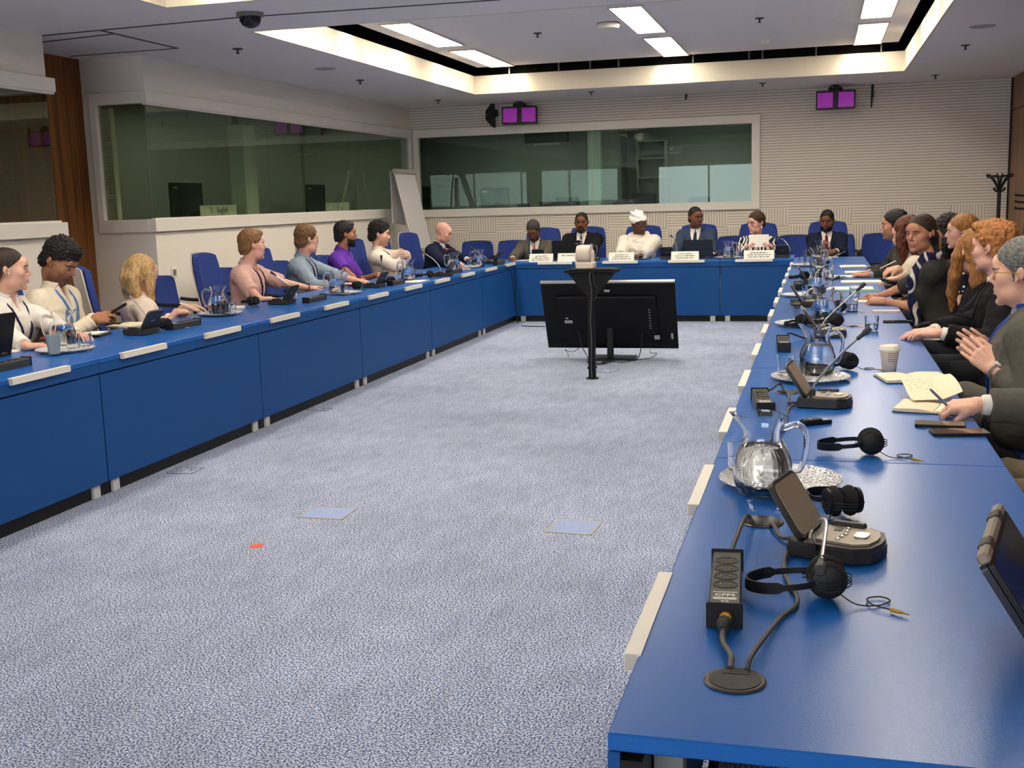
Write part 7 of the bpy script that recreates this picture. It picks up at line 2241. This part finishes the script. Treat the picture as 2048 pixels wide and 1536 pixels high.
    P(head=atx(1893, 470, .94), face=178, look=(0, 0, 0), fem=True, skin=S['s_olive'], hair=k['h_black'], lean=2, res=.0045,
      hairdo=dict(vol=(.03, .03, .035, .012), noise=[(.012, .03, (1, 1, 1)), (.005, .013, (1, 1, 1))], locks=[([(q * .075, -.02, .04), (q * .10, -.01, -.06), (q * .10, .0, -.15)], [.05, .052, .03]) for q in (-1, 1)], lnoise=[(.012, .035, (1, 1, 1)), (.004, .014, (1, 1, 1))]),
      wear=dict(type='blouse', mat=charcoal, sleeve=1.8, collar=False), loose=.016,
      label='person with big dark curls almost hidden behind the woman with scarf', chair='high blue chair of the person with dark curls')
    P(head=atx(1842, 468, .635), hs=.96, face=172, look=(56, -4, 0), fem=True, skin=S['s_tan'], hair=k['h_dark'], lean=12, poke=.04, res=.003, lid=.75,
      hairdo=dict(vol=(.010, .014, .010, .005), cut=[(-.12, -.06), (-.06, -.05), (-.03, -.015), (-.005, .01), (.02, .025), (.05, .05), (.07, .066), (.12, .07)], noise=[(.0015, .02, (1, 1, .4))], add=[('b', (0, -.12, -.01), (.03, .03, .03))], locks=[([(0, -.115, .0), (.0, -.145, -.03), (.0, -.14, -.10), (.0, -.12, -.18)], [.022, .026, .028, .010])]),
      wear=dict(type='dress', mat=charcoal, name='dress', sleeve=1.12, collar=False), loose=.018, legs=charcoal, extra=(shawl,),
      rh=H(atz(1760, 592, tz), (-.85, .1, 0), (0, .2, 1), 'clasp', hint=(.6, .4, -1)), lh=H(atz(1768, 602, tz + .005), (-.85, .25, .0), (0, -.4, 1), 'clasp', hint=(.75, -.3, -.8)),
      label='woman with dark ponytail, scarf and short sleeved dark dress looking at the camera', chair='high blue chair of the woman with the scarf')
    P(head=atx(1925, 466, 1.0), hs=.98, face=178, look=(-6, 0, 0), fem=True, skin=S['s_pink'], hair=k['h_honey'], lean=2, bulk=1.12, res=.0035, browmat=k['h_light'],
      hairdo=dict(vol=(.018, .014, .016, .010), cut=[(-.12, -.06), (-.06, -.055), (-.03, -.05), (-.008, -.04), (.004, -.02), (.02, .02), (.05, .048), (.072, .058), (.13, .06)], noise=[(.003, .03, (1, 1, .4))]),
      wear=dict(type='dress', mat=dots, name='dress', sleeve=.7, collar=False, neck=(.05, .10)), loose=.018, glasses=dict(mat=metalp), legs=denim,
      label='woman with chin length light brown hair in a navy dress with white dots', chair='high blue chair of the woman in the dotted dress')
    P(head=atx(1950, 505, .89), face=176, look=(-62, -6, 0), fem=True, skin=S['s_fair'], hair=k['h_honey'], lean=6, res=.0035,
      hairdo=dict(vol=(.012, .016, .016, .007), locks=[([(q * .064, .0, .06), (q * .094, .02, -.02), (q * .096, .05, -.12), (q * .085, .10, -.22), (q * .075, .12, -.32)], [.036, .036, .036, .034, .012]) for q in (-1, 1)] + [([(x, -.08, .05), (x, -.10, -.05), (x * 1.1, -.085, -.16), (x, -.075, -.28)], [.045, .045, .042, .016]) for x in (-.04, .0, .04)]),
      wear=dict(type='blouse', mat=blacksuit, sleeve=1.85, collar=False), loose=.018,
      label='person with long honey blonde hair beside the ginger haired man', chair='high blue chair of the person with long honey blonde hair')
    P(head=atx(1988, 498, .86), hs=.98, face=176, look=(-34, -2, 0), skin=S['s_pink'], hair=k['h_ginger'], lean=7, res=.003, browmat=k['h_ginger'], bulk=1.02,
      hairdo=dict(vol=(.030, .018, .014, .018), cut=[(-.13, -.06), (-.06, -.055), (-.03, -.03), (-.01, .0), (.004, -.012), (.016, -.014), (.022, .02), (.05, .05), (.072, .06), (.13, .062)], add=[('b', (0, .06, .115), (.062, .055, .036)), ('b', (0, -.06, .09), (.07, .06, .05))], noise=[(.006, .035, (1, 1, 1)), (.003, .014, (1, 1, .5))]),
      wear=dict(type='suit', mat=blacksuit, shirt=white, tie=navytie), jk=.028,
      rh=H((.56, 6.1, tz + .02), (-.85, -.15, -.05), (0, 0, 1), 'rest'), lh=H((.58, 5.92, tz + .03), (-.8, .35, 0), (0, -.2, 1), 'rest'),
      label='man with bushy ginger hair in a black suit', chair='high blue chair of the ginger haired man')
    P(head=atx(2046, 548, .775), face=168, look=(-14, -3, 0), skin=S['s_fair'], hair=k['h_grey'], lean=3, res=.003, hres=.0028, bulk=1.06, seat=.46,
      hairdo=dict(vol=(.014, .010, .008, .010), cut=[(-.12, -.085), (-.06, -.075), (-.03, -.03), (-.012, .005), (.004, -.02), (.016, -.022), (.022, .02), (.05, .045), (.072, .056), (.13, .06)], noise=[(.003, .02, (1, 1, 1)), (.0015, .009, (1, 1, 1))]),
      wear=dict(type='suit', mat=greywool, shirt=greyblue, tie=ptie, cuff=1.80, shirtcuff=1.86), jk=.028, lanyard=(lan_r, .011, .40), legs=greywool, glasses=dict(mat=k['gold'], thick=.0016),
      rh=H((.70, 5.02, .815), (-.70, -.30, .52), (-.3, -.7, .3), (.14, .04, (-.1, .2, .1))), lh=H((.665, 4.70, .80), (-.58, .38, .52), (-.25, -.8, .35), (.14, .04, (-.3, .2, .2))),
      knee={1: ((.62, 5.2, .60), (.66, 5.1, .12)), -1: ((.60, 4.75, .60), (.60, 4.7, .12))},
      label='man with grey hair and gold glasses in a grey suit, palms pressed together', chair='high blue chair of the man in the grey wool suit', watch=-1)
    P(head=np.array([.845, 3.70, 1.17]), face=166, look=(-6, -24, 0), skin=S['s_fair'], hair=k['h_dark'], lean=12, res=.004, hres=.0025, bulk=1.06,
      hairdo=short, wear=dict(type='suit', mat=greywool, shirt=white, tie=paleblue, cuff=1.86), jk=.026, legs=khaki, hand=1.0,
      rh=H((.515, 3.95, TT + .050), (-.88, .05, -.10), (.05, -.25, .95), 'write', hint=(.7, .5, -.6)), lh=H((.78, 3.35, .68), (-.8, .2, -.1)),
      label='man in a grey suit and pale blue tie writing at the right picture edge', chair='high blue chair of the man writing at the right picture edge')
    return specs

def wrist_watch(sp, base):
    fr = sp['frames']; q = sp['watch']
    S_, E, W = fr['arms'][q]
    d = nrm(W - E)
    c = W - d * .014
    u = nrm(np.cross(d, [0, 0, 1])); v = np.cross(u, d)
    t = MB(); pts = [c + (u * math.cos(a) * .0335 + v * math.sin(a) * .031) for a in [k * 2 * PI / 24 for k in range(24)]]
    t.tube(pts, .0035, 8, closed=True, flat=2.6)
    big = sp['skin'].name.endswith('fair')
    o = t.build('wrist_watch', M_['watch'] if big else M_['black'], base)
    b = MB(); b.M = Matrix.Translation(c + v * .034) @ Vector(v).to_track_quat('Z', 'Y').to_matrix().to_4x4(); b.lathe([(.017, -.003), (.0175, .003), (.015, .0045)], n=20); b.build('watch_case', M_['watch'] if big else M_['black'], o)

def people():
    specs = people_specs()
    with ThreadPoolExecutor(4) as ex: D = list(ex.map(person_data, specs))
    for sp, d in zip(specs, D):
        o = make_person(sp, d)
        if sp.get('watch'): wrist_watch(sp, o)
        fr = sp['frames']
        r, f = fr['root'], fr['fwd']
        CHAIRS_HIGH.append((r[0] - f[0] * .02, r[1] - f[1] * .02, sp['face'] + sp.get('chair_turn', 0), sp['chair']))
    return specs

def held_things(specs):
    by = {s['label'][:30]: s for s in specs}
    def wr(sp, q): f = sp['frames']; return f['arms'][q][2] + f['root']
    # phone in the hands of the man with curly hair
    sp = [s for s in specs if 'cream shirt looking' in s['label']][0]
    a, b = wr(sp, 1), wr(sp, -1)
    c = (a + b) / 2 + np.array([.085, .125, .045])
    t = phone(tuple(c), .2, 'dark phone held in both hands by the man in the cream shirt', l=.15, w=.075); t.rotation_euler = (.1, -.5, .5)
    sp = [s for s in specs if 'bald man' in s['label']][0]
    c = (wr(sp, 1) + wr(sp, -1)) / 2 + np.array([.12, .03, .03]); t = phone(tuple(c), .3, 'dark phone held by the bald man', l=.15, w=.075); t.rotation_euler = (.0, -.5, .3)
    sp = [s for s in specs if 'blonde hair and glasses' in s['label']][0]
    c = wr(sp, 1) + np.array([.06, .09, .02]); o = MB().tube([(-.07, -.02, .035), (.05, .02, -.012), (.06, .023, -.018)], [.0045, .0045, .0015], 8).build('pen', M_['paper'], loc=tuple(c)); tag(o, 'white pen in the hand of the blonde woman', 'pen')
    # pen of the writing hand on the right
    tip = aty(1858, 776, 4.16); end = np.array([.40, 3.97, TT + .030])
    p0 = Vector(aty(1860, 778, 4.06)); p1 = Vector((.418, 3.955, TT + .045))
    o = MB().tube([tuple(Vector((0, 0, 0))), tuple((p1 - p0) * .12), tuple(p1 - p0), tuple((p1 - p0) * 1.25)], [.0022, .0045, .0048, .0045], 10).build('pen', mat('pen_navy', srgb(34, 34, 70), rough=.4), loc=tuple(p0)); tag(o, 'dark blue pen in the writing hand at the right', 'pen')
    sp = [s for s in specs if 'auburn' in s['label']][0]
    c = wr(sp, 1) + np.array([-.09, .0, .02]); o = MB().tube([(-.05, -.03, -.02), (.07, .03, .035)], .004, 8).build('pen', M_['paper'], loc=tuple(c)); tag(o, 'white pen in the hand of the woman with auburn curls', 'pen')
    c = wr(sp, -1) + np.array([-.10, -.12, -.02]); t = phone(tuple(c), 2.4, 'dark phone held low before the woman with auburn curls', l=.14, w=.07); t.rotation_euler = (.5, -.2, 2.4)
# ================================================================== assembly
LAMP, SPOT, FILL, BOOTH_FILL = 16.5, 12.0, 5.0, 22.0

def extra_chairs():
    def H(px, py, x, deg, lab):
        p = atx(px, py, x); CHAIRS_HIGH.append((x, p[1], deg, lab))
    CHAIRS_HIGH.append((-4.80, 13.0, 10, 'empty high blue chair beside the bald man'))
    for y, d, lab in ((7.75, 10, 'low blue chair by the wooden alcove behind the man with the phone'), (9.0, 6, 'low blue chair at the white wall behind the blonde woman'), (10.15, 6, 'low blue chair at the wall behind the man in pink stripes'), (11.35, 4, 'low blue chair at the wall behind the grey blue shirt'), (12.5, 4, 'low blue chair at the wall behind the purple polo shirt')):
        CHAIRS_LOW.append((-5.45, y, d, lab))
    for x, lab in ((-4.92, 'low blue chair at the back wall right behind the bald man'), (-4.36, 'low blue chair at the back wall left of the grey suit'), (-1.15, 'low blue chair at the back wall left of the patterned blouse'), (-.32, 'low blue chair at the back wall right of the patterned blouse'), (.22, 'low blue chair at the back wall behind the man with red tie'), (.80, 'low blue chair alone at the back wall right of the red tie man')):
        CHAIRS_LOW.append((x, 15.95, -90, lab))

def main():
    make_camera()
    palette(); blue_mats()
    build_room(); ceiling_gear(); wall_gear()
    desks(); floor_things(); tv_and_stand(); flip_chart(); coat_stands(); table_things()
    specs = people()
    held_things(specs)
    extra_chairs(); chairs()
    sc = bpy.context.scene
    w = bpy.data.worlds.new('world'); sc.world = w; w.use_nodes = True
    w.node_tree.nodes['Background'].inputs[0].default_value = (.5, .5, .5, 1)
    w.node_tree.nodes['Background'].inputs[1].default_value = .05
    vs = sc.view_settings
    vs.view_transform = 'Standard'; vs.look = 'None'; vs.exposure = EXPO; vs.gamma = 1; vs.use_curve_mapping = False
    sc.cycles.use_denoising = True
    sc.cycles.max_bounces = 8
    sc.cycles.adaptive_threshold = .09
    sc.cycles.use_adaptive_sampling = True
    sc.cycles.adaptive_min_samples = 16
    sc.cycles.diffuse_bounces = 4
    sc.cycles.glossy_bounces = 3
    sc.cycles.transmission_bounces = 8
    sc.cycles.transparent_max_bounces = 12
    sc.cycles.sample_clamp_indirect = 6

EXPO = 0.6
main()
